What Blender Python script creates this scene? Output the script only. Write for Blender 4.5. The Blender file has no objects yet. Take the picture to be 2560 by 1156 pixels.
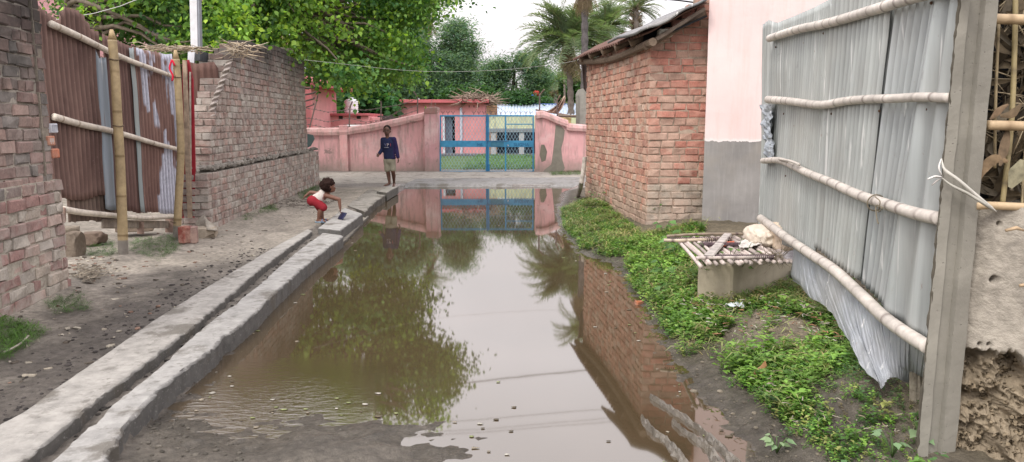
import bpy, math, random
import numpy as np
from mathutils import Vector, Matrix
sc = bpy.context.scene
COL = sc.collection
random.seed(7); rng = np.random.default_rng(7)
R = math.radians
# ------------------------------------------------------------------ camera
F = 1920.0; TH = R(8.1); CH = 1.5; cT, sT = math.cos(TH), math.sin(TH)
cam = bpy.data.cameras.new("camera"); camo = bpy.data.objects.new("camera", cam); COL.objects.link(camo)
cam.sensor_fit = 'HORIZONTAL'; cam.sensor_width = 36; cam.lens = 27; cam.clip_start = .05; cam.clip_end = 2000
camo.location = (0, 0, CH); camo.rotation_euler = (R(90)-TH, 0, 0); sc.camera = camo
# ------------------------------------------------------------------ sky, sun, exposure
SUN_EL, SUN_AZ = R(48), R(215)       # azimuth from +Y clockwise
w = bpy.data.worlds.new("World"); sc.world = w; w.use_nodes = True
nt = w.node_tree; nt.nodes.clear()
sky = nt.nodes.new('ShaderNodeTexSky'); sky.sky_type = 'NISHITA'; sky.sun_disc = False
sky.sun_elevation = SUN_EL; sky.sun_rotation = SUN_AZ; sky.air_density = 1.5; sky.dust_density = 6; sky.ozone_density = 1
hs = nt.nodes.new('ShaderNodeHueSaturation'); hs.inputs['Saturation'].default_value = .22
mx = nt.nodes.new('ShaderNodeMix'); mx.data_type = 'RGBA'; mx.inputs[0].default_value = .62
mx.inputs[7].default_value = (13.6, 12.9, 13.3, 1)       # even overcast cloud layer in the sky texture's units
bg = nt.nodes.new('ShaderNodeBackground'); bg.inputs[1].default_value = .1
ow = nt.nodes.new('ShaderNodeOutputWorld')
# an overcast sky is brighter overhead than at the horizon
tc = nt.nodes.new('ShaderNodeTexCoord'); sx = nt.nodes.new('ShaderNodeSeparateXYZ'); mr = nt.nodes.new('ShaderNodeMapRange'); cn = nt.nodes.new('ShaderNodeTexNoise')
mr.inputs[1].default_value = .04; mr.inputs[2].default_value = .30; mr.inputs[3].default_value = .10; mr.inputs[4].default_value = .205
nt.links.new(tc.outputs['Generated'], sx.inputs[0]); nt.links.new(sx.outputs[2], mr.inputs[0]); cn.inputs['Scale'].default_value = 2.2; cn.inputs['Detail'].default_value = 4; nt.links.new(tc.outputs['Generated'], cn.inputs['Vector'])
cm = nt.nodes.new('ShaderNodeMapRange'); cm.inputs[1].default_value = .35; cm.inputs[2].default_value = .65; cm.inputs[3].default_value = .93; cm.inputs[4].default_value = 1.07; nt.links.new(cn.outputs['Fac'], cm.inputs[0])
mm_ = nt.nodes.new('ShaderNodeMath'); mm_.operation = 'MULTIPLY'; nt.links.new(mr.outputs[0], mm_.inputs[0]); nt.links.new(cm.outputs[0], mm_.inputs[1]); nt.links.new(mm_.outputs[0], bg.inputs[1])
nt.links.new(sky.outputs[0], hs.inputs['Color']); nt.links.new(hs.outputs[0], mx.inputs[6])
nt.links.new(mx.outputs[2], bg.inputs[0]); nt.links.new(bg.outputs[0], ow.inputs[0])
sl = bpy.data.lights.new("sun", 'SUN'); sl.energy = 1.5; sl.angle = R(11); sl.color = (1, .95, .88)
so = bpy.data.objects.new("sun", sl); COL.objects.link(so)
sd_ = Vector((math.sin(SUN_AZ)*math.cos(SUN_EL), math.cos(SUN_AZ)*math.cos(SUN_EL), math.sin(SUN_EL)))
so.rotation_euler = sd_.to_track_quat('Z', 'Y').to_euler()
sc.view_settings.view_transform = 'Standard'; sc.view_settings.look = 'None'; sc.view_settings.gamma = 1
sc.view_settings.exposure = 0.0
sc.cycles.max_bounces = 6; sc.cycles.diffuse_bounces = 3; sc.cycles.transparent_max_bounces = 6
# ------------------------------------------------------------------ pixel -> world helpers
def W(px, py, d):
    v = (578-py)/F*d
    return np.array(((px-1280)/F*d, d*cT+v*sT, CH-d*sT+v*cT))
def G(px, py, z=0.0):
    k = -sT+(578-py)/F*cT
    return W(px, py, (z-CH)/k)
def WY(px, py, Y): return W(px, py, Y/(cT+(578-py)/F*sT))
def PL(px, py, p0, p1):                      # point on the vertical plane through p0, p1
    n = np.array((p1[1]-p0[1], -(p1[0]-p0[0]), 0.)); o = np.array((0, 0, CH)); r = W(px, py, 1)-o
    t = np.dot(np.array(p0)-o, n)/np.dot(r, n)
    return o+r*t
# ------------------------------------------------------------------ noise
def _h(i, j, k, s):
    n = (i*374761393+j*668265263+k*1274126177+s*974634777) & 0x7fffffff
    n = ((n ^ (n >> 13))*1274126177) & 0x7fffffff
    return ((n ^ (n >> 16)) & 0xffffff)/float(0xffffff)*2-1
def vn(x, y, z=0, s=0):
    x, y, z = np.broadcast_arrays(np.asarray(x, float), np.asarray(y, float), np.asarray(z, float))
    i, j, k = np.floor(x).astype(np.int64), np.floor(y).astype(np.int64), np.floor(z).astype(np.int64)
    a, b, c = x-i, y-j, z-k
    a = a*a*(3-2*a); b = b*b*(3-2*b); c = c*c*(3-2*c); r = 0
    for di in (0, 1):
        for dj in (0, 1):
            for dk in (0, 1):
                r = r+_h(i+di, j+dj, k+dk, s)*(a if di else 1-a)*(b if dj else 1-b)*(c if dk else 1-c)
    return r
def fbm(x, y, z=0, o=4, s=0):
    r = 0; a = 1.; f = 1.
    for q in range(o):
        r = r+a*vn(np.asarray(x)*f, np.asarray(y)*f, np.asarray(z)*f, s+q*7); a *= .5; f *= 2.03
    return r/1.7
def sst(a, b, x):
    t = np.clip((np.asarray(x, float)-a)/(b-a), 0, 1); return t*t*(3-2*t)
# ------------------------------------------------------------------ mesh collector
SMOOTH = {'bamboo', 'straw', 'bark', 'skin', 'cloth', 'leaf', 'weed', 'plastic', 'ground'}
class MB:
    def __init__(s): s.V = []; s.C = []; s.F = {}; s.n = 0
    def add(s, v, f, c=(1, 1, 1)):
        v = np.asarray(v, float).reshape(-1, 3); n = len(v)
        c = np.asarray(c, float); c = np.broadcast_to(c, (n, 3)) if c.ndim == 1 else c
        s.V.append(v); s.C.append(c)
        if isinstance(f, np.ndarray): s.F.setdefault(f.shape[1], []).append(f+s.n)
        else:
            g = {}
            for q in f: g.setdefault(len(q), []).append(q)
            for k, q in g.items(): s.F.setdefault(k, []).append(np.array(q)+s.n)
        s.n += n
    def inst(s, tv, tf, M, T, C):
        n = len(T); v = np.einsum('nij,kj->nki', M, tv)+T[:, None, :]
        k = len(tv); f = (tf[None]+(np.arange(n)*k)[:, None, None]).reshape(-1, tf.shape[1])
        c = np.repeat(C, k, axis=0)
        s.V.append(v.reshape(-1, 3)); s.C.append(c); s.F.setdefault(tf.shape[1], []).append(f+s.n); s.n += n*k
    def build(s, name, mat, parent=None, smooth=False):
        V = np.concatenate(s.V); C = np.concatenate(s.C)
        me = bpy.data.meshes.new(name); me.vertices.add(len(V)); me.vertices.foreach_set('co', V.ravel())
        idx = []; tot = []
        for k, l in s.F.items():
            a = np.concatenate(l); idx.append(a.ravel()); tot.append(np.full(len(a), k))
        idx = np.concatenate(idx); tot = np.concatenate(tot)
        me.loops.add(len(idx)); me.loops.foreach_set('vertex_index', idx.astype(np.int32))
        me.polygons.add(len(tot)); me.polygons.foreach_set('loop_start', (np.cumsum(tot)-tot).astype(np.int32))
        try: me.polygons.foreach_set('loop_total', tot.astype(np.int32))
        except Exception: pass
        me.update(calc_edges=True)
        at = me.color_attributes.new('Col', 'FLOAT_COLOR', 'POINT')
        at.data.foreach_set('color', np.concatenate([C, np.ones((len(C), 1))], 1).ravel())
        sm = smooth or mat.name in SMOOTH
        me.polygons.foreach_set('use_smooth', np.full(len(tot), bool(sm)))
        me.materials.append(mat); me.validate()
        o = bpy.data.objects.new(name, me); COL.objects.link(o)
        if parent is not None: o.parent = parent; o.matrix_parent_inverse = parent.matrix_basis.inverted()
        return o
def tag(o, label=None, cat=None, group=None, kind=None):
    if label: o['label'] = label
    if cat: o['category'] = cat
    if group: o['group'] = group
    if kind: o['kind'] = kind
    return o
def empty(name, loc, label, cat, group=None):
    o = bpy.data.objects.new(name, None); COL.objects.link(o); o.location = [float(a) for a in loc]; o.empty_display_size = .2
    return tag(o, label, cat, group)
BOXF = [(0, 3, 2, 1), (4, 5, 6, 7), (0, 1, 5, 4), (1, 2, 6, 5), (2, 3, 7, 6), (3, 0, 4, 7)]
def box(mb, c, s, rot=None, col=(1, 1, 1), ch=0.0, jit=0.0):
    """chamfered box: centre c, half sizes s"""
    s = np.array(s, float); b = min(ch, .45*s.min()); P = []; ids = {}
    F_ = []
    if b <= 0:
        for z in (-1, 1):
            for x, y in ((-1, -1), (1, -1), (1, 1), (-1, 1)): P.append((x*s[0], y*s[1], z*s[2]))
        F_ = BOXF
    else:
        for sx in (-1, 1):
            for sy in (-1, 1):
                for sz in (-1, 1):
                    for ax in range(3):
                        p = np.array((sx, sy, sz))*(s-b); p[ax] = (sx, sy, sz)[ax]*s[ax]
                        ids[(sx, sy, sz, ax)] = len(P); P.append(p)
        for ax in range(3):
            u, v = (ax+1) % 3, (ax+2) % 3
            for sg in (-1, 1):
                q = []
                for a, b2 in ((-1, -1), (1, -1), (1, 1), (-1, 1)):
                    k = [0, 0, 0]; k[ax] = sg; k[u] = a; k[v] = b2; q.append(ids[(*k, ax)])
                F_.append(tuple(q if sg > 0 else q[::-1]))
        for ax in range(3):
            u, v = (ax+1) % 3, (ax+2) % 3
            for a in (-1, 1):
                for b2 in (-1, 1):
                    k1 = [0, 0, 0]; k2 = [0, 0, 0]
                    k1[ax] = -1; k2[ax] = 1
                    for k in (k1, k2): k[u] = a; k[v] = b2
                    F_.append((ids[(*k1, u)], ids[(*k2, u)], ids[(*k2, v)], ids[(*k1, v)]))
        for sx in (-1, 1):
            for sy in (-1, 1):
                for sz in (-1, 1): F_.append(tuple(ids[(sx, sy, sz, ax)] for ax in range(3)))
    P = np.array(P)
    if jit: P = P+rng.normal(0, jit, P.shape)
    if rot is not None: P = P@np.array(rot).T
    mb.add(P+np.array(c), F_, col)
def rotz(a): return np.array(((math.cos(a), -math.sin(a), 0), (math.sin(a), math.cos(a), 0), (0, 0, 1.)))
def frame(a, b):
    """matrix whose columns are: along a->b, sideways, up-ish"""
    x = np.array(b, float)-a; x /= np.linalg.norm(x); up = np.array((0, 0, 1.)) if abs(x[2]) < .95 else np.array((0, 1., 0))
    y = np.cross(up, x); y /= np.linalg.norm(y); return np.stack([x, y, np.cross(x, y)], 1)
def beam(mb, a, b, w, h, col=(1, 1, 1), ch=.003, jit=0):
    a = np.array(a, float); b = np.array(b, float); L = np.linalg.norm(b-a)
    box(mb, (a+b)/2, (L/2, w/2, h/2), frame(a, b), col, ch, jit)
def path(pts, step):
    """Catmull-Rom resample"""
    P = np.array(pts, float)
    if len(P) == 2:
        n = max(2, int(np.linalg.norm(P[1]-P[0])/step)+1); t = np.linspace(0, 1, n)[:, None]; return P[0]*(1-t)+P[1]*t
    Q = np.vstack([2*P[0]-P[1], P, 2*P[-1]-P[-2]]); out = []
    for i in range(1, len(Q)-2):
        n = max(1, int(np.linalg.norm(Q[i+1]-Q[i])/step))
        for t in np.arange(n)/n:
            out.append(.5*((2*Q[i])+(-Q[i-1]+Q[i+1])*t+(2*Q[i-1]-5*Q[i]+4*Q[i+1]-Q[i+2])*t*t+(-Q[i-1]+3*Q[i]-3*Q[i+1]+Q[i+2])*t**3))
    out.append(P[-1]); return np.array(out)
def tube(mb, C, r, n=8, col=(1, 1, 1), cap=True, flat=None):
    C = np.array(C, float); m = len(C); r = np.broadcast_to(np.asarray(r, float), (m,)); T = np.gradient(C, axis=0)
    T /= np.linalg.norm(T, axis=1)[:, None]+1e-9
    up = np.array((0, 0, 1.)) if abs(T[0][2]) < .8 else np.array((0, 1., 0)); V = []
    ang = np.arange(n)/n*2*math.pi
    for i in range(m):
        s_ = np.cross(T[i], up); s_ /= np.linalg.norm(s_)+1e-9; u_ = np.cross(s_, T[i]); up = u_
        fz = 1 if flat is None else flat
        V.append(C[i]+r[i]*(np.cos(ang)[:, None]*s_+fz*np.sin(ang)[:, None]*u_))
    i = np.arange(m-1)[:, None]*n; j = np.arange(n)[None]; j2 = (j+1) % n
    f = np.stack([i+j, i+j2, i+n+j2, i+n+j], -1).reshape(-1, 4)
    c = np.asarray(col, float)
    if c.ndim == 2: c = np.repeat(c, n, axis=0)
    base = mb.n; mb.add(np.concatenate(V), f, c)
    if cap: mb.F.setdefault(n, []).append(np.array([np.arange(n)[::-1], np.arange(n)+(m-1)*n])+base)
def bamboo(mb, pts, r0, r1, node=.28, n=10, col=(.62, .56, .50), dark=(.2, .15, .11), seed=0):
    P = path(pts, .02); L = np.concatenate([[0], np.cumsum(np.linalg.norm(np.diff(P, axis=0), axis=1))])
    rr = random.Random(seed); nd = []; s_ = rr.uniform(.03, node)
    while s_ < L[-1]: nd.append(s_); s_ += node*rr.uniform(.75, 1.25)
    nd = np.array(nd+[-9]); dist = np.abs(L[:, None]-nd[None]).min(1)
    t = L/L[-1]; r = (r0*(1-t)+r1*t)*(1+.045*np.exp(-(dist/.008)**2)-.02*np.exp(-((dist-.03)/.02)**2))
    k = np.exp(-(dist/.0075)**2)[:, None]*.95; v = (1+.16*np.array([vn(q*7, seed*3.3) for q in L]))[:, None]
    c = np.array(col)*v*(1-k)+np.array(dark)*k
    P = P+.004*np.stack([vn(L*2, seed+.5), vn(L*2, seed+9.5), vn(L*2, seed+19.5)], 1)
    tube(mb, P, r, n, c)
def grid(mb, fn, nu, nv, col=None, flip=False):
    u, v = np.meshgrid(np.linspace(0, 1, nu), np.linspace(0, 1, nv), indexing='ij')
    P = fn(u, v).reshape(-1, 3); i = np.arange(nu-1)[:, None]*nv+np.arange(nv-1)[None]
    f = np.stack([i, i+nv, i+nv+1, i+1], -1).reshape(-1, 4)
    if flip: f = f[:, ::-1]
    c = (1, 1, 1) if col is None else (col(u, v).reshape(-1, 3) if callable(col) else col)
    mb.add(P, np.ascontiguousarray(f), c)
def quadfn(a, b, c, d):
    a, b, c, d = map(np.array, (a, b, c, d))
    return lambda u, v: (a*((1-u)*(1-v))[..., None]+b*(u*(1-v))[..., None]+c*(u*v)[..., None]+d*((1-u)*v)[..., None])
def curve_tilt(pts):                 # piecewise linear function from points
    xs = [p[0] for p in pts]; ys = [p[1] for p in pts]
    return lambda x: np.interp(x, xs, ys)
def inpoly(x, y, poly):
    r = np.zeros(x.shape, bool); n = len(poly)
    for i in range(n):
        x0, y0 = poly[i][:2]; x1, y1 = poly[(i+1) % n][:2]
        c = ((y0 > y) != (y1 > y)) & (x < (x1-x0)*(y-y0)/(y1-y0+1e-12)+x0); r ^= c
    return r
def sdist(x, y, poly):
    d = np.full(x.shape, 1e9); n = len(poly)
    for i in range(n):
        a = np.array(poly[i][:2]); b = np.array(poly[(i+1) % n][:2]); e = b-a
        t = np.clip(((x-a[0])*e[0]+(y-a[1])*e[1])/(e@e+1e-12), 0, 1)
        d = np.minimum(d, np.hypot(x-a[0]-t*e[0], y-a[1]-t*e[1]))
    return np.where(inpoly(x, y, poly), -d, d)
# ------------------------------------------------------------------ materials
class NB:
    def __init__(s, name, rough=.85, spec=.3, metal=0):
        s.m = bpy.data.materials.new(name); s.m.use_nodes = True; s.t = s.m.node_tree; s.b = s.t.nodes['Principled BSDF']
        s.b.inputs['Roughness'].default_value = rough; s.b.inputs['Specular IOR Level'].default_value = spec; s.b.inputs['Metallic'].default_value = metal
        s.pos = s.t.nodes.new('ShaderNodeNewGeometry').outputs['Position']
    def lk(s, a, b):
        if hasattr(a, 'links') or hasattr(a, 'is_output'): s.t.links.new(a, b)
        elif isinstance(a, (tuple, list)) and len(a) == 3 and b.type == 'RGBA': b.default_value = (*a, 1)
        else: b.default_value = a
    def vec(s, sc_=(1, 1, 1), rot=(0, 0, 0), src=None):
        n = s.t.nodes.new('ShaderNodeMapping'); n.inputs['Scale'].default_value = sc_; n.inputs['Rotation'].default_value = rot
        s.t.links.new(src or s.pos, n.inputs[0]); return n.outputs[0]
    def noise(s, scale, det=4, rg=.55, v=None, dist=0):
        n = s.t.nodes.new('ShaderNodeTexNoise'); n.inputs['Scale'].default_value = scale; n.inputs['Detail'].default_value = det
        n.inputs['Roughness'].default_value = rg; n.inputs['Distortion'].default_value = dist
        s.t.links.new(v or s.pos, n.inputs['Vector']); return n.outputs['Fac']
    def vor(s, scale, v=None, feat='F1'):
        n = s.t.nodes.new('ShaderNodeTexVoronoi'); n.feature = feat; n.inputs['Scale'].default_value = scale
        s.t.links.new(v or s.pos, n.inputs['Vector']); return n.outputs['Distance']
    def rng(s, x, a, b, c=0, d=1):
        n = s.t.nodes.new('ShaderNodeMapRange'); n.inputs[1].default_value = a; n.inputs[2].default_value = b
        n.inputs[3].default_value = c; n.inputs[4].default_value = d; n.clamp = True; s.t.links.new(x, n.inputs[0]); return n.outputs[0]
    def mth(s, op, a, b=0.):
        n = s.t.nodes.new('ShaderNodeMath'); n.operation = op; s.lk(a, n.inputs[0]); s.lk(b, n.inputs[1]); return n.outputs[0]
    def mix(s, f, a, b, mode='MIX'):
        n = s.t.nodes.new('ShaderNodeMix'); n.data_type = 'RGBA'; n.blend_type = mode; s.lk(f, n.inputs[0]); s.lk(a, n.inputs[6]); s.lk(b, n.inputs[7]); return n.outputs[2]
    def col(s):
        n = s.t.nodes.new('ShaderNodeAttribute'); n.attribute_name = 'Col'; return n.outputs['Color']
    def xyz(s, v=None):
        n = s.t.nodes.new('ShaderNodeSeparateXYZ'); s.t.links.new(v or s.pos, n.inputs[0]); return n.outputs
    def grey(s, x):
        n = s.t.nodes.new('ShaderNodeCombineColor')
        for i in range(3): s.t.links.new(x, n.inputs[i])
        return n.outputs[0]
    def vary(s, base, scale, lo, hi, det=5, v=None):
        return s.mix(1., base, s.grey(s.rng(s.noise(scale, det, .6, v), .3, .7, lo, hi)), 'MULTIPLY')
    def bump(s, h, st=.5, d=.01):
        n = s.t.nodes.new('ShaderNodeBump'); n.inputs['Strength'].default_value = st; n.inputs['Distance'].default_value = d
        s.t.links.new(h, n.inputs['Height'])
        if s.b.inputs['Normal'].links: s.t.links.new(s.b.inputs['Normal'].links[0].from_socket, n.inputs['Normal'])
        s.t.links.new(n.outputs[0], s.b.inputs['Normal'])
    def base(s, c): s.lk(c, s.b.inputs['Base Color'])
    def rough(s, c): s.lk(c, s.b.inputs['Roughness'])
def simple(name, c, rough=.8, lo=.8, hi=1.15, scale=6, bs=40, bd=.003, metal=0, spec=.3, bst=.5):
    n = NB(name, rough, spec, metal); n.base(n.vary(n.mix(1., n.col(), c, 'MULTIPLY'), scale, lo, hi)); n.bump(n.noise(bs, 4), bst, bd); return n.m
def brickmat(name, soot=None, white=None, wcol=(.42, .38, .34), bd=.004):
    n = NB(name, .93, .15); c = n.vary(n.col(), 9, .72, 1.22); c = n.vary(c, 60, .8, 1.15, 3)
    z = n.xyz()[2]
    if white:       # pale salt bloom and mortar smears, thickest low on the wall
        m = n.mth('MULTIPLY', n.rng(n.noise(5, 6, .7), .42, .68), n.rng(z, white[0], white[1], white[2], white[3]))
        c = n.mix(m, c, wcol)
    if soot:        # black algae stain towards the top
        m = n.rng(n.mth('ADD', z, n.mth('MULTIPLY', n.mth('SUBTRACT', n.noise(1.6, 6, .65), .5), soot[2])), soot[0], soot[1], 0, soot[3])
        c = n.mix(m, c, (.028, .028, .027))
    n.base(c); n.bump(n.noise(28, 6, .65), .7, bd); n.bump(n.noise(160, 3), .4, .0015); return n.m
# ================================================================== MATERIALS
M = {}
def leafmat(name, tr=.35, rough=.5):
    n = NB(name, rough, .25); n.base(n.vary(n.col(), 1.7, .75, 1.25, 3))
    t = n.t.nodes.new('ShaderNodeBsdfTranslucent'); m = n.t.nodes.new('ShaderNodeMixShader'); m.inputs[0].default_value = tr
    n.t.links.new(n.mix(1., n.col(), (1.5, 1.6, .7), 'MULTIPLY'), t.inputs[0]); o = n.t.nodes['Material Output']
    n.t.links.new(n.b.outputs[0], m.inputs[1]); n.t.links.new(t.outputs[0], m.inputs[2]); n.t.links.new(m.outputs[0], o.inputs[0]); return n.m
M['leaf'] = leafmat('leaf'); M['weed'] = leafmat('weed', .25, .42)
M['bark'] = simple('bark', (1, 1, 1), .9, .6, 1.3, 8, 30, .01)
M['wood'] = simple('weathered_wood', (1, 1, 1), .85, .6, 1.25, 14, 50, .004)
M['bamboo'] = simple('bamboo', (1, 1, 1), .55, .78, 1.12, 22, 70, .001, spec=.35)
n = NB('near_mortar', .95, .1); n.base(n.vary(n.vary(n.col(), 4, .6, 1.2), 40, .75, 1.2)); n.bump(n.noise(35, 6, .7), .9, .008); M['mortar'] = n.m
M['brick_near'] = brickmat('brick_near', soot=(1.4, 2.3, 1.6, .88), white=(1.3, .1, .25, 1.), wcol=(.42, .385, .345))
M['mortar_near'] = brickmat('mortar_near', soot=(1.7, 2.5, 1.4, .7))
M['brick_long'] = brickmat('brick_long', soot=(1.95, 2.7, 1.3, .85), white=(2.6, .3, .6, 1.), wcol=(.42, .39, .35))
M['mortar_long'] = brickmat('mortar_long', soot=(2.0, 2.75, 1.2, .85))
M['brick_hut'] = brickmat('brick_hut', white=(2.5, .3, .4, .85), wcol=(.46, .33, .26))
# terrain: colour attribute holds the ground kinds, noise breaks it up
n = NB('ground', .9, .25); c = n.vary(n.col(), 2.5, .68, 1.25, 6); c = n.vary(c, 22, .62, 1.32, 6); c = n.mix(n.rng(n.noise(75, 4, .7), .62, .7, 0, .5), c, (.33, .29, .24)); n.base(c)
at = n.t.nodes.new('ShaderNodeAttribute'); at.attribute_name = 'wet'; n.rough(n.rng(n.mth('ADD', at.outputs['Fac'], n.mth('MULTIPLY', n.mth('SUBTRACT', n.noise(6, 4), .5), .5)), .3, .9, .92, .22))
n.bump(n.noise(9, 6, .7), .9, .035); n.bump(n.noise(60, 5, .75), .9, .01); M['ground'] = n.m
n = NB('muddy_water', .03, .5); n.b.inputs['IOR'].default_value = 2.25; n.base(n.mix(n.rng(n.noise(.8, 4), .35, .65), (.060, .043, .023), (.076, .054, .031)))
n.bump(n.noise(2.2, 3, .5, n.vec((1, .6, 1))), .05, .006)
yx = n.xyz(); rm = n.mth('MULTIPLY', n.rng(yx[1], 4.8, 3.7, 0, 1), n.rng(yx[0], -.7, -1.3, 0, 1)); n.bump(n.mth('MULTIPLY', n.noise(9, 4, .6, n.vec((1, 3.2, 1), (0, 0, .5))), rm), .28, .022)
M['water'] = n.m
n = NB('kerb_concrete', .82, .3); c = n.vary(n.mix(1., n.col(), (.325, .317, .30), 'MULTIPLY'), 12, .72, 1.18)
c = n.mix(n.rng(n.noise(2.6, 6, .65), .54, .62, 0, .75), c, (.11, .098, .08)); c = n.mix(n.rng(n.noise(11, 6, .72), .57, .66, 0, .7), c, (.12, .11, .095)); c = n.mix(n.rng(n.noise(60, 3, .7), .6, .7, 0, .5), c, (.42, .41, .39)); n.base(c)
n.bump(n.noise(45, 6, .75), .9, .006); n.bump(n.noise(9, 5), .5, .012); M['kerb'] = n.m
def metal_rust(name, zinc):
    n = NB(name, .72, .3, .05); sv = n.vec((2.2, 2.2, .8))
    c = n.mix(n.rng(n.noise(1.6, 5, .6, sv), .3, .7), (.095, .055, .047), (.185, .115, .095)); c = n.mix(n.rng(n.noise(6, 5, .6, sv), .5, .75, 0, .45), c, (.22, .145, .12))
    c = n.mix(n.rng(n.noise(40, 4, .7), .62, .72, 0, .5), c, (.27, .2, .17))
    if zinc:
        m = n.rng(n.noise(1.25, 4, .5, n.vec((2.2, 2.2, .8))), zinc[0], zinc[1]); z = n.vary((.30, .33, .37) and n.mix(1., n.col(), (.27, .30, .35), 'MULTIPLY'), 30, .75, 1.2, 4, sv); c = n.mix(m, c, z)
    c = n.mix(1., c, n.col(), 'MULTIPLY'); n.base(c); n.bump(n.noise(60, 4), .4, .001); return n.m
M['rust'] = metal_rust('rusted_tin', None); M['rust_zinc'] = metal_rust('flaking_tin', (.49, .515))
def zincmat(name, base=(.40, .42, .42), warm=.5, rough=.5):
    n = NB(name, rough, .5, .25); sv = n.vec((4, 4, .35)); c = n.vary(n.mix(1., n.col(), base, 'MULTIPLY'), 2.2, .74, 1.14, 5, sv)
    c = n.mix(n.rng(n.noise(1.1, 5, .6), .45, .7, 0, warm), c, (.38, .34, .28)); c = n.mix(n.rng(n.noise(8, 4, .6, n.vec((3, 3, .12))), .62, .68, 0, .6), c, (.72, .72, .70))
    c = n.mix(n.rng(n.noise(6, 5, .7), .62, .75, 0, .5), c, (.2, .2, .19)); c = n.mix(n.rng(n.noise(13, 5, .75, n.vec((2, 2, .8))), .66, .72, 0, .6), c, (.22, .13, .08)); n.base(c)
    n.rough(n.rng(n.noise(4, 4, .6, sv), .3, .7, rough-.12, rough+.2)); n.bump(n.noise(3.5, 3), .15, .008); return n.m
M['zinc'] = zincmat('galvanised_tin', (.37, .39, .385), .25, .55); M['zinc_skirt'] = zincmat('flat_tin', (.33, .345, .36), .35, .65); M['zinc_far'] = zincmat('far_tin', (.55, .62, .70), .1, .5)
def plaster(name, base, stain=(.36, .30, .27), base2=None, sc_=1.0, amt=.55, low=None, pale=None):
    n = NB(name, .9, .2); c = n.vary(n.mix(1., n.col(), base, 'MULTIPLY'), 1.5*sc_, .88, 1.1, 6)
    if pale: c = n.mix(n.rng(n.noise(1.3*sc_, 6, .7), .5, .68, 0, .8), c, pale)
    sv = n.vec((3, 3, .45)); c = n.mix(n.rng(n.noise(3*sc_, 6, .7, sv), .48, .68, 0, amt), c, stain)
    c = n.mix(n.rng(n.noise(2.3*sc_, 6, .7), .62, .66, 0, amt), c, tuple(a*.8 for a in stain))
    if low:
        z = n.mth('ADD', n.xyz()[2], n.mth('MULTIPLY', n.mth('SUBTRACT', n.noise(2.2, 6, .7), .5), low[2])); c = n.mix(n.rng(z, low[0], low[1], .85, 0), c, low[3])
    n.base(c); n.bump(n.noise(7, 6, .6), .4, .012); n.bump(n.noise(70, 4), .4, .002); return n.m
M['pink_wall'] = plaster('pink_wall', (.64, .36, .365), (.27, .21, .19), pale=(.68, .52, .51), amt=.75, low=(.05, .5, .7, (.27, .22, .19)))
M['pink_far'] = plaster('pink_far', (.70, .31, .32), (.5, .27, .27), amt=.3); M['coping'] = plaster('coping', (.58, .34, .33), (.24, .2, .17), pale=(.6, .5, .48), amt=.8)
M['red_trim'] = plaster('red_trim', (.50, .14, .155), (.3, .1, .1), amt=.3)
n = NB('pink_house', .88, .2)   # pale pink wash above a jagged line, bare grey render below it
c = n.vary((.82, .60, .575) and n.mix(1., n.col(), (.74, .585, .565), 'MULTIPLY'), 1.2, .92, 1.05, 6); c = n.mix(n.rng(n.noise(3, 6, .7, n.vec((4, 4, .4))), .48, .75, 0, .45), c, (.58, .44, .39))
g = n.vary(n.mix(1., n.col(), (.235, .225, .215), 'MULTIPLY'), 2.2, .8, 1.2, 6); g = n.mix(n.rng(n.noise(4, 5, .6, n.vec((6, 6, .5))), .5, .75, 0, .45), g, (.36, .345, .33)); g = n.mix(n.rng(n.noise(1.3, 5), .5, .65, 0, .5), g, (.29, .26, .22))
zz = n.mth('ADD', n.xyz()[2], n.mth('ADD', n.mth('MULTIPLY', n.mth('SUBTRACT', n.noise(5, 5, .7, n.vec((1, 1, .3))), .5), .09), n.mth('MULTIPLY', n.mth('SUBTRACT', n.noise(25, 4, .7, n.vec((1, 1, .2))), .5), .035)))
c = n.mix(n.rng(zz, 1.255, 1.262), g, n.mix(n.rng(zz, 1.262, 1.30), (.75, .70, .68), c)); n.base(c); n.bump(n.noise(30, 5), .4, .003); n.bump(n.noise(2, 4), .3, .02); n.bump(n.rng(zz, 1.25, 1.265), .6, .004); M['pink_house'] = n.m
n = NB('post_concrete', .9, .2); c = n.vary(n.mix(1., n.col(), (.235, .222, .19), 'MULTIPLY'), 5, .8, 1.15, 6); c = n.mix(n.rng(n.noise(3, 5, .6, n.vec((2, 2, .3))), .55, .7, 0, .4), c, (.2, .185, .16))
pit = n.rng(n.vor(42), .06, .14); c = n.mix(n.rng(n.noise(20, 3), .45, .6, 0, .8), c, n.mix(pit, (.12, .11, .095), c)); n.base(c); n.bump(n.noise(50, 6, .7), .7, .003); n.bump(pit, .5, .004); M['post'] = n.m
n = NB('mud_wall', .93, .15); c = n.vary(n.mix(1., n.col(), (.36, .325, .275), 'MULTIPLY'), 2.5, .78, 1.16, 6); c = n.vary(c, 26, .78, 1.15, 5); n.base(c)
n.bump(n.noise(7, 6, .7), .7, .03); n.bump(n.noise(34, 6, .75, n.vec((1, 1, 1.6))), .8, .008); n.bump(n.vor(22, None, 'SMOOTH_F1'), .3, .006); M['mud'] = n.m
M['blue'] = simple('gate_paint', (1, 1, 1), .5, .82, 1.12, 8, 40, .001)
M['plain'] = simple('plain', (1, 1, 1), .8, .85, 1.1, 8, 50, .002)
M['cloth'] = simple('cloth', (1, 1, 1), .95, .85, 1.12, 14, 120, .003, spec=.1)
M['skin'] = simple('skin', (1, 1, 1), .5, .9, 1.08, 20, 150, .001, spec=.4)
M['plastic'] = simple('plastic', (1, 1, 1), .35, .92, 1.05, 8, 30, .001, spec=.5)
M['straw'] = simple('straw', (1, 1, 1), .85, .6, 1.3, 30, 90, .002)
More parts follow.
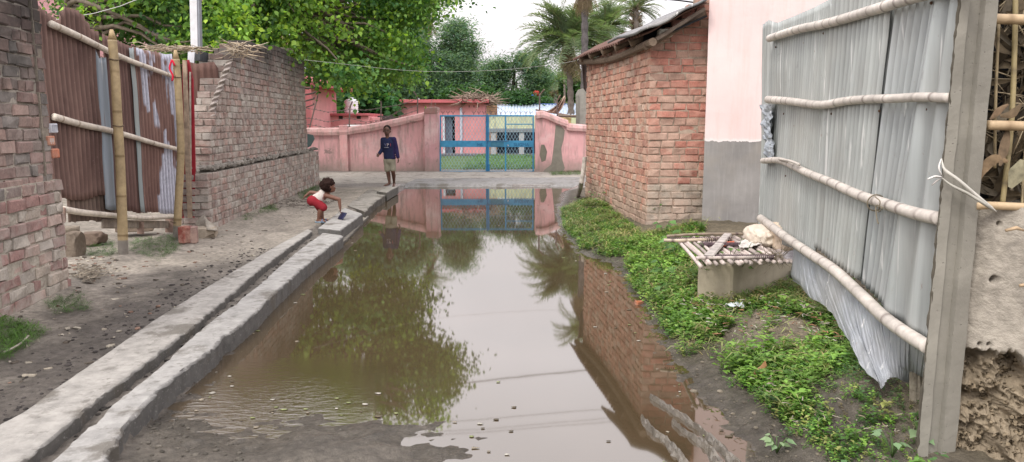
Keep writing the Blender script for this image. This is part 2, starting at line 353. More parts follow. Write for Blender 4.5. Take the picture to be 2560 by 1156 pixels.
M['dark'] = simple('shade_black', (.01, .01, .012), .9)  # near-black stand-in for the shade inside gaps and openings

# ================================================================== GROUND & PUDDLE
PUD = [G(x, y)[:2] for x, y in [(640, 798), (550, 885), (490, 950), (450, 1020), (560, 1075), (640, 1080), (790, 1030), (880, 1055), (960, 1045), (1050, 1075), (1090, 1055), (1170, 1105), (1165, 1156), (1200, 1230), (2000, 1260),
    (1900, 1156), (1800, 1040), (1735, 985), (1695, 915), (1640, 830), (1605, 765), (1560, 715), (1540, 665), (1450, 635), (1400, 575), (1388, 520), (1405, 482), (1455, 466), (1220, 467), (1000, 467), (985, 480), (905, 545), (862, 592), (800, 650)]]
KL = [(-120, 1140), (0, 1060), (82, 1013), (132, 975), (235, 905), (345, 828), (380, 803), (500, 728), (640, 645), (700, 610), (770, 573)]
KLr = [(-60, 1240), (55, 1156), (165, 1068), (270, 978), (425, 863), (500, 803), (640, 683), (720, 620), (781, 578)]
KRl = [(20, 1240), (125, 1156), (280, 1013), (400, 918), (500, 823), (640, 718), (740, 632), (806, 583)]
KRr = [(180, 1240), (275, 1148), (312, 1063), (400, 973), (500, 898), (640, 778), (760, 668), (858, 590)]
KZ = .13
def gl(L, z): return [G(x, y, z)[:2] for x, y in L]
kx_out = curve_tilt(sorted([(p[1], p[0]) for p in gl(KL+[(860, 520), (940, 480)], KZ)]))
kx_in = curve_tilt(sorted([(p[1], p[0]) for p in gl(KRr+[(900, 545), (960, 492), (994, 470)], KZ)]))
kx_c0 = curve_tilt(sorted([(p[1], p[0]) for p in gl(KLr, KZ)])); kx_c1 = curve_tilt(sorted([(p[1], p[0]) for p in gl(KRl, KZ)]))
POSTB = G(2330, 1130, .12)
def height(x, y):
    """ground height, metres"""
    x = np.asarray(x, float); y = np.asarray(y, float); near = (y < 24) & (np.abs(x) < 12)
    sd = np.full(x.shape, 5.); sd[near] = sdist(x[near], y[near], PUD)
    nz = fbm(x*1.3, y*1.3, 0, 5, 3); fine = fbm(x*9, y*9, 0, 4, 11)
    ko = kx_out(y); ki = kx_in(y)
    left = .105+.02*nz+.008*fine+.05*sst(-3.3, -4.2, x)*(y < 12); left = left-.05*sst(.25, 0, ko-x)*sst(3, 4, y)*(y < 9)*0
    # muddy tyre ruts by the kerb
    left = left+.02*fbm(x*6, y*2.5, 0, 4, 5)*sst(1.2, .1, ko-x)
    mudf = .045*sst(0, .5, sd)+.02*fine*sst(0, .15, sd)
    chan = .065+.02*fine+.015*nz
    right = .014*fbm(x*22, y*22, 0, 3, 41)*sst(.1, .5, sd)+.05*sst(0, .22, sd)+.10*sst(.15, .6, sd)+.14*sst(.5, 1.7, sd)+.03*nz*sst(.1, .7, sd)+.012*fine
    far = .05+.012*nz
    isl = x < (ki-.02)
    h = np.where(x > .35, right, mudf)
    inkerb = (x < ki-.03) & (x > ko+.02); L = sst(-.03, .05, ko-x)
    hl = np.where(inkerb & (y < 12.2), chan, left)
    h = np.where(isl & (y < 17.8), hl, h)
    # mound of soil by the little tank and beneath the skirt
    for (mx_, my_, mz_, r_) in MOUNDS: h = h+mz_*np.exp(-((x-mx_)**2+(y-my_)**2)/r_**2)
    h = h*(1-sst(15.5, 17.8, y)*(x < 6)*(x > -6))+far*sst(15.5, 17.8, y)*(x < 6)*(x > -6)
    h = np.where((y > 17.8) | (np.abs(x) > 9), far, h)
    ins = -.07*sst(.0, .6, -sd); rip = .011*fbm(x*7, y*16, 0, 3, 21)*np.exp(-np.abs(sd)/.28)*(y < 4.9)
    rip = rip+.012*fbm(x*14, y*14, 0, 3, 23)*np.exp(-np.abs(sd)/.10)+.009*fbm(x*8, y*24, 0, 3, 29)*np.exp(-np.abs(sd)/.7)*(y < 5)*(x < 1)
    h = np.where(sd < 0, ins+rip-.002, h+rip*(x > ki))
    return h
_a = G(1940, 770, .3); _b = G(2180, 1010, .2); _c = G(1460, 530, .1)
MOUNDS = [(_a[0], _a[1], .10, .35), (_b[0]+.1, _b[1]+.15, .12, .35), (_c[0], _c[1], .06, .5)]
def axis(lo, hi, step, out, grow=1.18):
    a = list(np.arange(lo, hi, step)); s_ = step; v = a[-1]
    while v < out: s_ *= grow; v += s_; a.append(v)
    s_ = step; v = lo; pre = []
    while v > -out: s_ *= grow; v -= s_; pre.append(v)
    return np.array(pre[::-1]+a)
def axis_y():
    a = []; v = 2.2
    while v < 900: a.append(v); v += .022+max(0, v-3)*.0052 if v < 24 else (v-22)*.08+.2
    return np.array([-60, -20, -6, 0, 1.2, 1.9]+a)
xs = axis(-4.8, 3.6, .032, 900); ys = axis_y(); X, Y = np.meshgrid(xs, ys, indexing='ij'); Z = height(X, Y)
sd = np.full(X.shape, 5.); nr = (Y < 24) & (np.abs(X) < 12); sd[nr] = sdist(X[nr], Y[nr], PUD)
ko = kx_out(Y); ki = kx_in(Y)
nz = fbm(X*1.1, Y*1.1, 0, 5, 31)*.5+.5; n2 = fbm(X*4, Y*4, 0, 4, 37)*.5+.5
def c3(a): return np.array(a)[None, None, :]
def mixc(a, b, t): return a*(1-t[..., None])+b*t[..., None]
path_ = mixc(c3((.25, .225, .19)), c3((.35, .315, .265)), nz)
darkmud = c3((.085, .075, .066)); wetmud = c3((.085, .074, .06)); greymud = c3((.135, .12, .10))
Cc = path_+0*X[..., None]
Cc = mixc(Cc, darkmud, sst(1.25, .25, (ko-X)+.9*(n2-.5))*sst(9.5, 5.5, Y)*(X < ko+.1)*.95)
Cc = mixc(Cc, c3((.12, .105, .09)), ((X > ko) & (X < ki)).astype(float)*.8)
rb = (X > ki) & (Y < 17)
Cc = mixc(Cc, mixc(wetmud, greymud, sst(.1, .8, sd)), rb.astype(float))
Cc = mixc(Cc, c3((.13, .11, .075)), rb*(X > .5)*sst(.25, .8, sd+.3*(nz-.5)))
Cc = mixc(Cc, c3((.24, .20, .15)), rb*(X > .5)*np.exp(-((X-_a[0])**2+(Y-_a[1])**2)/.45**2))
far = sst(16.3, 17.6, Y)*(Y < 60)
Cc = mixc(Cc, mixc(c3((.22, .20, .18)), c3((.30, .28, .26)), nz), far)
Cc = mixc(Cc, c3((.10, .085, .07)), (sd < 0).astype(float))
Cc = mixc(Cc, c3((.09, .15, .055)), sst(23.5, 24, Y))
wet = np.clip(sst(.35, .0, sd)*1.0+sst(1.1, .2, sd)*(X > ki)*(Y < 5.2)*.75+((X > ko) & (X < ki) & (Y < 12))*.5+sst(.9, .1, (ko-X)+.7*(n2-.5))*(X < ko)*sst(8.5, 5, Y)*.62+(sd < 0), 0, 1)*(Y < 19)
nu, nv = X.shape; i_ = np.arange(nu-1)[:, None]*nv+np.arange(nv-1)[None]
mb = MB(); mb.add(np.stack([X, Y, Z], -1).reshape(-1, 3), np.ascontiguousarray(np.stack([i_, i_+nv, i_+nv+1, i_+1], -1).reshape(-1, 4)), Cc.reshape(-1, 3))
ground = tag(mb.build('ground', M['ground'], smooth=True), kind='structure')
wa = ground.data.attributes.new('wet', 'FLOAT', 'POINT'); wa.data.foreach_set('value', wet.ravel())
mb = MB(); k = [(0, 17.9), (-2.4, 17.9), (-2.45, 12), (-2.6, 8), (-2.6, 1.6), (2.6, 1.6), (2.6, 5), (2.0, 8), (2.0, 17.9)]
mb.add([(a, b, 0) for a, b in k], [tuple(range(len(k)))]); tag(mb.build('puddle_water', M['water']), kind='structure')
# concrete apron before the wall, and the thin tar road at the right
def sheet(name, pts, z, mat, col=(1, 1, 1), n_=(260, 30)):
    a, b, c, d = [np.array((*G(x, y, z)[:2], z)) for x, y in pts]; fn = quadfn(a, b, c, d); mb = MB()
    def f(u, v):
        P = fn(u, v); P[..., 1] += .12*fbm(u*9, v*0+.5, v*2, 3, 4)*(1-v); P[..., 2] = height(P[..., 0], P[..., 1])+z-.08; return P
    grid(mb, f, *n_, col=col); return tag(mb.build(name, mat, smooth=True), kind='structure')
sheet('pavement', [(800, 456), (1700, 448), (1700, 428), (760, 429)], .085, M['kerb'], (1.05, 1.0, .93))
sheet('road', [(1010, 459), (1700, 461), (1700, 438), (1040, 444)], .09, M['kerb'], (.72, .72, .74))

M['cream'] = plaster('cream_wall', (.68, .60, .42), (.25, .24, .22), amt=.85)
# ================================================================== DRAIN KERBS
def strip(name, Lp, Rp, z, thick, label, step=.04, rag=.012, col=(1, 1, 1), group=None, tilt=0., world=False, seed=0):
    L_ = np.array([(*(p if world else G(*p, z))[:2], z) for p in Lp]); R_ = np.array([(*(p if world else G(*p, z))[:2], z) for p in Rp])
    def rs(P, n):
        d = np.concatenate([[0], np.cumsum(np.linalg.norm(np.diff(P, axis=0), axis=1))]); t = np.linspace(0, d[-1], n)
        return np.stack([np.interp(t, d, P[:, i]) for i in range(3)], 1)
    n = max(6, int(np.linalg.norm(L_[0]-L_[-1])/step)); A = rs(L_, n); B = rs(R_, n); S = np.arange(n)*step
    ch_ = lambda q: np.clip(fbm(S*5, q, 0, 4)-.3, 0, 1)*rag*3; A[:, 0] += .5*rag*fbm(S*1.4, seed+.3, 0, 3)+ch_(seed+.7)+rng.normal(0, rag*.12, n); B[:, 0] += .6*rag*fbm(S*1.4, seed+5.3, 0, 3)-ch_(seed+2.7)*1.2+rng.normal(0, rag*.15, n)
    ks = [(0, -thick), (-.004, -.012), (.006, -.001)]; m = 9; rows = []
    D = (B-A)/np.linalg.norm(B-A, axis=1)[:, None]
    for o, dz in ks: rows.append(A+D*(.0+o)+np.array((0, 0, dz)))
    for q in range(1, m):
        P = A*(1-q/m)+B*q/m; P[:, 2] += .006*fbm(P[:, 0]*6, P[:, 1]*3, 0, 4, seed); rows.append(P)
    er = .02*np.clip(fbm(S*3.1, seed+8.1, 0, 4), 0, 1)
    for o, dz in [(-.007, -.002), (.004, -.013), (.0, -thick)]: rows.append(B+D*(o-er[:, None]*(1 if dz > -.05 else .4))+np.array((0, 0, dz))+rng.normal(0, .003, B.shape)*(dz > -.05))
    V = np.stack(rows, 1); V[..., 2] += tilt*(np.linspace(0, 1, n)[:, None]-.5); k = V.shape[1]
    i = np.arange(n-1)[:, None]*k+np.arange(k-1)[None]; mb = MB()
    f = np.stack([i, i+1, i+k+1, i+k], -1).reshape(-1, 4); f = list(map(tuple, f)); f += [tuple(range(k-1, -1, -1)), tuple(range((n-1)*k, n*k))]
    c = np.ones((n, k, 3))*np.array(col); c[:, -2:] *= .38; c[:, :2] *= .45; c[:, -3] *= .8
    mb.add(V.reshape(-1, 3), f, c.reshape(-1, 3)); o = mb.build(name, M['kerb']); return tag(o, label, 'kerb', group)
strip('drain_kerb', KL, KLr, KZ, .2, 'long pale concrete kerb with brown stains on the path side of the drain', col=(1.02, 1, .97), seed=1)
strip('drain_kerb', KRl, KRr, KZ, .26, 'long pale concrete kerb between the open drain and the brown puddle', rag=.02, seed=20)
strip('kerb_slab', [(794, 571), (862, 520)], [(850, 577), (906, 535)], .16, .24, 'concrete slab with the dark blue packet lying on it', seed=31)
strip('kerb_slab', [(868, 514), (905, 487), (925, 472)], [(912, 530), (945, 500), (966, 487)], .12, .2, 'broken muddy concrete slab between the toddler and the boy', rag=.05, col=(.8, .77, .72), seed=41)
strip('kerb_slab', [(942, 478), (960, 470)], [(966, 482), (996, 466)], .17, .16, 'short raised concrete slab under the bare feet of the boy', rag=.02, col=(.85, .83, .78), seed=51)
# thin cement lip along the water side of the inner kerb
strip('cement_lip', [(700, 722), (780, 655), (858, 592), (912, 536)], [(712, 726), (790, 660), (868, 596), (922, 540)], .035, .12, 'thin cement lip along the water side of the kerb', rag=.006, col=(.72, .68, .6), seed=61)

# ================================================================== BRICKWORK
def bricks(mb, mm, p0, p1, zb, zt, side=1, s0=None, s1=None, T=.24, ch=.092, pal=None, jit=.004, rough=.006, seed=0, skip=None, cap0=False, mcol=(.30, .27, .23), bl=(.115, .235), smear=0.0):
    """courses of separate bricks bedded in mortar between p0 and p1; zb, zt, s0, s1 may be functions"""
    rr = np.random.default_rng(seed); p0 = np.array(p0[:2], float); p1 = np.array(p1[:2], float); L = np.linalg.norm(p1-p0); d = (p1-p0)/L
    nrm = np.array((d[1], -d[0]))*side; RM = np.array(((d[0], -nrm[0], 0), (d[1], -nrm[1], 0), (0, 0, 1.)))
    s0 = s0 or (lambda z: 0.); s1 = s1 or (lambda z: L); zt = zt if callable(zt) else (lambda s, q=zt: q); k = 0; z = zb
    while True:
        zc = z+ch/2; a, b = s0(zc), s1(zc)
        ss = np.linspace(a, b, 40); ok = np.array([zt(q) > zc for q in ss])
        if z > 6 or not ok.any(): break
        a2, b2 = ss[ok][0], ss[ok][-1]
        # mortar bed
        n = max(2, int((b2-a2)/.07)); u = np.linspace(a2+.01, b2-.01, n)
        rows = []
        for dz, o in ((0, 0), (ch*.33, 0), (ch*.66, 0), (ch, 0)):
            off = .011+rough*.9*vn(u*9, (z+dz)*14, seed)-smear*np.clip(fbm(u*2.1, (z+dz)*2.1, seed, 3), 0, 1); rows.append(np.stack([u, off, np.full(n, z+dz)], 1))
        rows.append(np.stack([u, np.full(n, T-.01), np.full(n, z+ch)], 1)); rows.append(np.stack([u, np.full(n, T-.01), np.full(n, z)], 1))
        V = np.stack(rows, 1); kk = V.shape[1]; i = np.arange(n-1)[:, None]*kk+np.arange(kk)[None]; j = np.arange(n-1)[:, None]*kk+(np.arange(kk)+1)[None] % kk
        f = list(map(tuple, np.stack([i, i+kk, j+kk, j], -1).reshape(-1, 4))); f += [tuple(range(kk)), tuple(range((n-1)*kk, n*kk))[::-1]]
        P = V.reshape(-1, 3)@RM.T+np.array((*p0, 0)); mm.add(P, f, np.array(mcol)*rr.uniform(.9, 1.1))
        if cap0:
            y_ = .0; q_ = 0
            while y_ < T-.03:
                w_ = min((.225 if (k+q_) % 2 else .11), T-y_); cc_ = np.array((a2+.045+rr.normal(0, .006), y_+w_/2, zc)); box(mb, RM@cc_+np.array((*p0, 0)), (.052, w_/2-.006, (ch-.012)/2), RM, pal(a2, zc, rr), .007, .003); y_ += w_; q_ += 1
        # bricks
        s_ = a2; hd = (k % 2 == 0)
        if k % 2: s_ -= .06
        while s_ < b2-.02:
            l = (bl[0] if rr.random() < (.75 if hd else .25) else bl[1])*rr.uniform(.94, 1.05); e = s_+l; lo, hi = max(s_, a2), min(e, b2)
            mid = (lo+hi)/2
            if hi-lo > .035 and zt(mid) > zc and not (skip and skip(mid, zc)):
                g = .006; h = ch-.011
                c = np.array(pal(mid, zc, rr)); cen = np.array((mid, .05+rr.normal(0, rough*.7), zc+rr.normal(0, .0015)))
                V = []; hx, hz = (hi-lo)/2-g, h/2
                for y_, q in ((-.052, .009), (-.044, 0), (.05, 0)):
                    for sx, sz in ((-1, -1), (1, -1), (1, 1), (-1, 1)): V.append((sx*(hx-q), y_, sz*(hz-q)))
                V = np.array(V); V[:8] += rr.normal(0, jit, (8, 3))*np.array((1, .7, .8)); t = rr.normal(0, .012); V = V@rotz(t).T
                F_ = [(0, 1, 2, 3)]+[(a_*4+i, a_*4+4+i, a_*4+4+(i+1) % 4, a_*4+(i+1) % 4) for a_ in (0, 1) for i in range(4)]+[(11, 10, 9, 8)]
                F_ = [q[::-1] if len(q) == 4 and False else q for q in F_]
                mb.add((V+cen)@RM.T+np.array((*p0, 0)), F_, c)
            s_ = e
        z += ch; k += 1
def palette(cols, w=None, v=.14):
    cols = np.array(cols)
    return lambda s, z, rr: cols[rr.choice(len(cols), p=w)]*rr.uniform(1-v, 1+v)
pal_old = palette([(.27, .20, .175), (.31, .21, .18), (.25, .205, .185), (.36, .325, .29), (.32, .27, .235)], [.3, .25, .2, .1, .15])
def pal_near(s, z, rr):
    lo = [(.29, .18, .16), (.36, .31, .26), (.41, .37, .32), (.32, .20, .18), (.38, .29, .25)]; hi = [(.27, .185, .165), (.24, .19, .17), (.31, .22, .19), (.21, .19, .175)]
    L_ = lo if z < .95 else hi
    return np.array(L_[rr.integers(len(L_))])*rr.uniform(.85, 1.15)
# near left wall
LA = G(-420, 1190, .12); LB = G(176, 716, .13); LA = LB+(LB-LA)/np.linalg.norm(LB-LA)*0+np.array((.12, -1, 0))*2.9
def wall_obj(name, label, cat='wall'):
    pass
t = empty('brick_wall', ((LA+LB)/2)*np.array((1, 1, 0)), 'old brick wall black with soot above and salt bleached below, near left', 'wall')
mb, mm = MB(), MB(); Ln = np.linalg.norm((LB-LA)[:2])
end = curve_tilt([(0, 0), (.2, -.01), (.85, -.03), (.98, -.10), (1.4, -.13), (2.2, -.19), (3.2, -.3)])
# lower part is proud of the upper part
bricks(mb, mm, LA, LB, 0.02, .99, 1, s1=lambda z: Ln+float(end(z)), pal=pal_near, jit=.0055, rough=.010, seed=3, T=.36, mcol=(.38, .345, .29))
off = np.array((-.035, 0, 0))
bricks(mb, mm, LA+off, LB+off, .99, lambda s: 3.1, 1, s1=lambda z: Ln+float(end(z))+.012*(1 if int(z/.092) % 2 else -1), pal=pal_near, jit=.0055, rough=.009, seed=4, T=.30, mcol=(.32, .29, .25))
# end face bricks
for z0, z1, dx in ((.02, .99, 0), (.99, 3.1, -.1)):
    a = LB+np.array((.0, dx, 0)); b = a+np.array((-.34, -.04, 0)); bricks(mb, mm, b, a, z0, z1, -1, pal=pal_near, jit=.005, rough=.008, seed=8, T=.12, mcol=(.25, .22, .18))
mm.build('mortar', M['mortar_near'], t); mb.build('bricks', M['brick_near'], t)
# painted and freshly broken bricks near its corner
nw = lambda px, py: PL(px, py, LA+off, LB+off)
for (px, py, c, nm, lb) in ((127, 321, (.55, .56, .60), 'painted_brick', 'white brick with thin dark stripes'), (120, 352, (.42, .14, .075), 'orange_brick', 'orange brick splashed with white'), (131, 384, (.44, .135, .07), 'orange_brick', 'clean orange brick')):
    p = nw(px, py); mb = MB(); R_ = frame(LA, LB); box(mb, p+np.array((.012, 0, 0)), (.058, .02, .037), R_, c, .006, .001); o = mb.build(nm, M['brick_hut'] if nm != 'painted_brick' else M['plain'], t); o['label'] = lb
    if nm == 'painted_brick':
        mb = MB()
        for q in range(7): box(mb, p+R_@np.array((-.045+q*.015, -.0205-.0115, 0))+np.array((.0, 0, 0)), (.0018, .0012, .028), R_@rotz(0), (.05, .06, .10))
        for V in mb.V: V[:, 0] += .023*0
        mb.build('stripe', M['plain'], o)
    elif py == 352:
        mb = MB()
        for q in range(5): box(mb, p+R_@np.array((-.035+q*.015, -.0325, .004*(-1)**q)), (.003, .0012, .016+.006*(q % 2)), R_, (.6, .58, .55))
        mb.build('splash', M['plain'], o)

# long left wall: thick lower ledge + ragged upper wall
SA = G(527, 577, .12); SB = G(800, 462, .10); dS = (SB-SA)/np.linalg.norm(SB-SA); LS = np.linalg.norm((SB-SA)[:2])
nS = np.array((-dS[1], dS[0], 0))            # away from the lane
def onS(px, py, off=0): return PL(px, py, SA+nS*off, SB+nS*off)
t = empty('brick_wall', (SA+SB)/2*np.array((1, 1, 0)), 'long weathered brick wall with a ragged stepped end and a ledge, behind the toddler', 'wall')
mb, mm = MB(), MB(); zl = onS(560, 418)[2]
print('ledge z', zl, 'LS', LS)
bricks(mb, mm, SA, SB, 0.02, lambda s: zl, 1, pal=pal_old, jit=.004, rough=.006, seed=11, cap0=True, T=.42, mcol=(.33, .30, .26), bl=(.115, .2))
oU = .05; UA, UB = SA+nS*oU, SB+nS*oU
sU = lambda px, py: float(np.dot((onS(px, py, oU)-UA), dS)); zU = lambda px, py: float(onS(px, py, oU)[2])
edge = sorted([(zU(x, y), sU(x, y)) for x, y in [(523, 415), (527, 330), (533, 300), (548, 240), (560, 180), (575, 150), (590, 120), (600, 106)]])
ef = curve_tilt(edge)
top = curve_tilt([(sU(x, y), zU(x, y)) for x, y in [(560, 150), (590, 118), (625, 106), (650, 110), (680, 118), (700, 124), (735, 140), (766, 156)]])
s_end = sU(766, 300)
def skipU(s, z): return False
bricks(mb, mm, UA, UB, zl, lambda s: float(top(s)), 1, s0=lambda z: float(ef(z))+(.05 if int(z/.092) % 2 else 0), s1=lambda z: s_end, pal=pal_old, jit=.004, rough=.006, seed=12, cap0=True, T=.3, mcol=(.30, .27, .235), bl=(.115, .2))
mm.build('mortar', M['mortar_long'], t); mb.build('bricks', M['brick_long'], t)
# rubble mortar on the ledge
mb = MB()
for q in range(260):
    s_ = rng.random()**1.5*LS; p = SA+dS*s_+nS*rng.uniform(.0, .06 if s_ > 0.3 else .33); box(mb, p*np.array((1, 1, 0))+np.array((0, 0, zl+rng.uniform(0, .03))), rng.uniform(.01, .035, 3), rotz(rng.random()*3), np.array((.30, .28, .25))*rng.uniform(.7, 1.15), .008, .003)
mb.build('ledge_mortar', M['mortar'], t)
# brick wall end seen across behind the tin door
BK = PL(496, 150, *(lambda a: (a, a+np.array((1, 0, 0))))(np.array((0, 12.6, 0)))); BK2 = WY(620, 150, 12.6)
t = empty('brick_wall', (BK[0], 12.6, 0), 'sooty brick cross wall behind the rusty sheet, below the leaves', 'wall'); mb, mm = MB(), MB()
bricks(mb, mm, BK, BK2, .1, WY(550, 127, 12.6)[2], 1, pal=pal_old, seed=17, T=.2, mcol=(.25, .23, .2)); mm.build('mortar', M['mortar_long'], t); mb.build('bricks', M['brick_long'], t)

# ================================================================== HUT ON THE RIGHT
HA = G(1614, 592, .05); HB = G(1462, 508, .05); HC = WY(1770, 560, HA[1]+.02); dH = (HB-HA)/np.linalg.norm(HB-HA); LH = np.linalg.norm((HB-HA)[:2])
onH = lambda px, py: PL(px, py, HA, HB)
print('hut', HA, HB, HC)
t = empty('brick_hut', (HA+HB)/2*np.array((1, 1, 0)), 'orange red brick hut with a sloping rusty tin roof beside the pink house', 'hut')
mb, mm = MB(), MB()
pal_hut = palette([(.45, .24, .175), (.42, .21, .155), (.47, .29, .215), (.44, .32, .25), (.37, .19, .145)])
def pal_hutl(s, z, rr):
    c = pal_hut(s, z, rr); return c if z > .5+rr.uniform(-.2, .2) else np.array((.34, .25, .19))*rr.uniform(.85, 1.1)
hz0, hz1 = onH(1622, 103)[2], onH(1466, 153)[2]; topH = lambda s: hz0+(hz1-hz0)*min(1, s/LH)
holes = [(onH(1553, 172), 1), (onH(1551, 215), 1), (onH(1549, 232), 1), (onH(1548, 246), 1), (onH(1487, 403), 1), (onH(1548, 420), 1)]
def skipH(s, z):
    for h_, _ in holes:
        if abs(np.dot((h_-HA)[:2], dH[:2])-s) < .055 and abs(h_[2]-z) < .05: return True
    return False
mcH = (.42, .30, .23)
bricks(mb, mm, HA, HB, -.02, topH, -1, pal=pal_hutl, jit=.0045, rough=.007, seed=21, T=.24, mcol=mcH, skip=skipH, bl=(.115, .2))
pal_front = lambda s, z, rr: (np.array((.38, .17, .13)) if rr.random() < .45 else np.array((.39, .25, .195)))*rr.uniform(.85, 1.15) if z > .75 else np.array((.33, .28, .23))*rr.uniform(.85, 1.15)
topF = curve_tilt([(0, WY(1622, 112, HA[1])[2]), (2, WY(1752, 45, HA[1])[2]*1.6)])
bricks(mb, mm, HA+dH*.0, HC, -.02, lambda s: float(topF(s)), 1, pal=pal_front, jit=.005, rough=.007, seed=22, T=.2, mcol=(.33, .275, .215), bl=(.16, .235))
mm.build('mortar', M['brick_hut'], t); mb.build('wall', M['brick_hut'], t)
# roof: corrugated sheets, ribs run down the slope towards the lane
rA0 = onH(1432, 148)+np.array((-.0, 0, 0)); eaveN = WY(1604, 86, HA[1]-.25); eaveF = W(1430, 147, 13.6); ridgeN = WY(1768, 8, HA[1]-.35); ridgeF = ridgeN+(eaveF-eaveN)+np.array((.2, .3, .12))
mb = MB(); nc = 34
def corrfn(a, b, c, d, waves, amp, warp=.0, seed=0, alongu=True):
    q = quadfn(a, b, c, d); nn = np.cross(np.array(b)-a, np.array(d)-a); nn = nn/np.linalg.norm(nn)
    def f(u, v):
        P = q(u, v); ph = u if alongu else v
        return P+nn*(amp*np.sin(ph*waves*2*math.pi)+warp*fbm(u*3, v*3, seed, 3))[..., None]
    return f
rn_low = curve_tilt([(0, 0), (1, 0)])
grid(mb, corrfn(eaveF, eaveN, ridgeN, ridgeF, nc, .018, .03, 2), nc*8, 10, (.9, .8, .75))
roof = mb.build('roof_sheet', M['rust'], t, True); m_ = roof.modifiers.new('s', 'SOLIDIFY'); m_.thickness = .004
# lead grey upper flashing
mb = MB(); a_ = WY(1603, 78, HA[1]-.42); b_ = WY(1770, -6, HA[1]-.42); c_ = b_+np.array((.1, 1.2, .10)); d_ = a_+np.array((-.25, 1.3, .02))
grid(mb, corrfn(a_, b_, c_, d_, 2, .006, .03, 5), 30, 10, (.42, .41, .43)); o = mb.build('roof_flashing', M['zinc'], t, True); m_ = o.modifiers.new('s', 'SOLIDIFY'); m_.thickness = .03
# beams: battens under the eave and a long purlin
for (q, w_) in ((.12, .05), (.3, .05), (.5, .055), (.68, .05), (.86, .06)):
    mb = MB(); p = eaveF*(1-q)+eaveN*q; e = p*.42+(ridgeF*(1-q)+ridgeN*q)*.58; p = p*.97+(ridgeF*(1-q)+ridgeN*q)*.03; dn = np.array((0, 0, -.065))
    tube(mb, path([p+dn, (p+e)/2+dn*1.05, e+dn], .1), w_, 8, (.19, .14, .10)); mb.build('rafter', M['wood'], t)
mb = MB(); tube(mb, path([eaveF+(ridgeF-eaveF)*.14+(0, -.1, -.13), (eaveF+eaveN)/2+(.16, 0, -.15), eaveN+(.12, -.1, -.10)], .1), .05, 8, (.17, .125, .09)); mb.build('purlin', M['wood'], t)
mb = MB(); beam(mb, WY(1610, 120, HA[1]-.14), WY(1762, 30, HA[1]-.14), .07, .085, (.17, .12, .085), .01); mb.build('purlin', M['wood'], t)
mb = MB(); beam(mb, WY(1640, 100, HA[1]-.28), WY(1762, 22, HA[1]-.28), .05, .05, (.15, .115, .09), .01); mb.build('purlin', M['wood'], t)
mb = MB(); p = WY(1662, 84, HA[1]-.1); box(mb, p, (.085, .06, .045), None, (.42, .40, .34), .012, .003); o = mb.build('beam_end', M['mortar'], t); mb = MB(); tube(mb, [p+(.03, -.065, 0), p+(.03, -.055, 0)], .02, 10, (.02, .02, .02)); mb.build('bore', M['dark'], o)
# near-black board paints the shade in the gap between hut and house
mb = MB(); box(mb, (HC[0]+.1, HA[1]+.9, 1.4), (.12, .04, 1.4), None, (1, 1, 1)); mb.build('gap_shade', M['dark'], t)
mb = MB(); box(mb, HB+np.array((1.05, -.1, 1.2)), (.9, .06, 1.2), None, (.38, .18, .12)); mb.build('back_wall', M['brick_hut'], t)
mb = MB(); q0 = eaveF*.75+ridgeF*.25-(0, 0, .12); q1 = eaveN*.75+ridgeN*.25-(0, 0, .12); mb.add([q0, q1, ridgeN-(0, 0, .14), ridgeF-(0, 0, .14)], [(0, 1, 2, 3)], (.8, .8, .8)); o = mb.build('eave_shade', M['dark'], t); m_ = o.modifiers.new('s', 'SOLIDIFY'); m_.thickness = .02  # near-black sheet paints the shade under the roof
mb = MB(); V = [WY(x, y, HA[1]+.16) for x, y in ((1604, 118), (1760, 52), (1760, 2), (1612, 80))]; mb.add(np.array(V+[v+np.array((0, .03, 0)) for v in V]), BOXF); mb.build('gable_shade', M['dark'], t)  # near-black panel added as painted shade behind the verge
# log leaning at the hut's far corner
mb = MB(); a = G(1444, 494, .05); tube(mb, path([a, W(1452, 465, 12.9), W(1458, 430, 13.0), W(1462, 395, 13.1)], .06), [.045]*20 if False else .04, 8, (.34, .31, .27)); tag(mb.build('leaning_log', M['wood']), 'grey log leaning on the far corner of the brick hut', 'log')
# ================================================================== PINK HOUSE
PH = G(1752, 582, .05); py_ = HA[1]-.22; A0 = WY(1754, 560, py_)
t = empty('plastered_house', (A0[0]+2, py_+1, 0), 'pale pink house with a bare grey lower wall between hut and tin fence', 'house')
mb = MB(); grid(mb, quadfn((A0[0], py_, -.1), (A0[0]+6, py_, -.1), (A0[0]+6, py_, 5.5), (A0[0], py_, 5.5)), 60, 60)
def _w(mb):
    for V in mb.V: V[:, 1] += .012*fbm(V[:, 0]*1.5, V[:, 2]*1.5, 0, 4, 3)
_w(mb); grid(mb, quadfn((A0[0]+1.4, py_+5, -.1), (A0[0], py_, -.1), (A0[0], py_, 5.5), (A0[0]+1.4, py_+5, 5.5)), 20, 30); mb.build('wall', M['pink_house'], t)
mb = MB(); box(mb, (A0[0]+4.2, py_+2.6, 5.6), (2.7, 2.7, .1), None, (1, 1, 1), .01); mb.build('roof_slab', M['pink_far'], t)
print('pinkhouse split z', WY(1800, 350, py_)[2])
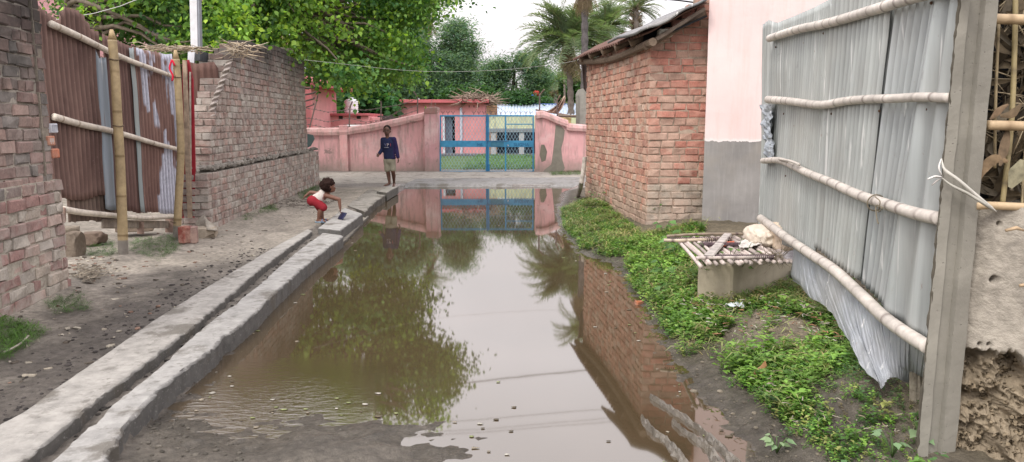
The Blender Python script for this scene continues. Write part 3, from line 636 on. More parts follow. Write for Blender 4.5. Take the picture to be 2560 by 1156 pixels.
# ================================================================== LEFT TIN FENCE
FA = np.array((-4.22, 6.75, 0)); FB = np.array((-4.24, 9.5, 0)); FD = (FB-FA)/np.linalg.norm(FB-FA)
fp = lambda px, py, o=0: PL(px, py, FA+np.array((o, 0, 0)), FB+np.array((o, 0, 0)))
t = empty('tin_fence', (-4.2, 8, 0), 'leaning rusty corrugated tin fence with bamboo poles beside the sooty wall', 'fence')
topc = curve_tilt([(100, 0), (135, 18), (160, 40), (190, 60), (205, 28), (240, 40), (252, 60), (262, 80), (280, 90), (320, 105), (345, 118), (380, 128), (436, 140)])
def tin(name, x0, x1, botfn, mat, off=0, parent=None, topfn=topc, amp=.011, pitch=.078, col=(1, 1, 1), label=None, lean=0, nv=26, fpf=None, rag=.012, zoff=0):
    amp = amp*1.5
    fpf = fpf or fp; a, b = fpf(x0, 300, off), fpf(x1, 300, off); Lw = np.linalg.norm((b-a)[:2]); n_ = max(8, int(Lw/pitch*8)); V = []
    u = np.linspace(0, 1, n_)
    xs_ = []
    P = np.zeros((n_, nv, 3))
    for i, q in enumerate(u):
        s_ = a*(1-q)+b*q; d_ = (s_[1]*cT)*1.0; px = 1280+s_[0]*F/(s_[1]*cT+.15)
        zt_ = fpf(px, float(topfn(px)), off)[2]+rag*vn(q*Lw*22, 3.3, off*50); zb_ = fpf(px, float(botfn(px)), off)[2]+rag*vn(q*Lw*18, 7.7, off*50)
        for j, r_ in enumerate(np.linspace(0, 1, nv)): P[i, j] = (s_[0], s_[1], zb_*(1-r_)+zt_*r_)
    ph = u[:, None]*Lw/pitch*2*math.pi; nn = np.array((FD[1], -FD[0], 0)) if fpf is fp else np.array((0, -1, 0))
    P += nn*(amp*np.sin(ph)+.02*fbm(P[..., 1]*1.6+off*9, P[..., 2]*1.3, P[..., 0]*2, 3, 5)+lean*(P[..., 2]-1))[..., None]
    i = np.arange(n_-1)[:, None]*nv+np.arange(nv-1)[None]; mb = MB(); mb.add(P.reshape(-1, 3), np.ascontiguousarray(np.stack([i, i+nv, i+nv+1, i+1], -1).reshape(-1, 4)), col)
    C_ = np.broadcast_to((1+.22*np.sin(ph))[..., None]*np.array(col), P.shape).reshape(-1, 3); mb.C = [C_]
    o = mb.build(name, mat, parent if parent is not None else t, True)
    m_ = o.modifiers.new('s', 'SOLIDIFY'); m_.thickness = .003
    if label: o['label'] = label
    return o
b1 = curve_tilt([(130, 490), (160, 492), (185, 500), (215, 500), (255, 488)]); b2 = curve_tilt([(150, 556), (260, 552), (330, 552)])
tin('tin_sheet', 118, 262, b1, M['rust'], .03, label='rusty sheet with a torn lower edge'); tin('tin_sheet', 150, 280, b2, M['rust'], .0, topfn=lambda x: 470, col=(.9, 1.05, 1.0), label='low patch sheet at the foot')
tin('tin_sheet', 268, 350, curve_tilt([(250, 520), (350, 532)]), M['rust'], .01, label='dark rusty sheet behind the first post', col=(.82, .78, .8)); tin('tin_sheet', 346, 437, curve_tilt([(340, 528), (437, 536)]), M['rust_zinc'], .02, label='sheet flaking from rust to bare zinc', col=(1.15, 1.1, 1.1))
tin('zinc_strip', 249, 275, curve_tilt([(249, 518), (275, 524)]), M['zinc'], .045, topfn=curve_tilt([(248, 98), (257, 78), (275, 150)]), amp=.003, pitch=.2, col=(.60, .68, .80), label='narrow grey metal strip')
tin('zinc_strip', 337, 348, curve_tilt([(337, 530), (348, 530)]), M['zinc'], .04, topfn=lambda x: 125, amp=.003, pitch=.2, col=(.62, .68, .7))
for pts in ([(250, 553), (300, 560), (345, 566), (420, 570)],):
    mb = MB(); a, b = fp(255, 560, .02), fp(430, 562, .02); beam(mb, a, b, .03, .09, (.25, .21, .17), .006, .003); mb.build('bottom_plank', M['wood'], t)
for (px, y0, y1, w_) in ((352, 555, 585, .07), (425, 540, 588, .1), (150, 520, 556, .1)):
    mb = MB(); beam(mb, fp(px, y0, .05), fp(px, y1, .05), w_, .02, (.22, .15, .12), .004, .004); mb.build('scrap_board', M['wood'], t)
pale = (.60, .54, .46); yel = (.36, .275, .155)
for k, (pts, r0, r1) in enumerate([([(128, 60), (205, 95), (280, 133), (360, 165), (438, 194)], .036, .027), ([(136, 293), (205, 312), (280, 328), (340, 345), (400, 362), (444, 373)], .036, .028), ([(160, 524), (215, 533), (300, 540), (370, 545), (440, 541)], .034, .026)]):
    mb = MB(); bamboo(mb, [fp(x, y, .075) for x, y in pts], r0*.92, r1*.92, .33, 12, pale, (.26, .19, .13), k+3); mb.build('bamboo_rail', M['bamboo'], t)
def post(pts, r0, r1, seed, pr, label):
    mb = MB(); P = [np.array(p) for p in pts]; bamboo(mb, P, r0, r1, .36, 14, yel, (.17, .115, .055), seed)
    P2 = P[-1]+(P[-1]-P[-2])/np.linalg.norm(P[-1]-P[-2])*.10; tube(mb, [P[-1], P2], [r1*.98, r1*.35], 12, (.38, .28, .15))
    for V, C in zip(mb.V, mb.C): pass
    mb.C = [np.where((V[:, 2:3] < .30), np.array((.20, .18, .155)), C) for V, C in zip(mb.V, mb.C)]
    o = mb.build('bamboo_post', M['bamboo'], pr); o['label'] = label; return o
gA = G(309, 645, .11); gB = G(441, 606, .11)
q1 = [WY(x, y, gA[1]+.02) for x, y in ((309, 645), (304, 500), (296, 330), (288, 180), (281, 100))]; post(q1, .050, .043, 5, t, 'thick yellow bamboo post with a pointed top')
q2 = [WY(x, y, gB[1]+.02) for x, y in ((441, 610), (448, 480), (452, 370), (448, 260), (440, 148))]; post(q2, .045, .038, 6, t, 'yellow bamboo post tied with red ribbon')
mb = MB()
for p, r_ in ((q1[2]+(0, 0, .06), .052), (q1[3]+(0, 0, .12), .050), (q2[0]+(0, 0, .26), .049), (q2[4]+(0, 0, -.2), .044)):
    mb = MB(); a = np.linspace(0, 2*math.pi, 14); tube(mb, np.stack([p[0]+r_*np.cos(a), p[1]+r_*np.sin(a), p[2]+.006*np.sin(a*2)], 1), .006, 5, (.16, .12, .08), False); mb.build('rope_tie', M['straw'], t)
mb = MB(); rp = [WY(x, y, gB[1]-.05) for x, y in ((437, 165), (430, 150), (427, 158), (424, 172), (432, 190), (430, 203))]; tube(mb, path(rp, .02), .012, 5, (.62, .03, .06), True, .3); mb.build('ribbon', M['cloth'], t)

# red painted door leaf with a wooden batten, between post and wall
t = empty('red_door', WY(468, 575, 9.75)*np.array((1, 1, 0)), 'narrow dark red painted board with a pale batten behind the bamboo post', 'door')
def slab(mb, pts, y, th, col, mat=None):
    F0 = [WY(px, p_, y) for px, p_ in pts]; B0 = [p+np.array((0, th, 0)) for p in F0]; n_ = len(pts)
    mb.add(np.array(F0+B0), [tuple(range(n_)), tuple(range(2*n_-1, n_-1, -1))]+[(i, (i+1) % n_, n_+(i+1) % n_, n_+i) for i in range(n_)], col)
mb = MB(); slab(mb, [(456, 152), (472, 150), (483, 200), (488, 420), (486, 547), (450, 547)], 9.72, .02, (.27, .018, .028)); mb.build('panel', M['blue'], t)
mb = MB(); slab(mb, [(456, 150), (465, 152), (473, 340), (479, 545), (469, 546), (463, 420)], 9.66, .03, (.34, .26, .19)); mb.build('batten', M['wood'], t)
mb = MB(); slab(mb, [(473, 180), (476, 180), (478, 500), (474, 500)], 9.69, .02, (.4, .36, .3)); mb.build('batten', M['wood'], t)
# second rusty sheet, further back
t = empty('tin_sheet', WY(510, 500, 10.6)*np.array((1, 1, 0)), 'tall rusty corrugated sheet standing behind the broken wall end', 'sheet')
def fpy(px, py, o=0): return WY(px, py, 10.7-o)
def stin(x0, x1, topf, bot, mat, par, Yd, amp=.012, pitch=.09, col=(1, 1, 1)):
    a, b = WY(x0, 300, Yd), WY(x1, 300, Yd); Lw = b[0]-a[0]; n_ = int(Lw/pitch*8)+4; nv = 14; u = np.linspace(0, 1, n_); P = np.zeros((n_, nv, 3))
    for i, q in enumerate(u):
        px = x0*(1-q)+x1*q; zt_ = WY(px, float(topf(px)), Yd)[2]; zb_ = WY(px, float(bot(px)), Yd)[2]
        for j, r_ in enumerate(np.linspace(0, 1, nv)): P[i, j] = (a[0]+Lw*q, Yd, zb_*(1-r_)+zt_*r_)
    P[..., 1] += amp*np.sin(u[:, None]*Lw/pitch*6.283)+.02*fbm(P[..., 0]*2, P[..., 2]*2, 0, 3)
    i = np.arange(n_-1)[:, None]*nv+np.arange(nv-1)[None]; mb = MB(); mb.add(P.reshape(-1, 3), np.ascontiguousarray(np.stack([i, i+nv, i+nv+1, i+1], -1).reshape(-1, 4)), col)
    o = mb.build('sheet', mat, par, True); m_ = o.modifiers.new('s', 'SOLIDIFY'); m_.thickness = .003; return o
stin(470, 552, curve_tilt([(470, 152), (500, 160), (543, 155), (552, 170)]), curve_tilt([(470, 430), (510, 415), (552, 415)]), M['rust'], t, 10.75, col=(.8, .72, .7))
mb = MB(); slab(mb, [(488, 128), (500, 128), (500, 152), (488, 152)], 10.9, .3, (.05, .055, .06)); mb.build('top_board', M['wood'], t)
mb = MB(); slab(mb, [(516, 240), (560, 160), (560, 412), (486, 412)], 10.95, .03, (.7, .7, .7)); mb.build('wall_gap_shade', M['dark'], t)  # near-black sheet stands in for the shade in the wall gap
# curled strip hanging on the wall end
mb = MB(); ctr = [WY(x, y, 10.35) for x, y in ((573, 152), (566, 175), (555, 205), (545, 230), (536, 255), (530, 280), (535, 300))]; C = path(ctr, .012); s_ = np.arange(len(C))*.012
C[:, 1] += .02*np.sin(s_*2*math.pi/.075); wv = np.array((1, -.15, .35))/1.07; P = np.stack([C-wv*.055+(0, .0, 0), C-wv*.02+(0, -.02, 0), C+wv*.02+(0, -.02, 0), C+wv*.055], 1)
i = np.arange(len(C)-1)[:, None]*4+np.arange(3)[None]; zc = (.5+.5*np.sin(s_*2*math.pi/.15+1))[:, None, None]*np.ones((1, 4, 1)); cc = np.array((1.2, 1.0, .95))*(1-zc)+np.array((.75, .62, .55))*zc
mb.add(P.reshape(-1, 3), np.stack([i, i+4, i+5, i+1], -1).reshape(-1, 4), cc.reshape(-1, 3)); o = mb.build('curled_tin_strip', M['zinc'], None, True); m_ = o.modifiers.new('s', 'SOLIDIFY'); m_.thickness = .004
tag(o, 'curled corrugated strip with rust spots hanging down the broken wall edge', 'metal strip')
# dry palm litter on the tops
def sticks(name, c, ext, n_, l, r, cols, label, cat, flat=True, seed=0, up=.25, kind=None):
    rr = np.random.default_rng(seed); mb = MB()
    for q in range(n_):
        p = np.array(c)+rr.uniform(-1, 1, 3)*np.array(ext); a = rr.uniform(0, 6.28); d_ = np.array((math.cos(a), math.sin(a), rr.normal(0, up))); l_ = l*rr.uniform(.4, 1.2); m_ = p+d_*l_*.5+rr.normal(0, l*.08, 3)
        tube(mb, [p, m_, p+d_*l_], [r, r*.8, r*.3], 4, np.array(cols[rr.integers(len(cols))])*rr.uniform(.7, 1.2), True)
    return tag(mb.build(name, M['straw']), label, cat, None, kind)
dry = [(.42, .34, .24), (.30, .24, .17), (.5, .42, .32)]
sticks('dry_palm_leaf', WY(605, 125, 10.5), (.14, .1, .08), 60, .3, .007, dry, 'dry frayed palm leaf lying on the ragged top of the long wall', 'dry leaf', seed=1)
sticks('dry_thatch', WY(440, 122, 10.2), (.34, .15, .02), 90, .35, .006, dry, 'flat dry thatch laid over the bamboo post top', 'thatch', seed=2, up=.06)
mb = MB(); tube(mb, path([onS(676, 127, .2)+(0, 0, .02), onS(732, 127, .2)+(0, 0, .0)], .05), .05, 9, (.3, .26, .21)); tag(mb.build('short_log', M['wood']), 'short pale log lying on top of the long brick wall', 'log')
# utility pole: two bolted flat channels
PY_ = 12.0
t = empty('metal_pole', WY(482, 500, PY_)*np.array((1, 1, 0)), 'tall grey metal channel pole standing behind the fence at the tree', 'pole')
mb = MB(); slab(mb, [(466, -300), (486, -300), (494, 120), (477, 120)], PY_, .06, (.62, .62, .64)); mb.build('channel', M['plain'], t)
mb = MB(); slab(mb, [(487, -300), (491, -300), (500, 122), (495, 122)], PY_+.01, .1, (.24, .25, .28)); mb.build('channel', M['plain'], t)
mb = MB(); slab(mb, [(470, 122), (487, 122), (484, 178), (468, 178)], 11.0, .04, (.55, .56, .60)); tag(mb.build('metal_offcut', M['plain']), 'short grey metal offcut hanging below the thatch', 'metal strip')

# rubble, stones and litter at the foot of the fence
def stone(name, p, s, col, label, cat, mat='mud', seed=0, rot=0):
    import bmesh
    bm = bmesh.new(); bmesh.ops.create_icosphere(bm, subdivisions=3, radius=1); me = bpy.data.meshes.new(name)
    for v in bm.verts:
        c = v.co; k = 1+.45*float(fbm(c.x*1.3+seed, c.y*1.3, c.z*1.3, 3, 5)); q = np.clip(np.array(c)*k, -.72, .72); v.co = q
    bm.to_mesh(me); bm.free(); V = np.array([v.co for v in me.vertices])*np.array(s); V = V@rotz(rot).T+np.array(p); f = [tuple(q.vertices) for q in me.polygons]; bpy.data.meshes.remove(me)
    mb = MB(); mb.add(V, f, col); return tag(mb.build(name, M[mat]), label, cat)
def gz(px, py, z=.1):
    p = G(px, py, z); h_ = float(height(np.array([p[0]]), np.array([p[1]]))[0]); p = G(px, py, h_); return np.array((p[0], p[1], h_))
stone('boulder', gz(186, 640)+(0, 0, .10), (.10, .14, .2), (.62, .56, .52), 'rounded grey stone leaning at the corner of the sooty wall', 'stone', seed=1)
stone('concrete_lump', gz(215, 605)+(-.2, 0, .1), (.17, .14, .1), (.7, .66, .62), 'grey concrete lump under the tin fence, left of the thick post', 'rubble', seed=2, rot=.5)
stone('concrete_lump', gz(262, 612)+(-.12, 0, .07), (.15, .14, .09), (.6, .5, .46), 'pinkish brown lump right behind the thick bamboo post', 'rubble', seed=3)
stone('broken_slab', gz(360, 590)+(-.1, 0, .10), (.28, .20, .06), (.66, .58, .54), 'tilted broken slab under the zinc coloured sheet', 'rubble', seed=4, rot=.4)
stone('flat_stone', gz(520, 592)+(-.1, 0, .05), (.26, .20, .09), (.95, .9, .84), 'flat grey stone lying between the red bricks and the wall end', 'stone', seed=5, rot=.2)
for i_k, (px, c) in enumerate(((458, (.24, .07, .055)), (470, (.21, .065, .055)), (484, (.3, .2, .18)))):
    mb = MB(); p = gz(px, 606); box(mb, p+(0, .02, .085), (.036, .06, .095), rotz(.1*i_k), c, .008, .003)
    tag(mb.build('standing_brick', M['brick_hut']), ['dark red brick on end nearest the ribbon post', 'dark red brick on end in the middle of three', 'greyish brick on end beside the flat stone'][i_k], 'brick', 'bricks standing on end at the post foot')
mb = MB(); a, b, c_, d_ = gz(472, 580)+(0, .5, .20), gz(540, 560)+(-.4, 0, .16), gz(555, 590)+(-.2, 0, .02), gz(480, 604)+(.1, .2, .12)
grid(mb, quadfn(a, b, c_, d_), 14, 10); mb.V[0][:, 2] += .03*fbm(mb.V[0][:, 0]*5, mb.V[0][:, 1]*5, 0, 4); o = mb.build('cement_ramp', M['mud'], None, True); m_ = o.modifiers.new('s', 'SOLIDIFY'); m_.thickness = .12; m_.offset = -1; tag(o, 'small rough cement ramp running down beside the wall end', 'ramp')

# ================================================================== COMPOUND WALL AND BLUE GATE
YW = 22.7
GW = lambda px, py, o=0: WY(px, py, YW-o)
def wallprism(mb, pts, y, th, col=(1, 1, 1), sub=.25):
    """outline of (px top, px bottom) columns at plane y"""
    xs_ = np.linspace(pts[0][0], pts[-1][0], max(4, int(abs(pts[-1][0]-pts[0][0])/6))); tf = curve_tilt([(p[0], p[1]) for p in pts]); P = []
    T_ = [WY(x, float(tf(x)), y) for x in xs_]; n_ = len(xs_)
    V = []
    for p in T_:
        p = p+np.array((0, 0, .012*float(vn(p[0]*3, 1.5)))); V += [(p[0], y, -.1), (p[0], y, p[2]), (p[0], y+th, p[2]), (p[0], y+th, -.1)]
    i = np.arange(n_-1)[:, None]*4+np.arange(4)[None]; j = np.arange(n_-1)[:, None]*4+(np.arange(4)+1)[None] % 4
    f = list(map(tuple, np.stack([i, i+4, j+4, j], -1).reshape(-1, 4)))+[(0, 1, 2, 3), tuple(range((n_-1)*4, n_*4))[::-1]]; mb.add(np.array(V), f, col)
def coping(mb, pts, y, h_, th, col=(1, 1, 1)):
    C = path([WY(a, b, y) for a, b in pts], .12); V = []
    prof = [(-.09, -.12), (-.11, -.05), (-.08, .02), (.02, .05), (th, .05), (th+.08, -.02), (th+.08, -.12)]; k = len(prof)
    for c in C:
        for a, b in prof: V.append((c[0], c[1]+a, c[2]+b*h_/.17+.01*float(vn(c[0]*4, a*30))))
    n_ = len(C); i = np.arange(n_-1)[:, None]*k+np.arange(k)[None]; j = np.arange(n_-1)[:, None]*k+(np.arange(k)+1)[None] % k
    f = list(map(tuple, np.stack([i, i+k, j+k, j], -1).reshape(-1, 4)))+[tuple(range(k)), tuple(range((n_-1)*k, n_*k))[::-1]]; mb.add(np.array(V), f, col)
t = empty('compound_wall', GW(930, 430)*np.array((1, 1, 0)), 'stained pink compound wall rising to the gate pillar, behind the boy', 'wall')
mb = MB(); wallprism(mb, [(560, 322), (840, 322), (900, 318), (960, 305), (1010, 296), (1066, 285)], YW, .25); mb.build('wall', M['pink_wall'], t)
mb = MB(); coping(mb, [(560, 325), (840, 325), (880, 322), (930, 314), (985, 303), (1030, 293), (1064, 285)], YW, .22, .25); mb.build('coping', M['coping'], t)
mb = MB(); box(mb, GW(861, 380)*np.array((1, 1, 0))+(0, -.03, .7), (.12, .06, .70), None, (1, .97, .95), .01); mb.build('pilaster', M['pink_wall'], t)
mb = MB(); pc = GW(1081, 430); box(mb, (pc[0], YW+.05, GW(1081, 277)[2]/2), (.20, .22, GW(1081, 277)[2]/2), None, (.86, .86, .88), .02, .004); pil = mb.build('pillar', M['pink_wall'], t)
mb = MB(); box(mb, (pc[0], YW+.05, GW(1081, 277)[2]), (.205, .225, .10), None, (.55, .5, .47), .02, .008)
for q in range(5): tube(mb, [(pc[0]-.1+.05*q, YW+.05+.04*(q % 2), GW(1081, 277)[2]), (pc[0]-.1+.05*q+.01, YW+.05, GW(1081, 277)[2]+.1+.12*((q*7) % 3))], .008, 5, (.2, .1, .07))
mb.build('pillar_cap', M['coping'], t)
t = empty('compound_wall', GW(1400, 430)*np.array((1, 1, 0)), 'pink compound wall with a grey cement patch between gate and brick hut', 'wall')
mb = MB(); wallprism(mb, [(1338, 288), (1352, 285), (1380, 296), (1420, 310), (1462, 322), (1900, 335)], YW-.3, .25); mb.build('wall', M['pink_wall'], t)
mb = MB(); coping(mb, [(1340, 284), (1356, 282), (1385, 293), (1420, 306), (1462, 317), (1900, 330)], YW-.3, .2, .25); mb.build('coping', M['coping'], t)
mb = MB(); yf = YW-.306; pp = [(1389, 312), (1404, 316), (1412, 326), (1409, 350), (1403, 372), (1406, 400), (1412, 420), (1404, 437), (1352, 437), (1362, 424), (1378, 412), (1382, 385), (1386, 350)]
slab(mb, pp, yf, .004, (.9, .88, .86)); mb.build('cement_patch', M['post'], t)
mb = MB(); slab(mb, [(1353, 362), (1361, 362), (1368, 380), (1364, 402), (1354, 406), (1349, 388)], yf+.001, .003, (.75, .74, .68)); mb.build('cement_patch', M['post'], t)
for px in (1044, 873, 772, 952):
    base = {1044: 284, 873: 316, 772: 322, 952: 305}[px]; tp = {1044: 243, 873: 268, 772: 250, 952: 256}[px]; dx = {1044: 0, 873: 2, 772: 20, 952: 1}[px]
    mb = MB(); a, b = WY(px, base+6, YW+.12), WY(px+dx, tp, YW+.12); beam(mb, a, b, .035, .035, (.17, .13, .115), .004)
    c_ = WY(px+dx+{1044: -10, 873: 6, 772: 3, 952: -2}[px], tp-14 if px != 952 else tp-2, YW+.0); beam(mb, b, c_, .03, .03, (.17, .13, .115), .004)
    tag(mb.build('barbed_wire_post', M['wood']), {1044: 'rusty bent wire post beside the gate pillar', 873: 'thin wire post in front of the white water tank', 772: 'slanting wire post beside the end of the long brick wall', 952: 'upright wire post on the wall above the boy'}[px], 'post', 'posts carrying barbed wire on the pink wall')
for px, base, tp, dx in ((1349, 282, 238, 12), (1393, 296, 252, 8)):
    mb = MB(); a, b = WY(px, base+6, YW-.2), WY(px, tp, YW-.2); beam(mb, a, b, .04, .04, (.12, .09, .09), .004); beam(mb, b, WY(px+dx, tp-14, YW-.3), .04, .03, (.2, .15, .12), .004)
    tag(mb.build('barbed_wire_post', M['wood']), 'dark wire post rising just right of the blue gate' if px == 1349 else 'rusty wire post in front of the hanging cloth', 'post', 'posts carrying barbed wire on the pink wall')
def wire(name, pts, r, col, label, cat='wire', barbs=False, sag=0, group=None):
    mb = MB(); C = path(pts, .25)
    tube(mb, C, r, 5, col, True)
    if barbs:
        for c in path(pts, .14): 
            for q in (1, -1): tube(mb, [c-np.array((.02, 0, .02*q)), c+np.array((.02, .01, .02*q))], r*.8, 4, col)
    return tag(mb.build(name, M['plain']), label, cat, group)
for k, (y1, y2, y3, y4) in enumerate(((272, 268, 262, 246), (296, 290, 292, 262), (312, 305, 296, 274))):
    wire('barbed_wire', [WY(640, y1+4, YW+.1), WY(772, y1, YW+.1), WY(820, y1+9, YW+.1), WY(873, y2+6, YW+.1), WY(915, y3+14, YW+.1), WY(953, y3+8, YW+.1), WY(1000, y4+16, YW+.1), WY(1044, y4+2, YW+.1)], .008, (.16, .13, .12), ['topmost', 'middle', 'lowest'][k]+' barbed strand above the pink wall behind the boy', 'wire', True, group='barbed strands over the compound wall')
# gate
t = empty('blue_gate', GW(1217, 434)*np.array((1, 1, 0)), 'double blue steel gate with diamond mesh in the pink wall', 'gate')
bl = (.06, .29, .50); blm = (.27, .42, .50); YG = YW-.02
gz_ = lambda px, py, o=0: WY(px, py, YG-o)
def bar(mb, x0, y0, x1, y1, w_, o=0, col=bl, th=.04):
    beam(mb, gz_(x0, y0, o), gz_(x1, y1, o), th, w_, col, .003)
for nm, x0, x1, mids in (('left leaf', 1101, 1216, []), ('right leaf', 1221, 1333, [1264])):
    mb = MB()
    for x in (x0, x1): bar(mb, x, 288, x, 431, .05)
    for y in (290, 430): bar(mb, x0+2, y, x1-2, y, .045, .001)
    for x in mids: bar(mb, x, 288, x, 431, .04, .002)
    if mids: bar(mb, 1266, 311, 1332, 311, .03, .003); bar(mb, 1224, 325, 1332, 325, .02, .003, (.25, .33, .38))
    lf = mb.build('gate_leaf', M['blue'], t); lf['label'] = nm+' of the gate'
    mb = MB(); a, b = gz_(x0, 352), gz_(x1, 368); box(mb, ((a+b)/2)+(0, -.028, 0), ((b[0]-a[0])/2+.01, .008, abs(a[2]-b[2])/2), None, bl, .003); bd = mb.build('band_plate', M['blue'], lf)
    mb = MB(); zb_, zt_ = gz_(x0, 430)[2], gz_(x0, 290)[2]; xa, xb = gz_(x0, 360)[0], gz_(x1, 360)[0]; pit = .098; slope = 1.75
    Hh = (zt_-zb_)
    for sg in (1, -1):
        k = -int(Hh/slope/pit)-2
        while True:
            xs0 = xa+k*pit
            if xs0 > xb+Hh/slope: break
            pts = []
            for zz_ in (0, Hh):
                pts.append((xs0+zz_/slope*sg, zz_))
            (ax, az), (bx, bz) = pts
            # clip in x
            def cl(ax, az, bx, bz):
                t0, t1 = 0., 1.; dx = bx-ax
                for lo, hi in ((xa, xb),):
                    ta, tb = (lo-ax)/dx, (hi-ax)/dx; ta, tb = min(ta, tb), max(ta, tb); t0, t1 = max(t0, ta), min(t1, tb)
                return (t0, t1)
            t0, t1 = cl(ax, az, bx, bz)
            if t1-t0 > .01:
                p = np.array((ax, YG+.004*sg, zb_+az)); q = np.array((bx, YG+.004*sg, zb_+bz)); beam(mb, p+(q-p)*t0, p+(q-p)*t1, .004, .010, blm, 0)
            k += 1
    mb.build('mesh', M['blue'], lf)
    for q in range(9):
        x = x0+6+(x1-x0-12)*q/8
        if nm[0] == 'l' and q in (3, 5): continue
        mb = MB(); b0 = gz_(x, 288); tube(mb, [b0, b0+(0, 0, .10)], .007, 5, (.16, .10, .11))
        for sg in (-1, 1): tube(mb, path([b0+(0, 0, .04), b0+(.03*sg, 0, .07), b0+(.05*sg, 0, .12)], .02), .006, 5, (.16, .10, .11))
        mb.build('spike', M['plain'], lf)
mb = MB(); bar(mb, 1218.5, 286, 1218.5, 436, .03, .05, (.04, .18, .36)); mb.build('centre_stile', M['blue'], t)
mb = MB(); box(mb, gz_(1222, 419, .06), (.028, .02, .10), None, (.03, .19, .38), .006); mb.build('bolt_box', M['blue'], t)
mb = MB(); box(mb, gz_(1243, 361, .045), (.19, .006, .06), None, (.06, .22, .33), .002); tube(mb, [gz_(1218, 353, .07), gz_(1272, 354, .07)], .012, 6, (.05, .12, .2)); mb.build('latch', M['blue'], t)
mb = MB(); box(mb, gz_(1270, 364, .06), (.015, .015, .022), None, (.6, .62, .62), .004); mb.build('padlock', M['plastic'], t)
def text(s, p, size, col, parent, rot=(R(90), 0, 0), th=.001, name='lettering'):
    c = bpy.data.curves.new(name, 'FONT'); c.body = s; c.size = size; c.extrude = th; o = bpy.data.objects.new(name, c); COL.objects.link(o); o.location = p; o.rotation_euler = rot
    bpy.context.view_layer.update(); me = bpy.data.meshes.new_from_object(o.evaluated_get(bpy.context.evaluated_depsgraph_get())); me.transform(o.matrix_world); bpy.data.objects.remove(o)
    at_ = me.color_attributes.new('Col', 'FLOAT_COLOR', 'POINT'); at_.data.foreach_set('color', np.tile(np.array((*col, 1.)), len(me.vertices)))
    me.materials.clear(); me.materials.append(M['plain']); o = bpy.data.objects.new(name, me); COL.objects.link(o)
    if parent is not None: o.parent = parent; o.matrix_parent_inverse = parent.matrix_basis.inverted()
    return o
text('SUGMA', gz_(1284, 366, .042)+(0, 0, 0), .135, (.03, .13, .27), t); text('MS', gz_(1193, 366, .042), .13, (.03, .14, .29), t)

# ================================================================== BUILDINGS BEHIND
def bx3(mb, x0, x1, y0, y1, z0, z1, col=(1, 1, 1), ch=.01): box(mb, ((x0+x1)/2, (y0+y1)/2, (z0+z1)/2), ((x1-x0)/2, (y1-y0)/2, (z1-z0)/2), None, col, ch)
Yb = 34.0
t = empty('school_building', WY(1110, 385, Yb)*np.array((1, 1, 0)), 'pink flat roofed building with a dark doorway seen through the left gate leaf', 'building')
x0, x1 = WY(986, 300, Yb)[0], WY(1214, 300, Yb)[0]; zr = WY(1100, 258, Yb)[2]; xd0, xd1 = WY(1112, 300, Yb)[0], WY(1137, 300, Yb)[0]; zd = WY(1120, 290, Yb)[2]
mb = MB(); bx3(mb, x0, xd0, Yb, Yb+4, -.1, zr); bx3(mb, xd1, x1, Yb, Yb+4, -.1, zr); bx3(mb, xd0, xd1, Yb+.002, Yb+4, zd, zr); bx3(mb, xd0, xd1, Yb+1.2, Yb+1.3, 0, zd, (.02, .02, .03)); wl = mb.build('wall', M['pink_far'], t)
mb = MB(); bx3(mb, xd0-.1, xd0, Yb-.03, Yb+.1, 0, zd, (.6, .66, .72)); bx3(mb, xd0, xd0+.3, Yb+.3, Yb+.35, 0, zd, (.18, .22, .30)); mb.build('door', M['plain'], t)
mb = MB(); bx3(mb, WY(1150, 300, Yb)[0], WY(1156, 300, Yb)[0], Yb-.08, Yb, 0, zr-.2, (.55, .58, .68)); mb.build('drain_pipe', M['plain'], t)
mb = MB(); bx3(mb, x0-.12, x1+.15, Yb-.35, Yb+4.1, zr, zr+.14); mb.build('roof_slab', M['red_trim'], t)
for q in range(3):
    mb = MB(); bx3(mb, WY(1172+12*q, 266, Yb)[0], WY(1174+12*q, 266, Yb)[0], Yb-.01, Yb+.01, WY(1170, 269, Yb)[2], WY(1170, 264, Yb)[2], (.05, .03, .03), 0); mb.build('vent', M['dark'], t)
sticks('brushwood', WY(1195, 249, Yb+.4), (.75, .7, .12), 260, .8, .02, [(.30, .23, .18), (.38, .3, .24), (.22, .17, .13)], 'heap of dry brushwood piled on the pink flat roof', 'brushwood', seed=5)
# low veranda to the right of it
t = empty('veranda_block', WY(1275, 385, 33)*np.array((1, 1, 0)), 'low cream block on stubby pillars under a pale tin roof, through the right gate leaf', 'building'); Yv = 33.
mb = MB(); xa, xb = WY(1222, 300, Yv)[0], WY(1470, 300, Yv)[0]; bx3(mb, xa, xb, Yv, Yv+.2, WY(1300, 322, Yv)[2], WY(1300, 289, Yv)[2], (.80, .95, .88)); mb.build('parapet', M['cream'], t)
mb = MB(); bx3(mb, xa, xb, Yv-.1, Yv+.3, WY(1300, 331, Yv)[2], WY(1300, 322, Yv)[2], (.22, .24, .26)); mb.build('beam', M['plain'], t)
mb = MB(); bx3(mb, xa, xb+.5, Yv+1.4, Yv+1.5, 0, WY(1300, 331, Yv)[2]+.1, (.02, .025, .04)); bx3(mb, x0, xa, Yv+.9, Yv+.95, 0, .12, (.3, .3, .3)); mb.build('back_wall', M['plain'], t)
mb = MB(); bx3(mb, x0, xb, Yv-.3, Yv+.6, -.1, .13, (.12, .12, .13)); mb.build('plinth', M['plain'], t)
for px in (1234, 1304, 1385, 1440):
    mb = MB(); c_ = WY(px, 340, Yv); bx3(mb, c_[0]-.11, c_[0]+.11, Yv-.05, Yv+.16, .0, WY(1300, 331, Yv)[2], (.42, .42, .43), .02); mb.build('pillar', M['plain'], t)
Yt = 36.
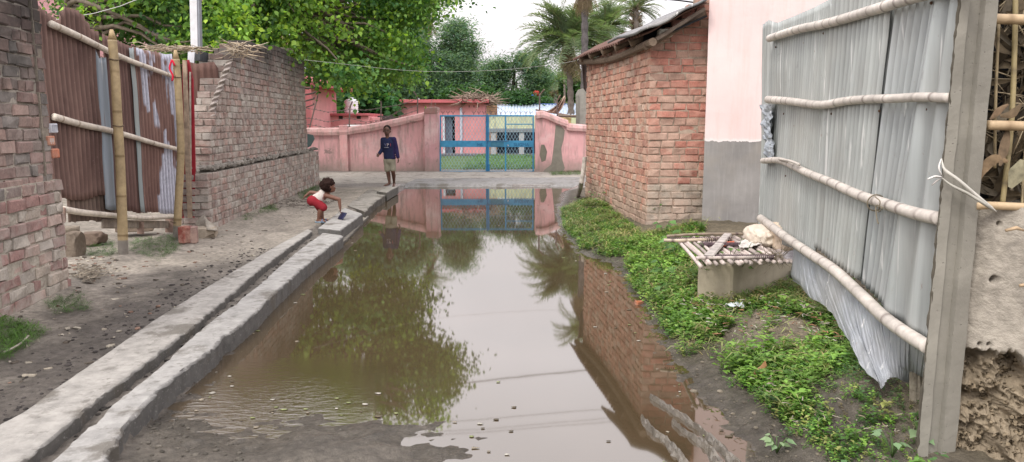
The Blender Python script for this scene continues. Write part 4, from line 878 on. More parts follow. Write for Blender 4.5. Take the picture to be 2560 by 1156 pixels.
mb = MB(); a, b, c_, d_ = WY(1243, 290, Yt), WY(1475, 290, Yt), WY(1475, 262, Yt+2), WY(1243, 262, Yt+2); grid(mb, corrfn(a, b, c_, d_, 30, .02), 240, 4, (1.1, 1.15, 1.25)); o = mb.build('roof_sheet', M['zinc_far'], t, True); m_ = o.modifiers.new('s', 'SOLIDIFY'); m_.thickness = .01
mb = MB(); grid(mb, quadfn(c_, d_, d_+(0, .4, .06), c_+(0, .4, .06)), 4, 3, (.1, .18, .45)); mb.build('ridge_strip', M['plain'], t)
mb = MB(); bx3(mb, a[0], b[0], Yt+.05, Yt+.2, 0, a[2]-.02, (.3, .28, .25)); mb.build('rear_wall', M['plain'], t)
mb = MB(); mm = MB(); bricks(mb, mm, WY(1216, 290, 34), WY(1243, 290, 34), .0, WY(1230, 263, 34)[2], 1, pal=palette([(.42, .24, .14)]), seed=44, T=.3); mm.build('mortar', M['mortar'], t); mb.build('brick_pier', M['brick_hut'], t)
# low pink hut with two little windows and a tank
Ya = 29.
t = empty('pink_outhouse', WY(873, 400, Ya)*np.array((1, 1, 0)), 'low pink outhouse with two small dark windows carrying the water tank', 'building')
xa, xb = WY(826, 300, Ya)[0], WY(922, 300, Ya)[0]; zt_ = WY(870, 290, Ya)[2]; mb = MB(); bx3(mb, xa, xb, Ya, Ya+3, 0, zt_); mb.build('wall', M['pink_far'], t)
mb = MB(); bx3(mb, xa-.05, xb+.02, Ya-.12, Ya+3.1, zt_, zt_+.09); mb.build('roof_slab', M['red_trim'], t)
for px in (852, 897):
    c_ = WY(px, 294, Ya); mb = MB(); bx3(mb, c_[0]-.075, c_[0]+.075, Ya-.012, Ya-.002, c_[2]-.055, c_[2]+.055, (.03, .035, .03), 0); mb.build('window', M['plain'], t)
mb = MB(); bx3(mb, WY(922, 300, Ya)[0], WY(934, 300, Ya)[0], Ya+.2, Ya+2, 0, zt_-.05, (1, 1, 1)); mb.build('side_wall', M['pink_far'], t)
t2 = empty('boundary_wall', WY(800, 400, 31)*np.array((1, 1, 0)), 'low pale pink wall running behind the pink outhouse', 'wall'); mb = MB(); bx3(mb, WY(700, 300, 31)[0], WY(985, 300, 31)[0], 31, 31.2, 0, WY(800, 297, 31)[2]); mb.build('wall', M['pink_far'], t2)
mb = MB(); bx3(mb, WY(940, 300, 31)[0], WY(985, 300, 31)[0], 30.9, 30.98, WY(800, 300, 31)[2], WY(800, 290, 31)[2], (.06, .05, .05)); mb.build('opening', M['plain'], t2)
c_ = WY(879, 290, Ya+.8); c_[2] = zt_+.09; prof = [(0, .0), (.235, .0), (.245, .02)]; hT = .60
for q in range(6): z_ = .04+q*.075; prof += [(.245, z_), (.262, z_+.02), (.262, z_+.045), (.245, z_+.065)]
prof += [(.24, .50), (.17, .545), (.09, .55), (.085, .59), (0, .59)]
def lathe(mb, c, prof, n_=24, col=(1, 1, 1)):
    a = np.arange(n_)/n_*2*math.pi; V = []
    for r_, z_ in prof: V += [(c[0]+r_*math.cos(q), c[1]+r_*math.sin(q), c[2]+z_) for q in a]
    k = len(prof); i = np.arange(k-1)[:, None]*n_; j = np.arange(n_)[None]; j2 = (j+1) % n_; mb.add(np.array(V), np.stack([i+j, i+j2, i+n_+j2, i+n_+j], -1).reshape(-1, 4), col)
t = empty('water_tank', c_, 'white ribbed plastic water tank on the roof of the pink outhouse', 'tank'); mb = MB(); lathe(mb, c_, prof, 24, (.88, .9, .92)); mb.build('body', M['plastic'], t, True)
mb = MB(); lathe(mb, c_+(0, 0, .585), [(0, 0), (.1, 0), (.1, .02), (0, .035)], 16, (.75, .77, .8)); tube(mb, [c_+(-.05, 0, .6), c_+(-.05, 0, .68)], .012, 6, (.7, .7, .7)); mb.build('lid', M['plastic'], t, True)
mb = MB(); box(mb, WY(895, 315, 24.5), (.32, .25, .03), None, (.7, .72, .72), .01); tag(mb.build('white_sheet', M['plastic']), 'pale flat sheet showing just above the pink wall below the tank', 'sheet')
# pink building with projecting slab at the end of the long wall
t = empty('pink_building', WY(765, 400, 26)*np.array((1, 1, 0)), 'pink building with a dark red canopy slab, half hidden by the long brick wall', 'building')
mb = MB(); bx3(mb, WY(640, 300, 26)[0], WY(775, 300, 26)[0], 26, 30, -.1, 3.0); mb.build('wall', M['pink_far'], t); mb = MB(); bx3(mb, WY(640, 300, 26)[0], WY(822, 300, 26)[0], 25.6, 30, WY(770, 218, 25.6)[2], WY(770, 206, 25.6)[2]); mb.build('canopy', M['red_trim'], t)
mb = MB(); bx3(mb, WY(765, 300, 25.7)[0], WY(781, 300, 25.7)[0], 25.6, 25.8, .1, WY(770, 205, 25.6)[2], (1, .8, .8)); mb.build('column', M['pink_far'], t)
for k in range(4):
    mb = MB(); c_ = WY(778+k*1, 222+k*14, 24); tube(mb, path([c_+(-.3, 0, -.03*k), c_+(.05, 0, .03), c_+(.16-.04*k, 0, .07)], .05), .035-.005*k, 6, (.10, .08, .07)); tag(mb.build('roof_timber', M['wood']), ['highest dark timber end poking out past the brick wall', 'second dark timber end from the top past the brick wall', 'third dark timber end from the top past the brick wall', 'lowest dark timber end poking out past the brick wall'][k], 'timber', 'timber ends beside the wall')
mb = MB(); slab(mb, [(768, 335), (782, 338), (786, 348), (776, 366), (768, 370)], 21.5, .05, (.06, .09, .09)); tag(mb.build('dark_board', M['plain']), 'small dark green board between the brick wall and the pink wall', 'board')
# large pink house behind the left tree
t = empty('large_pink_building', WY(380, 300, 24)*np.array((1, 1, 0)), 'big dull pink building behind the left leaves above the tin fence', 'building')
mb = MB(); bx3(mb, -15.5, -8.2, 22, 29, -.1, 6.2, (.6, .72, .74)); mb.build('wall', M['pink_far'], t); mb = MB(); bx3(mb, -15.7, -8.0, 21.8, 29.2, 6.2, 6.4); mb.build('roof_slab', M['red_trim'], t)
for k in (0, 1, 2):
    mb = MB(); bx3(mb, -14.6+2.2*k, -13.5+2.2*k, 21.97, 22.0, 3.6, 5.0, (.08, .07, .08), 0); mb.build('window', M['plain'], t)
# concrete column and tin by the hut, hanging cloth
t = empty('ruined_column', WY(1455, 400, 20)*np.array((1, 1, 0)), 'grey rounded concrete wall stub just left of the brick hut', 'wall'); mb = MB()
slab(mb, [(1441, 236), (1447, 224), (1458, 221), (1475, 240), (1475, 430), (1444, 430)], 23.4, .3, (1.15, 1.2, 1.25)); slab(mb, [(1441, 240), (1447, 238), (1447, 330), (1441, 320)], 23.35, .2, (.85, .88, .9)); mb.build('stub', M['post'], t)
mb = MB(); slab(mb, [(1454, 150), (1470, 158), (1473, 220), (1468, 232), (1460, 222)], 14.2, .1, (.07, .055, .05)); tag(mb.build('hanging_thatch', M['straw']), 'dark dry thatch strip hanging under the roof corner of the hut', 'thatch')
cl = [WY(x, y, YW-.15) for x, y in ((1365, 282), (1385, 268), (1400, 252), (1408, 240), (1413, 248), (1408, 262), (1398, 278), (1388, 283))]
mb = MB(); up = path([WY(1368, 279, YW-.1), WY(1390, 264, YW-.1), WY(1402, 250, YW-.1), WY(1411, 239, YW-.1)], .04); lo = path([WY(1395, 284, YW-.1), WY(1404, 272, YW-.1), WY(1410, 258, YW-.1), WY(1413, 246, YW-.1)], .04); n_ = min(len(up), len(lo))
ui = np.array([up[int(i*(len(up)-1)/(n_-1))] for i in range(n_)]); li = np.array([lo[int(i*(len(lo)-1)/(n_-1))] for i in range(n_)])
def clf(u, v):
    i = np.clip((u*(n_-1)).astype(int), 0, n_-1); P = ui[i]*(1-v)[..., None]+li[i]*v[..., None]; P[..., 1] -= .05*np.sin(v*14+u*3); return P
def clc(u, v): return np.where((np.sin(v*22+2*vn(u*6, v*4)) > .2)[..., None], np.array((.55, .42, .33)), np.array((.34, .22, .18)))
grid(mb, clf, n_*2, 16, clc); o = mb.build('hanging_cloth', M['cloth'], None, True); m_ = o.modifiers.new('s', 'SOLIDIFY'); m_.thickness = .01; tag(o, 'striped brown and cream cloth slung from the wire post', 'cloth')
mb = MB(); tube(mb, [WY(1395, 290, YW+.5), WY(1440, 291, YW+.5)], .05, 6, (.2, .16, .13)); tube(mb, [WY(1340, 275, YW+2), WY(1440, 292, YW+1)], .03, 6, (.25, .18, .15)); tag(mb.build('roof_pole', M['wood']), 'brown wooden pole lying level behind the right pink wall', 'pole')
mb = MB(); bx3(mb, WY(1405, 300, 24)[0], WY(1428, 300, 24)[0], 24, 24.3, 0, WY(1400, 294, 24)[2], (.62, .48, .25)); tag(mb.build('yellow_box', M['plain']), 'ochre block showing above the right pink coping', 'block')
# raised embankment with lime green growth beyond
mb = MB(); a = WY(1330, 262, 70); grid(mb, quadfn((7-6, 55, 2.1), (40, 55, 2.1), (45, 110, 4.6), (0, 110, 4.6)), 30, 30, (.22, .36, .04)); V = mb.V[0]; V[:, 2] += .25*fbm(V[:, 0]*.9, V[:, 1]*.9, 0, 3)
o = mb.build('embankment', M['weed'], None, True); tag(o, kind='structure'); m_ = o.modifiers.new('s', 'SOLIDIFY'); m_.thickness = 2.2; m_.offset = -1
# ================================================================== TREES
HEART = np.array([(0, 0, 0), (.34, .22, .05), (.40, .50, .07), (0, .42, -.03), (.16, .78, .03), (0, 1.08, -.05), (-.16, .78, .03), (-.40, .50, .07), (-.34, .22, .05)])
HF = np.array([(0, 1, 2, 3), (3, 2, 4, 5), (3, 5, 6, 7), (0, 3, 7, 8)])
OVAL = np.array([(0, 0, 0), (.22, .5, .03), (0, 1, 0), (-.22, .5, .03)]); OF = np.array([(0, 1, 2, 3)])
THIN = np.array([(0, 0, 0), (.13, .5, .03), (0, 1.3, 0), (-.13, .5, .03)])
def leafmats(d, up, size, rr):
    """orientation matrices whose y column follows d (leaf length)"""
    y = d/np.linalg.norm(d, axis=1)[:, None]; x = np.cross(y, up); x /= np.linalg.norm(x, axis=1)[:, None]+1e-6; z = np.cross(x, y)
    return np.stack([x, y, z], 2)*size[:, None, None]
def leaves(mb, cen, spread, n_, size, cols, rr, tv=HEART, tf=HF, droop=.8, tint=None):
    """n_ leaves about every clump centre"""
    k = len(cen); T = np.repeat(cen, n_, 0)+rr.normal(0, 1, (k*n_, 3))*np.repeat(spread, n_)[:, None]*np.array((1, 1, .62)); N = len(T)
    d = rr.normal(0, 1, (N, 3)); d[:, 2] = d[:, 2]*.5-droop; up = rr.normal(0, .8, (N, 3))+np.array((0, 0, 1)); S = size*rr.uniform(.6, 1.25, N)
    cl = np.array(cols)[rr.integers(len(cols), size=N)]*rr.uniform(.7, 1.3, (N, 1))
    if tint is not None: cl = cl*np.repeat(tint, n_, 0)
    mb.inst(tv, tf, leafmats(d, up, S, rr), T, cl)
def limb(mb, a, b, r0, r1, rr, wob=.12, col=(.16, .13, .10)):
    a = np.array(a, float); b = np.array(b, float); L = np.linalg.norm(b-a); k = max(3, int(L/.6)+2); t_ = np.linspace(0, 1, k)[:, None]
    P = a*(1-t_)+b*t_; P[1:-1] += rr.normal(0, wob*L/k, (k-2, 3)); C = path(P, .25); tube(mb, C, np.linspace(r0, r1, len(C)), 6, col, True)
# --- the big peepal beside the lane
rr = np.random.default_rng(101)
reg = [(170, -180), (175, 25), (260, 85), (300, 130), (400, 150), (470, 130), (520, 125), (590, 122), (690, 135), (760, 178), (850, 205), (950, 215), (1020, 205), (1050, 165), (1070, 130), (1040, 85), (1085, 10), (1140, -5), (1135, -60), (1080, -110), (1090, -175), (950, -200), (800, -190), (500, -230)]
cen = []; tint = []; sprd = []
while len(cen) < 620:
    px, py = rr.uniform(170, 1165), rr.uniform(-235, 218)
    if not inpoly(np.array([px]), np.array([py]), reg)[0]: continue
    if px < 520 and rr.random() < .42: continue
    if py > 60 and px > 980 and rr.random() < .3: continue
    d = rr.uniform(14.5, 19.5) if px > 600 else rr.uniform(12.8, 15.5)
    if px > 900: d = rr.uniform(16.5, 20)
    p = W(px, py, d)
    if fbm(p[0]*.9, p[1]*.5, p[2]*.95, 3, 77) < (-.05 if py < 10 else -.16) and rr.random() < .93: continue
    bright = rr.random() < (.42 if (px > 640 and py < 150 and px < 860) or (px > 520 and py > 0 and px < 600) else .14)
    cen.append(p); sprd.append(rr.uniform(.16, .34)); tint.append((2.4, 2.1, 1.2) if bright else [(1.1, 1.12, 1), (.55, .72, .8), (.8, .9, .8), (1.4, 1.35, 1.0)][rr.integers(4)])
cen = np.array(cen); tint = np.array(tint); sprd = np.array(sprd)
t = empty('peepal_tree', (-7.2, 16.5, 0), 'large peepal tree with bright heart shaped leaves overhanging the long brick wall', 'tree')
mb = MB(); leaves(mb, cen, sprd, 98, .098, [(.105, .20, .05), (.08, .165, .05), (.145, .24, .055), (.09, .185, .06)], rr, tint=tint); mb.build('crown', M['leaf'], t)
mb = MB(); limb(mb, (-7.2, 16.5, -.1), (-7.0, 16.3, 2.2), .34, .28, rr, .05); limb(mb, (-7.0, 16.3, 2.2), (-5.2, 16.6, 4.2), .24, .12, rr); limb(mb, (-7.0, 16.3, 2.1), (-8.2, 14.6, 3.6), .2, .1, rr); limb(mb, (-7.0, 16.3, 2.2), (-6.6, 17, 5.6), .2, .08, rr)
ends = np.array([(-5.2, 16.6, 4.2), (-8.2, 14.6, 3.6), (-6.6, 17, 5.6), (-7., 16.3, 2.6)])
for q in rr.choice(len(cen), 170, False):
    e = ends[np.argmin(np.linalg.norm(ends-cen[q], axis=1))]; limb(mb, e, cen[q], .055, .010, rr, .25)
mb.build('trunk', M['bark'], t)
# --- generic tree
def tree(name, base, blobs, n_cl, n_lf, size, cols, label, seed, tv=OVAL, tf=OF, trunk=.2, group=None, sp=(.3, .55), droop=.3, twigs=0, gap=-.25, bark=(.12, .10, .085), bare=None):
    rr = np.random.default_rng(seed); t = empty(name, base, label, 'tree', group); cen = []
    vol = np.array([b[1][0]*b[1][1]*b[1][2] for b in blobs]); vol = vol/vol.sum()
    while len(cen) < n_cl:
        c, r = blobs[rr.choice(len(blobs), p=vol)]; d = rr.normal(0, 1, 3); d /= np.linalg.norm(d); p = np.array(c)+d*np.array(r)*rr.uniform(.35, 1)**.6
        if fbm(p[0]*.6, p[1]*.6, p[2]*.6, 3, seed) < gap: continue
        if p[2] < .3: continue
        cen.append(p)
    cen = np.array(cen); tint = rr.uniform(.65, 1.3, (n_cl, 1))*np.array((1, 1, 1)); mb = MB(); leaves(mb, cen, rr.uniform(*sp, n_cl), n_lf, size, cols, rr, tv, tf, droop, tint); mb.build('crown', M['leaf'], t)
    mb = MB(); b = np.array(base); c0 = np.array(blobs[0][0]); fork = b*.55+c0*.45+np.array((0, 0, 0)); limb(mb, b-(0, 0, .1), fork, trunk, trunk*.7, rr, .06, bark)
    for c, r in blobs: limb(mb, fork, c, trunk*.55, trunk*.25, rr, .15, bark)
    for q in rr.choice(n_cl, min(n_cl, 60+twigs), False):
        c = np.array(blobs[int(np.argmin([np.linalg.norm(cen[q]-np.array(k[0])) for k in blobs]))][0]); limb(mb, c, cen[q]+(cen[q]-c)*(.22 if twigs else .0), trunk*.14, .012, rr, .2, bark)
    mb.build('trunk', M['bark'], t); return t
def blob(px, py, d, rx, rz, ry=None): return (W(px, py, d), (rx*d/F, ry or rx*d/F*.8, rz*d/F))
dk = [(.11, .19, .125), (.135, .225, .13), (.09, .17, .12), (.165, .25, .13)]  # greens made paler and bluer to stand in for distance haze
tree('background_tree', WY(1130, 400, 44)*np.array((1, 1, 0)), [blob(1110, 180, 44, 80, 70), blob(1150, 205, 44, 50, 60), blob(1150, 105, 44, 48, 55), blob(1075, 225, 43, 70, 50), blob(1020, 150, 45, 60, 90)], 440, 130, .19, dk, 'tall dense grey green tree right of the left palm, above the pink roof', 201, trunk=.35, twigs=120, sp=(.2, .5), gap=-.08, tv=THIN)
tree('background_tree', WY(1290, 400, 42)*np.array((1, 1, 0)), [blob(1290, 205, 42, 72, 62), blob(1280, 160, 42, 48, 42), blob(1335, 230, 42, 30, 36), blob(1240, 225, 42, 34, 36)], 260, 130, .19, dk, 'feathery dark tree in the middle with spiky twigs on top, above the tin roof', 202, trunk=.25, twigs=130, sp=(.18, .45), gap=-.1, tv=THIN)
tree('background_tree', WY(900, 400, 40)*np.array((1, 1, 0)), [blob(870, 215, 40, 95, 70), blob(960, 200, 40, 75, 90), blob(790, 200, 40, 60, 90), blob(930, 110, 42, 120, 90)], 440, 100, .26, dk, 'dark green tree mass behind the white water tank', 203, trunk=.3, sp=(.3, .6))
tree('broadleaf_tree', WY(935, 400, 33)*np.array((1, 1, 0)), [blob(925, 255, 33, 45, 42), blob(975, 262, 33, 30, 30), blob(905, 225, 33, 24, 24)], 90, 60, .28, [(.05, .14, .05), (.065, .16, .06)], 'lower brighter broadleaved tree just right of the water tank', 204, tv=HEART, tf=HF, trunk=.12, sp=(.2, .4))
tree('background_tree', WY(1400, 400, 60)*np.array((1, 1, 0)), [blob(1400, 215, 60, 42, 28), blob(1440, 225, 60, 35, 30), blob(1365, 235, 60, 25, 22)], 130, 80, .33, [(.07, .14, .05), (.085, .16, .07), (.05, .10, .045)], 'pale green bushy tree far behind, below the small palm', 205, trunk=.2, sp=(.4, .7))
tree('background_tree', WY(600, 400, 34)*np.array((1, 1, 0)), [blob(560, 60, 34, 110, 90), blob(690, 70, 36, 110, 110), blob(460, 20, 34, 90, 80), blob(640, -60, 35, 120, 80)], 330, 60, .28, dk, 'dark tree filling the gaps behind the peepal leaves', 206, trunk=.3, sp=(.4, .7))
tree('background_tree', WY(230, 400, 19)*np.array((1, 1, 0)), [blob(250, 10, 18, 80, 55), blob(340, 30, 19, 70, 50), blob(420, -10, 18.5, 60, 60)], 110, 60, .10, [(.05, .10, .04), (.07, .13, .04), (.10, .16, .05)], 'sparse dull green tree before the big pink building at far left', 207, tv=HEART, tf=HF, trunk=.16, sp=(.2, .4), twigs=20)
for k, (px, py, d, r_) in enumerate(((1200, 245, 39, 34), (1300, 255, 38, 30), (1345, 262, 39, 22), (1140, 248, 39, 26))):
    tree('bush', WY(px, 400, d)*np.array((1, 1, 0)), [blob(px, py, d, r_, r_*.75), blob(px-12, py+14, d, r_*.8, r_*.6)], 50, 70, .22, [(.05, .12, .045), (.07, .15, .05), (.04, .1, .04)], ['round green bush behind the brushwood heap', 'round green bush behind the left part of the pale tin roof', 'small bush beside the red and blue bundles', 'leafy bush behind the pink roof left of the brushwood'][k], 220+k, trunk=.07, sp=(.2, .4), group='bushes behind the school roofs')
# far wood that closes the horizon
rr = np.random.default_rng(300); cen = []
for q in range(900):
    a = rr.uniform(-1.25, 1.25); d = rr.uniform(95, 135); cen.append((math.sin(a)*d, math.cos(a)*d*1.0, rr.uniform(.5, 5.6)+1.6*vn(a*9, 3.1)))
mb = MB(); leaves(mb, np.array(cen), np.full(len(cen), 1.9), 55, .95, [(.06, .11, .065), (.05, .095, .06)], rr, OVAL, OF, .2); tag(mb.build('distant_wood', M['leaf']), 'faint line of distant trees far behind the school', 'wood', None, 'stuff')
# --- palms
def palm(base, top, r0, n_fr, L_, label, seed, col=((.16, .22, .145), (.19, .255, .155)), dead=10, trunkcol=(.14, .115, .10), lf=.34, name='date_palm', up=.9, dens=30):
    rr = np.random.default_rng(seed); t = empty(name, base, label, 'palm', 'palms behind the school'); base = np.array(base, float); top = np.array(top, float)
    mb = MB(); C = path([base-(0, 0, .2), base*.6+top*.4+(.08, 0, 0), top], .16); k = len(C); tube(mb, C, (r0*(1-.25*np.linspace(0, 1, k)))*(1+.16*np.sin(np.arange(k)*2.1)), 9, trunkcol)
    for q in range(40):                                    # old leaf bases under the crown
        a = rr.uniform(0, 6.28); z_ = rr.uniform(0, 1.0); p = top-(0, 0, z_); e = p+np.array((math.cos(a)*.3, math.sin(a)*.3, .18)); tube(mb, [p, e], [.05, .02], 4, (.2, .15, .11))
    mb.build('trunk', M['bark'], t); mb = MB(); mr = MB()
    for q in range(n_fr+dead):
        old = q >= n_fr; a = rr.uniform(0, 6.28); el = rr.uniform(-.35, 1.35) if not old else rr.uniform(-1.4, -.9); L2 = L_*rr.uniform(.8, 1.08)*(.8 if old else 1)
        h_ = np.array((math.cos(a), math.sin(a), 0)); n_ = dens; tt = np.linspace(0, 1, n_); ang = el-tt**1.4*(1.15 if not old else .25)*rr.uniform(.8, 1.15)
        st = L2/n_; P = top+np.cumsum(np.stack([np.cos(ang)*h_[0], np.cos(ang)*h_[1], np.sin(ang)], 1)*st, 0); T_ = np.gradient(P, axis=0); T_ /= np.linalg.norm(T_, axis=1)[:, None]
        tube(mr, P[::3], np.linspace(.028, .006, len(P[::3])), 4, (.20, .20, .10) if not old else (.25, .19, .12), True)
        side = np.cross(T_, (0, 0, 1.)); side /= np.linalg.norm(side, axis=1)[:, None]+1e-6; upv = np.cross(side, T_); c = np.array(col[rr.integers(2)])*rr.uniform(.75, 1.25) if not old else np.array((.26, .2, .13))
        for sg in (-1, 1):
            i0 = 3; d = side[i0:]*sg*.8+T_[i0:]*.55+upv[i0:]*(.25 if not old else -.3)+rr.normal(0, .12, (n_-i0, 3)); ln = lf*np.sin(np.clip(tt[i0:]*.9+.12, 0, 1)*math.pi)**.6*rr.uniform(.85, 1.1, n_-i0)
            tv = np.array([(-.022, 0, 0), (.022, 0, 0), (.032, .5, 0), (0, 1, -.08), (-.032, .5, 0)]); mb.inst(tv, np.array([(0, 1, 2, 3, 4)]), leafmats(d, upv[i0:], ln, rr), P[i0:], np.repeat(c[None], n_-i0, 0))
    mb.build('crown', M['leaf'], t); mr.build('frond_ribs', M['bark'], t); return t
def pp(px, py, d): return W(px, py, d)
def pb(px, d): p = W(px, 400, d); p[2] = 0; return p
palm(pb(1425, 36), pp(1420, 104, 36), .17, 105, 2.6, 'broad bushy date palm filling the left of the palm group by the hut roof', 401, dens=34, lf=.6)
palm(pb(1452, 31), pp(1462, -40, 31), .17, 34, 1.7, 'tall dark palm trunk whose crown leaves the top of the frame', 402, dead=24, trunkcol=(.09, .08, .08))
palm(pb(1512, 38), pp(1512, 66, 38), .2, 75, 1.95, 'rounded palm half hidden behind the hut roof', 403, lf=.45)
palm(pb(1592, 34), pp(1590, 22, 34), .15, 40, 1.6, 'slender palm standing alone against the sky above the hut roof', 404, dead=6, lf=.3)
palm(pb(1388, 52), pp(1386, 206, 52), .14, 26, 1.35, 'small palm low against the sky behind the pale bush', 405, lf=.4)
palm(pb(1408, 55), pp(1410, 150, 55), .09, 12, .8, 'very thin distant palm between the small palm and the broad palm', 406, lf=.3)
palm(pb(1070, 48), pp(1065, 38, 48), .25, 46, 2.2, 'palm with drooping dry fronds rising above the left trees', 407, dead=26, lf=.4)
# ================================================================== RIGHT TIN FENCE
D0, D1 = 3.12, 6.55          # camera depth at the concrete post and at the far end
RA = W(2350, 560, D0); RB = W(1915, 300, D1); RA[2] = RB[2] = 0
rp = lambda px, py, o=0: PL(px, py, RA+np.array((-o, 0, 0)), RB+np.array((-o, 0, 0)))
RD = (RB-RA)/np.linalg.norm(RB-RA); RN = np.array((-RD[1], RD[0], 0)); RN = RN if RN[0] < 0 else -RN
t = empty('tin_fence', (RA+RB)/2, 'tall pale galvanised tin fence with white bamboo rails beside the concrete post', 'fence')
def rsheet(name, L_, R_, T_, B_, mat, off, waves, amp, col, label, nv=40, seed=0, par=None, warp=.009, dent=0):
    """L_, R_: x of left/right edge at top and bottom pixel rows"""
    Lw = np.linalg.norm((rp(L_[0], 200, off)-rp(R_[0], 200, off))[:2]); waves = int(Lw/.076); n_ = waves*10; P = np.zeros((n_, nv, 3)); tb, bb = curve_tilt(T_), curve_tilt(B_)
    for i, u in enumerate(np.linspace(0, 1, n_)):
        xt, xb = L_[0]*(1-u)+R_[0]*u, L_[1]*(1-u)+R_[1]*u; a = rp(xt, float(tb(xt)), off); b = rp(xb, float(bb(xb)), off)
        for j, v in enumerate(np.linspace(0, 1, nv)): P[i, j] = a*(1-v)+b*v
    u = np.linspace(0, 1, n_)[:, None]; v = np.linspace(0, 1, nv)[None]
    P += RN*(amp*np.sin(u*waves*6.283+.3*vn(v*3, seed+.5))*(1+.5*vn(u*4, v*3, seed))+warp*fbm(u*2+seed, v*2.2, seed, 4)+dent*np.abs(fbm(u*7, v*5, seed+3, 3)))[..., None]
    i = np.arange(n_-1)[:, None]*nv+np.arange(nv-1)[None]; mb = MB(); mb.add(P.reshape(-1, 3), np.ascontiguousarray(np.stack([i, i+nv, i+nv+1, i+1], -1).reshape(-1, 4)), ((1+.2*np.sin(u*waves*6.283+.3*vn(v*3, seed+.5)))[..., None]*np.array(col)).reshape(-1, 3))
    o = mb.build(name, mat, par if par is not None else t, True); o['label'] = label; m_ = o.modifiers.new('s', 'SOLIDIFY'); m_.thickness = .002; return o
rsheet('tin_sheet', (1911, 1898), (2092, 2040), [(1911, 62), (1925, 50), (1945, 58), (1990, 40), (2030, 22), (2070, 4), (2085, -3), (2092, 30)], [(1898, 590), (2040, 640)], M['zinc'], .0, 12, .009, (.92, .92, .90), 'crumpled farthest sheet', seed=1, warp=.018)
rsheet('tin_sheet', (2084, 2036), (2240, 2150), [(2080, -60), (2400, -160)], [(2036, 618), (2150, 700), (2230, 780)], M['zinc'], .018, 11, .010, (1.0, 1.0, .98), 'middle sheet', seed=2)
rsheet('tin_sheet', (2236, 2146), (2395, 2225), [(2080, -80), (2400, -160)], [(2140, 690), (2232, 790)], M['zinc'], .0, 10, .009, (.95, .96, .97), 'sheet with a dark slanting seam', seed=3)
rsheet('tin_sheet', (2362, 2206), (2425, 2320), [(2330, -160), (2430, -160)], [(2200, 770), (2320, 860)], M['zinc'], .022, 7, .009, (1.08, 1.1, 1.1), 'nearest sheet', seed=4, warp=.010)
# crushed edge flap at the far end
mb = MB()
def fl(u, v):
    P = quadfn(rp(1909, 262, .02), rp(1935, 262, .02), rp(1938, 410, .02), rp(1917, 410, .02))(u, v); return P+RN*(.05*np.abs(fbm(u*3, v*7, 2, 4)))[..., None]+np.array((.02, 0, 0))*fbm(u*2, v*9, 7, 3)[..., None]
grid(mb, fl, 14, 40, (1.05, 1.1, 1.15)); o = mb.build('torn_edge', M['zinc_skirt'], t); m_ = o.modifiers.new('s', 'SOLIDIFY'); m_.thickness = .002
# the slits' shade is painted: a near-black backing stands behind them
mb = MB(); mb.add([rp(1945, 110, -.12), rp(2090, 40, -.12), rp(2420, -160, -.12), rp(2325, 800, -.12), rp(1935, 520, -.12)], [(0, 1, 2, 3, 4)], (.05, .05, .05)); o = mb.build('slit_shade', M['dark'], t); m_ = o.modifiers.new('s', 'SOLIDIFY'); m_.thickness = .02
wb = (.52, .475, .425); wd = (.20, .16, .14)
for k, (pts, r0, r1) in enumerate([([(1924, 97), (1990, 76), (2085, 54), (2180, 26), (2260, 2), (2370, -30), (2440, -60)], .030, .026),
        ([(1921, 250), (1975, 254), (2050, 262), (2120, 252), (2230, 247), (2300, 243), (2376, 246)], .031, .019),
        ([(1908, 402), (1952, 402), (2000, 424), (2075, 456), (2150, 490), (2215, 510), (2290, 534), (2350, 548)], .024, .027),
        ([(1901, 545), (1960, 590), (2020, 632), (2085, 675), (2150, 735), (2205, 790), (2255, 828), (2318, 868)], .032, .030)]):
    mb = MB(); bamboo(mb, [rp(x, y, .045+(.01 if k == 3 else 0)) for x, y in pts], r0, r1, .17 if k != 3 else .24, 14, wb, wd, k+20)
    mb.C = [C for C in mb.C]; mb.build('bamboo_rail', M['bamboo'], t)
for rowp in ([(1940, 118), (2060, 84), (2180, 52), (2330, 8)], [(1960, 285), (2080, 285), (2200, 278), (2320, 274)], [(1965, 440), (2060, 480), (2160, 526), (2260, 562)]):
    for x_, y_ in rowp:
        mb = MB(); p_ = rp(x_, y_, .012); tube(mb, [p_, p_+RN*.008], [.008, .005], 8, (.12, .07, .045)); mb.build('nail', M['wood'], t)
mb = MB(); tube(mb, path([rp(1948, 398, .07), rp(1975, 403, .08), rp(1998, 412, .075)], .02), [.011]*2 if False else .010, 6, wb); mb.build('split_cane', M['bamboo'], t)
mb = MB(); tie = [rp(x, y, .10) for x, y in ((2187, 492), (2200, 505), (2195, 530), (2205, 520), (2190, 515), (2192, 545), (2196, 560))]; tube(mb, path(tie, .008), .0028, 5, (.2, .17, .12)); a = np.linspace(0, 6.5, 22); c_ = rp(2192, 508, .045); tube(mb, np.stack([c_[0]+.04*np.cos(a), c_[1]+.004*a, c_[2]+.04*np.sin(a)], 1), .0035, 5, (.2, .17, .12)); mb.build('wire_tie', M['straw'], t)
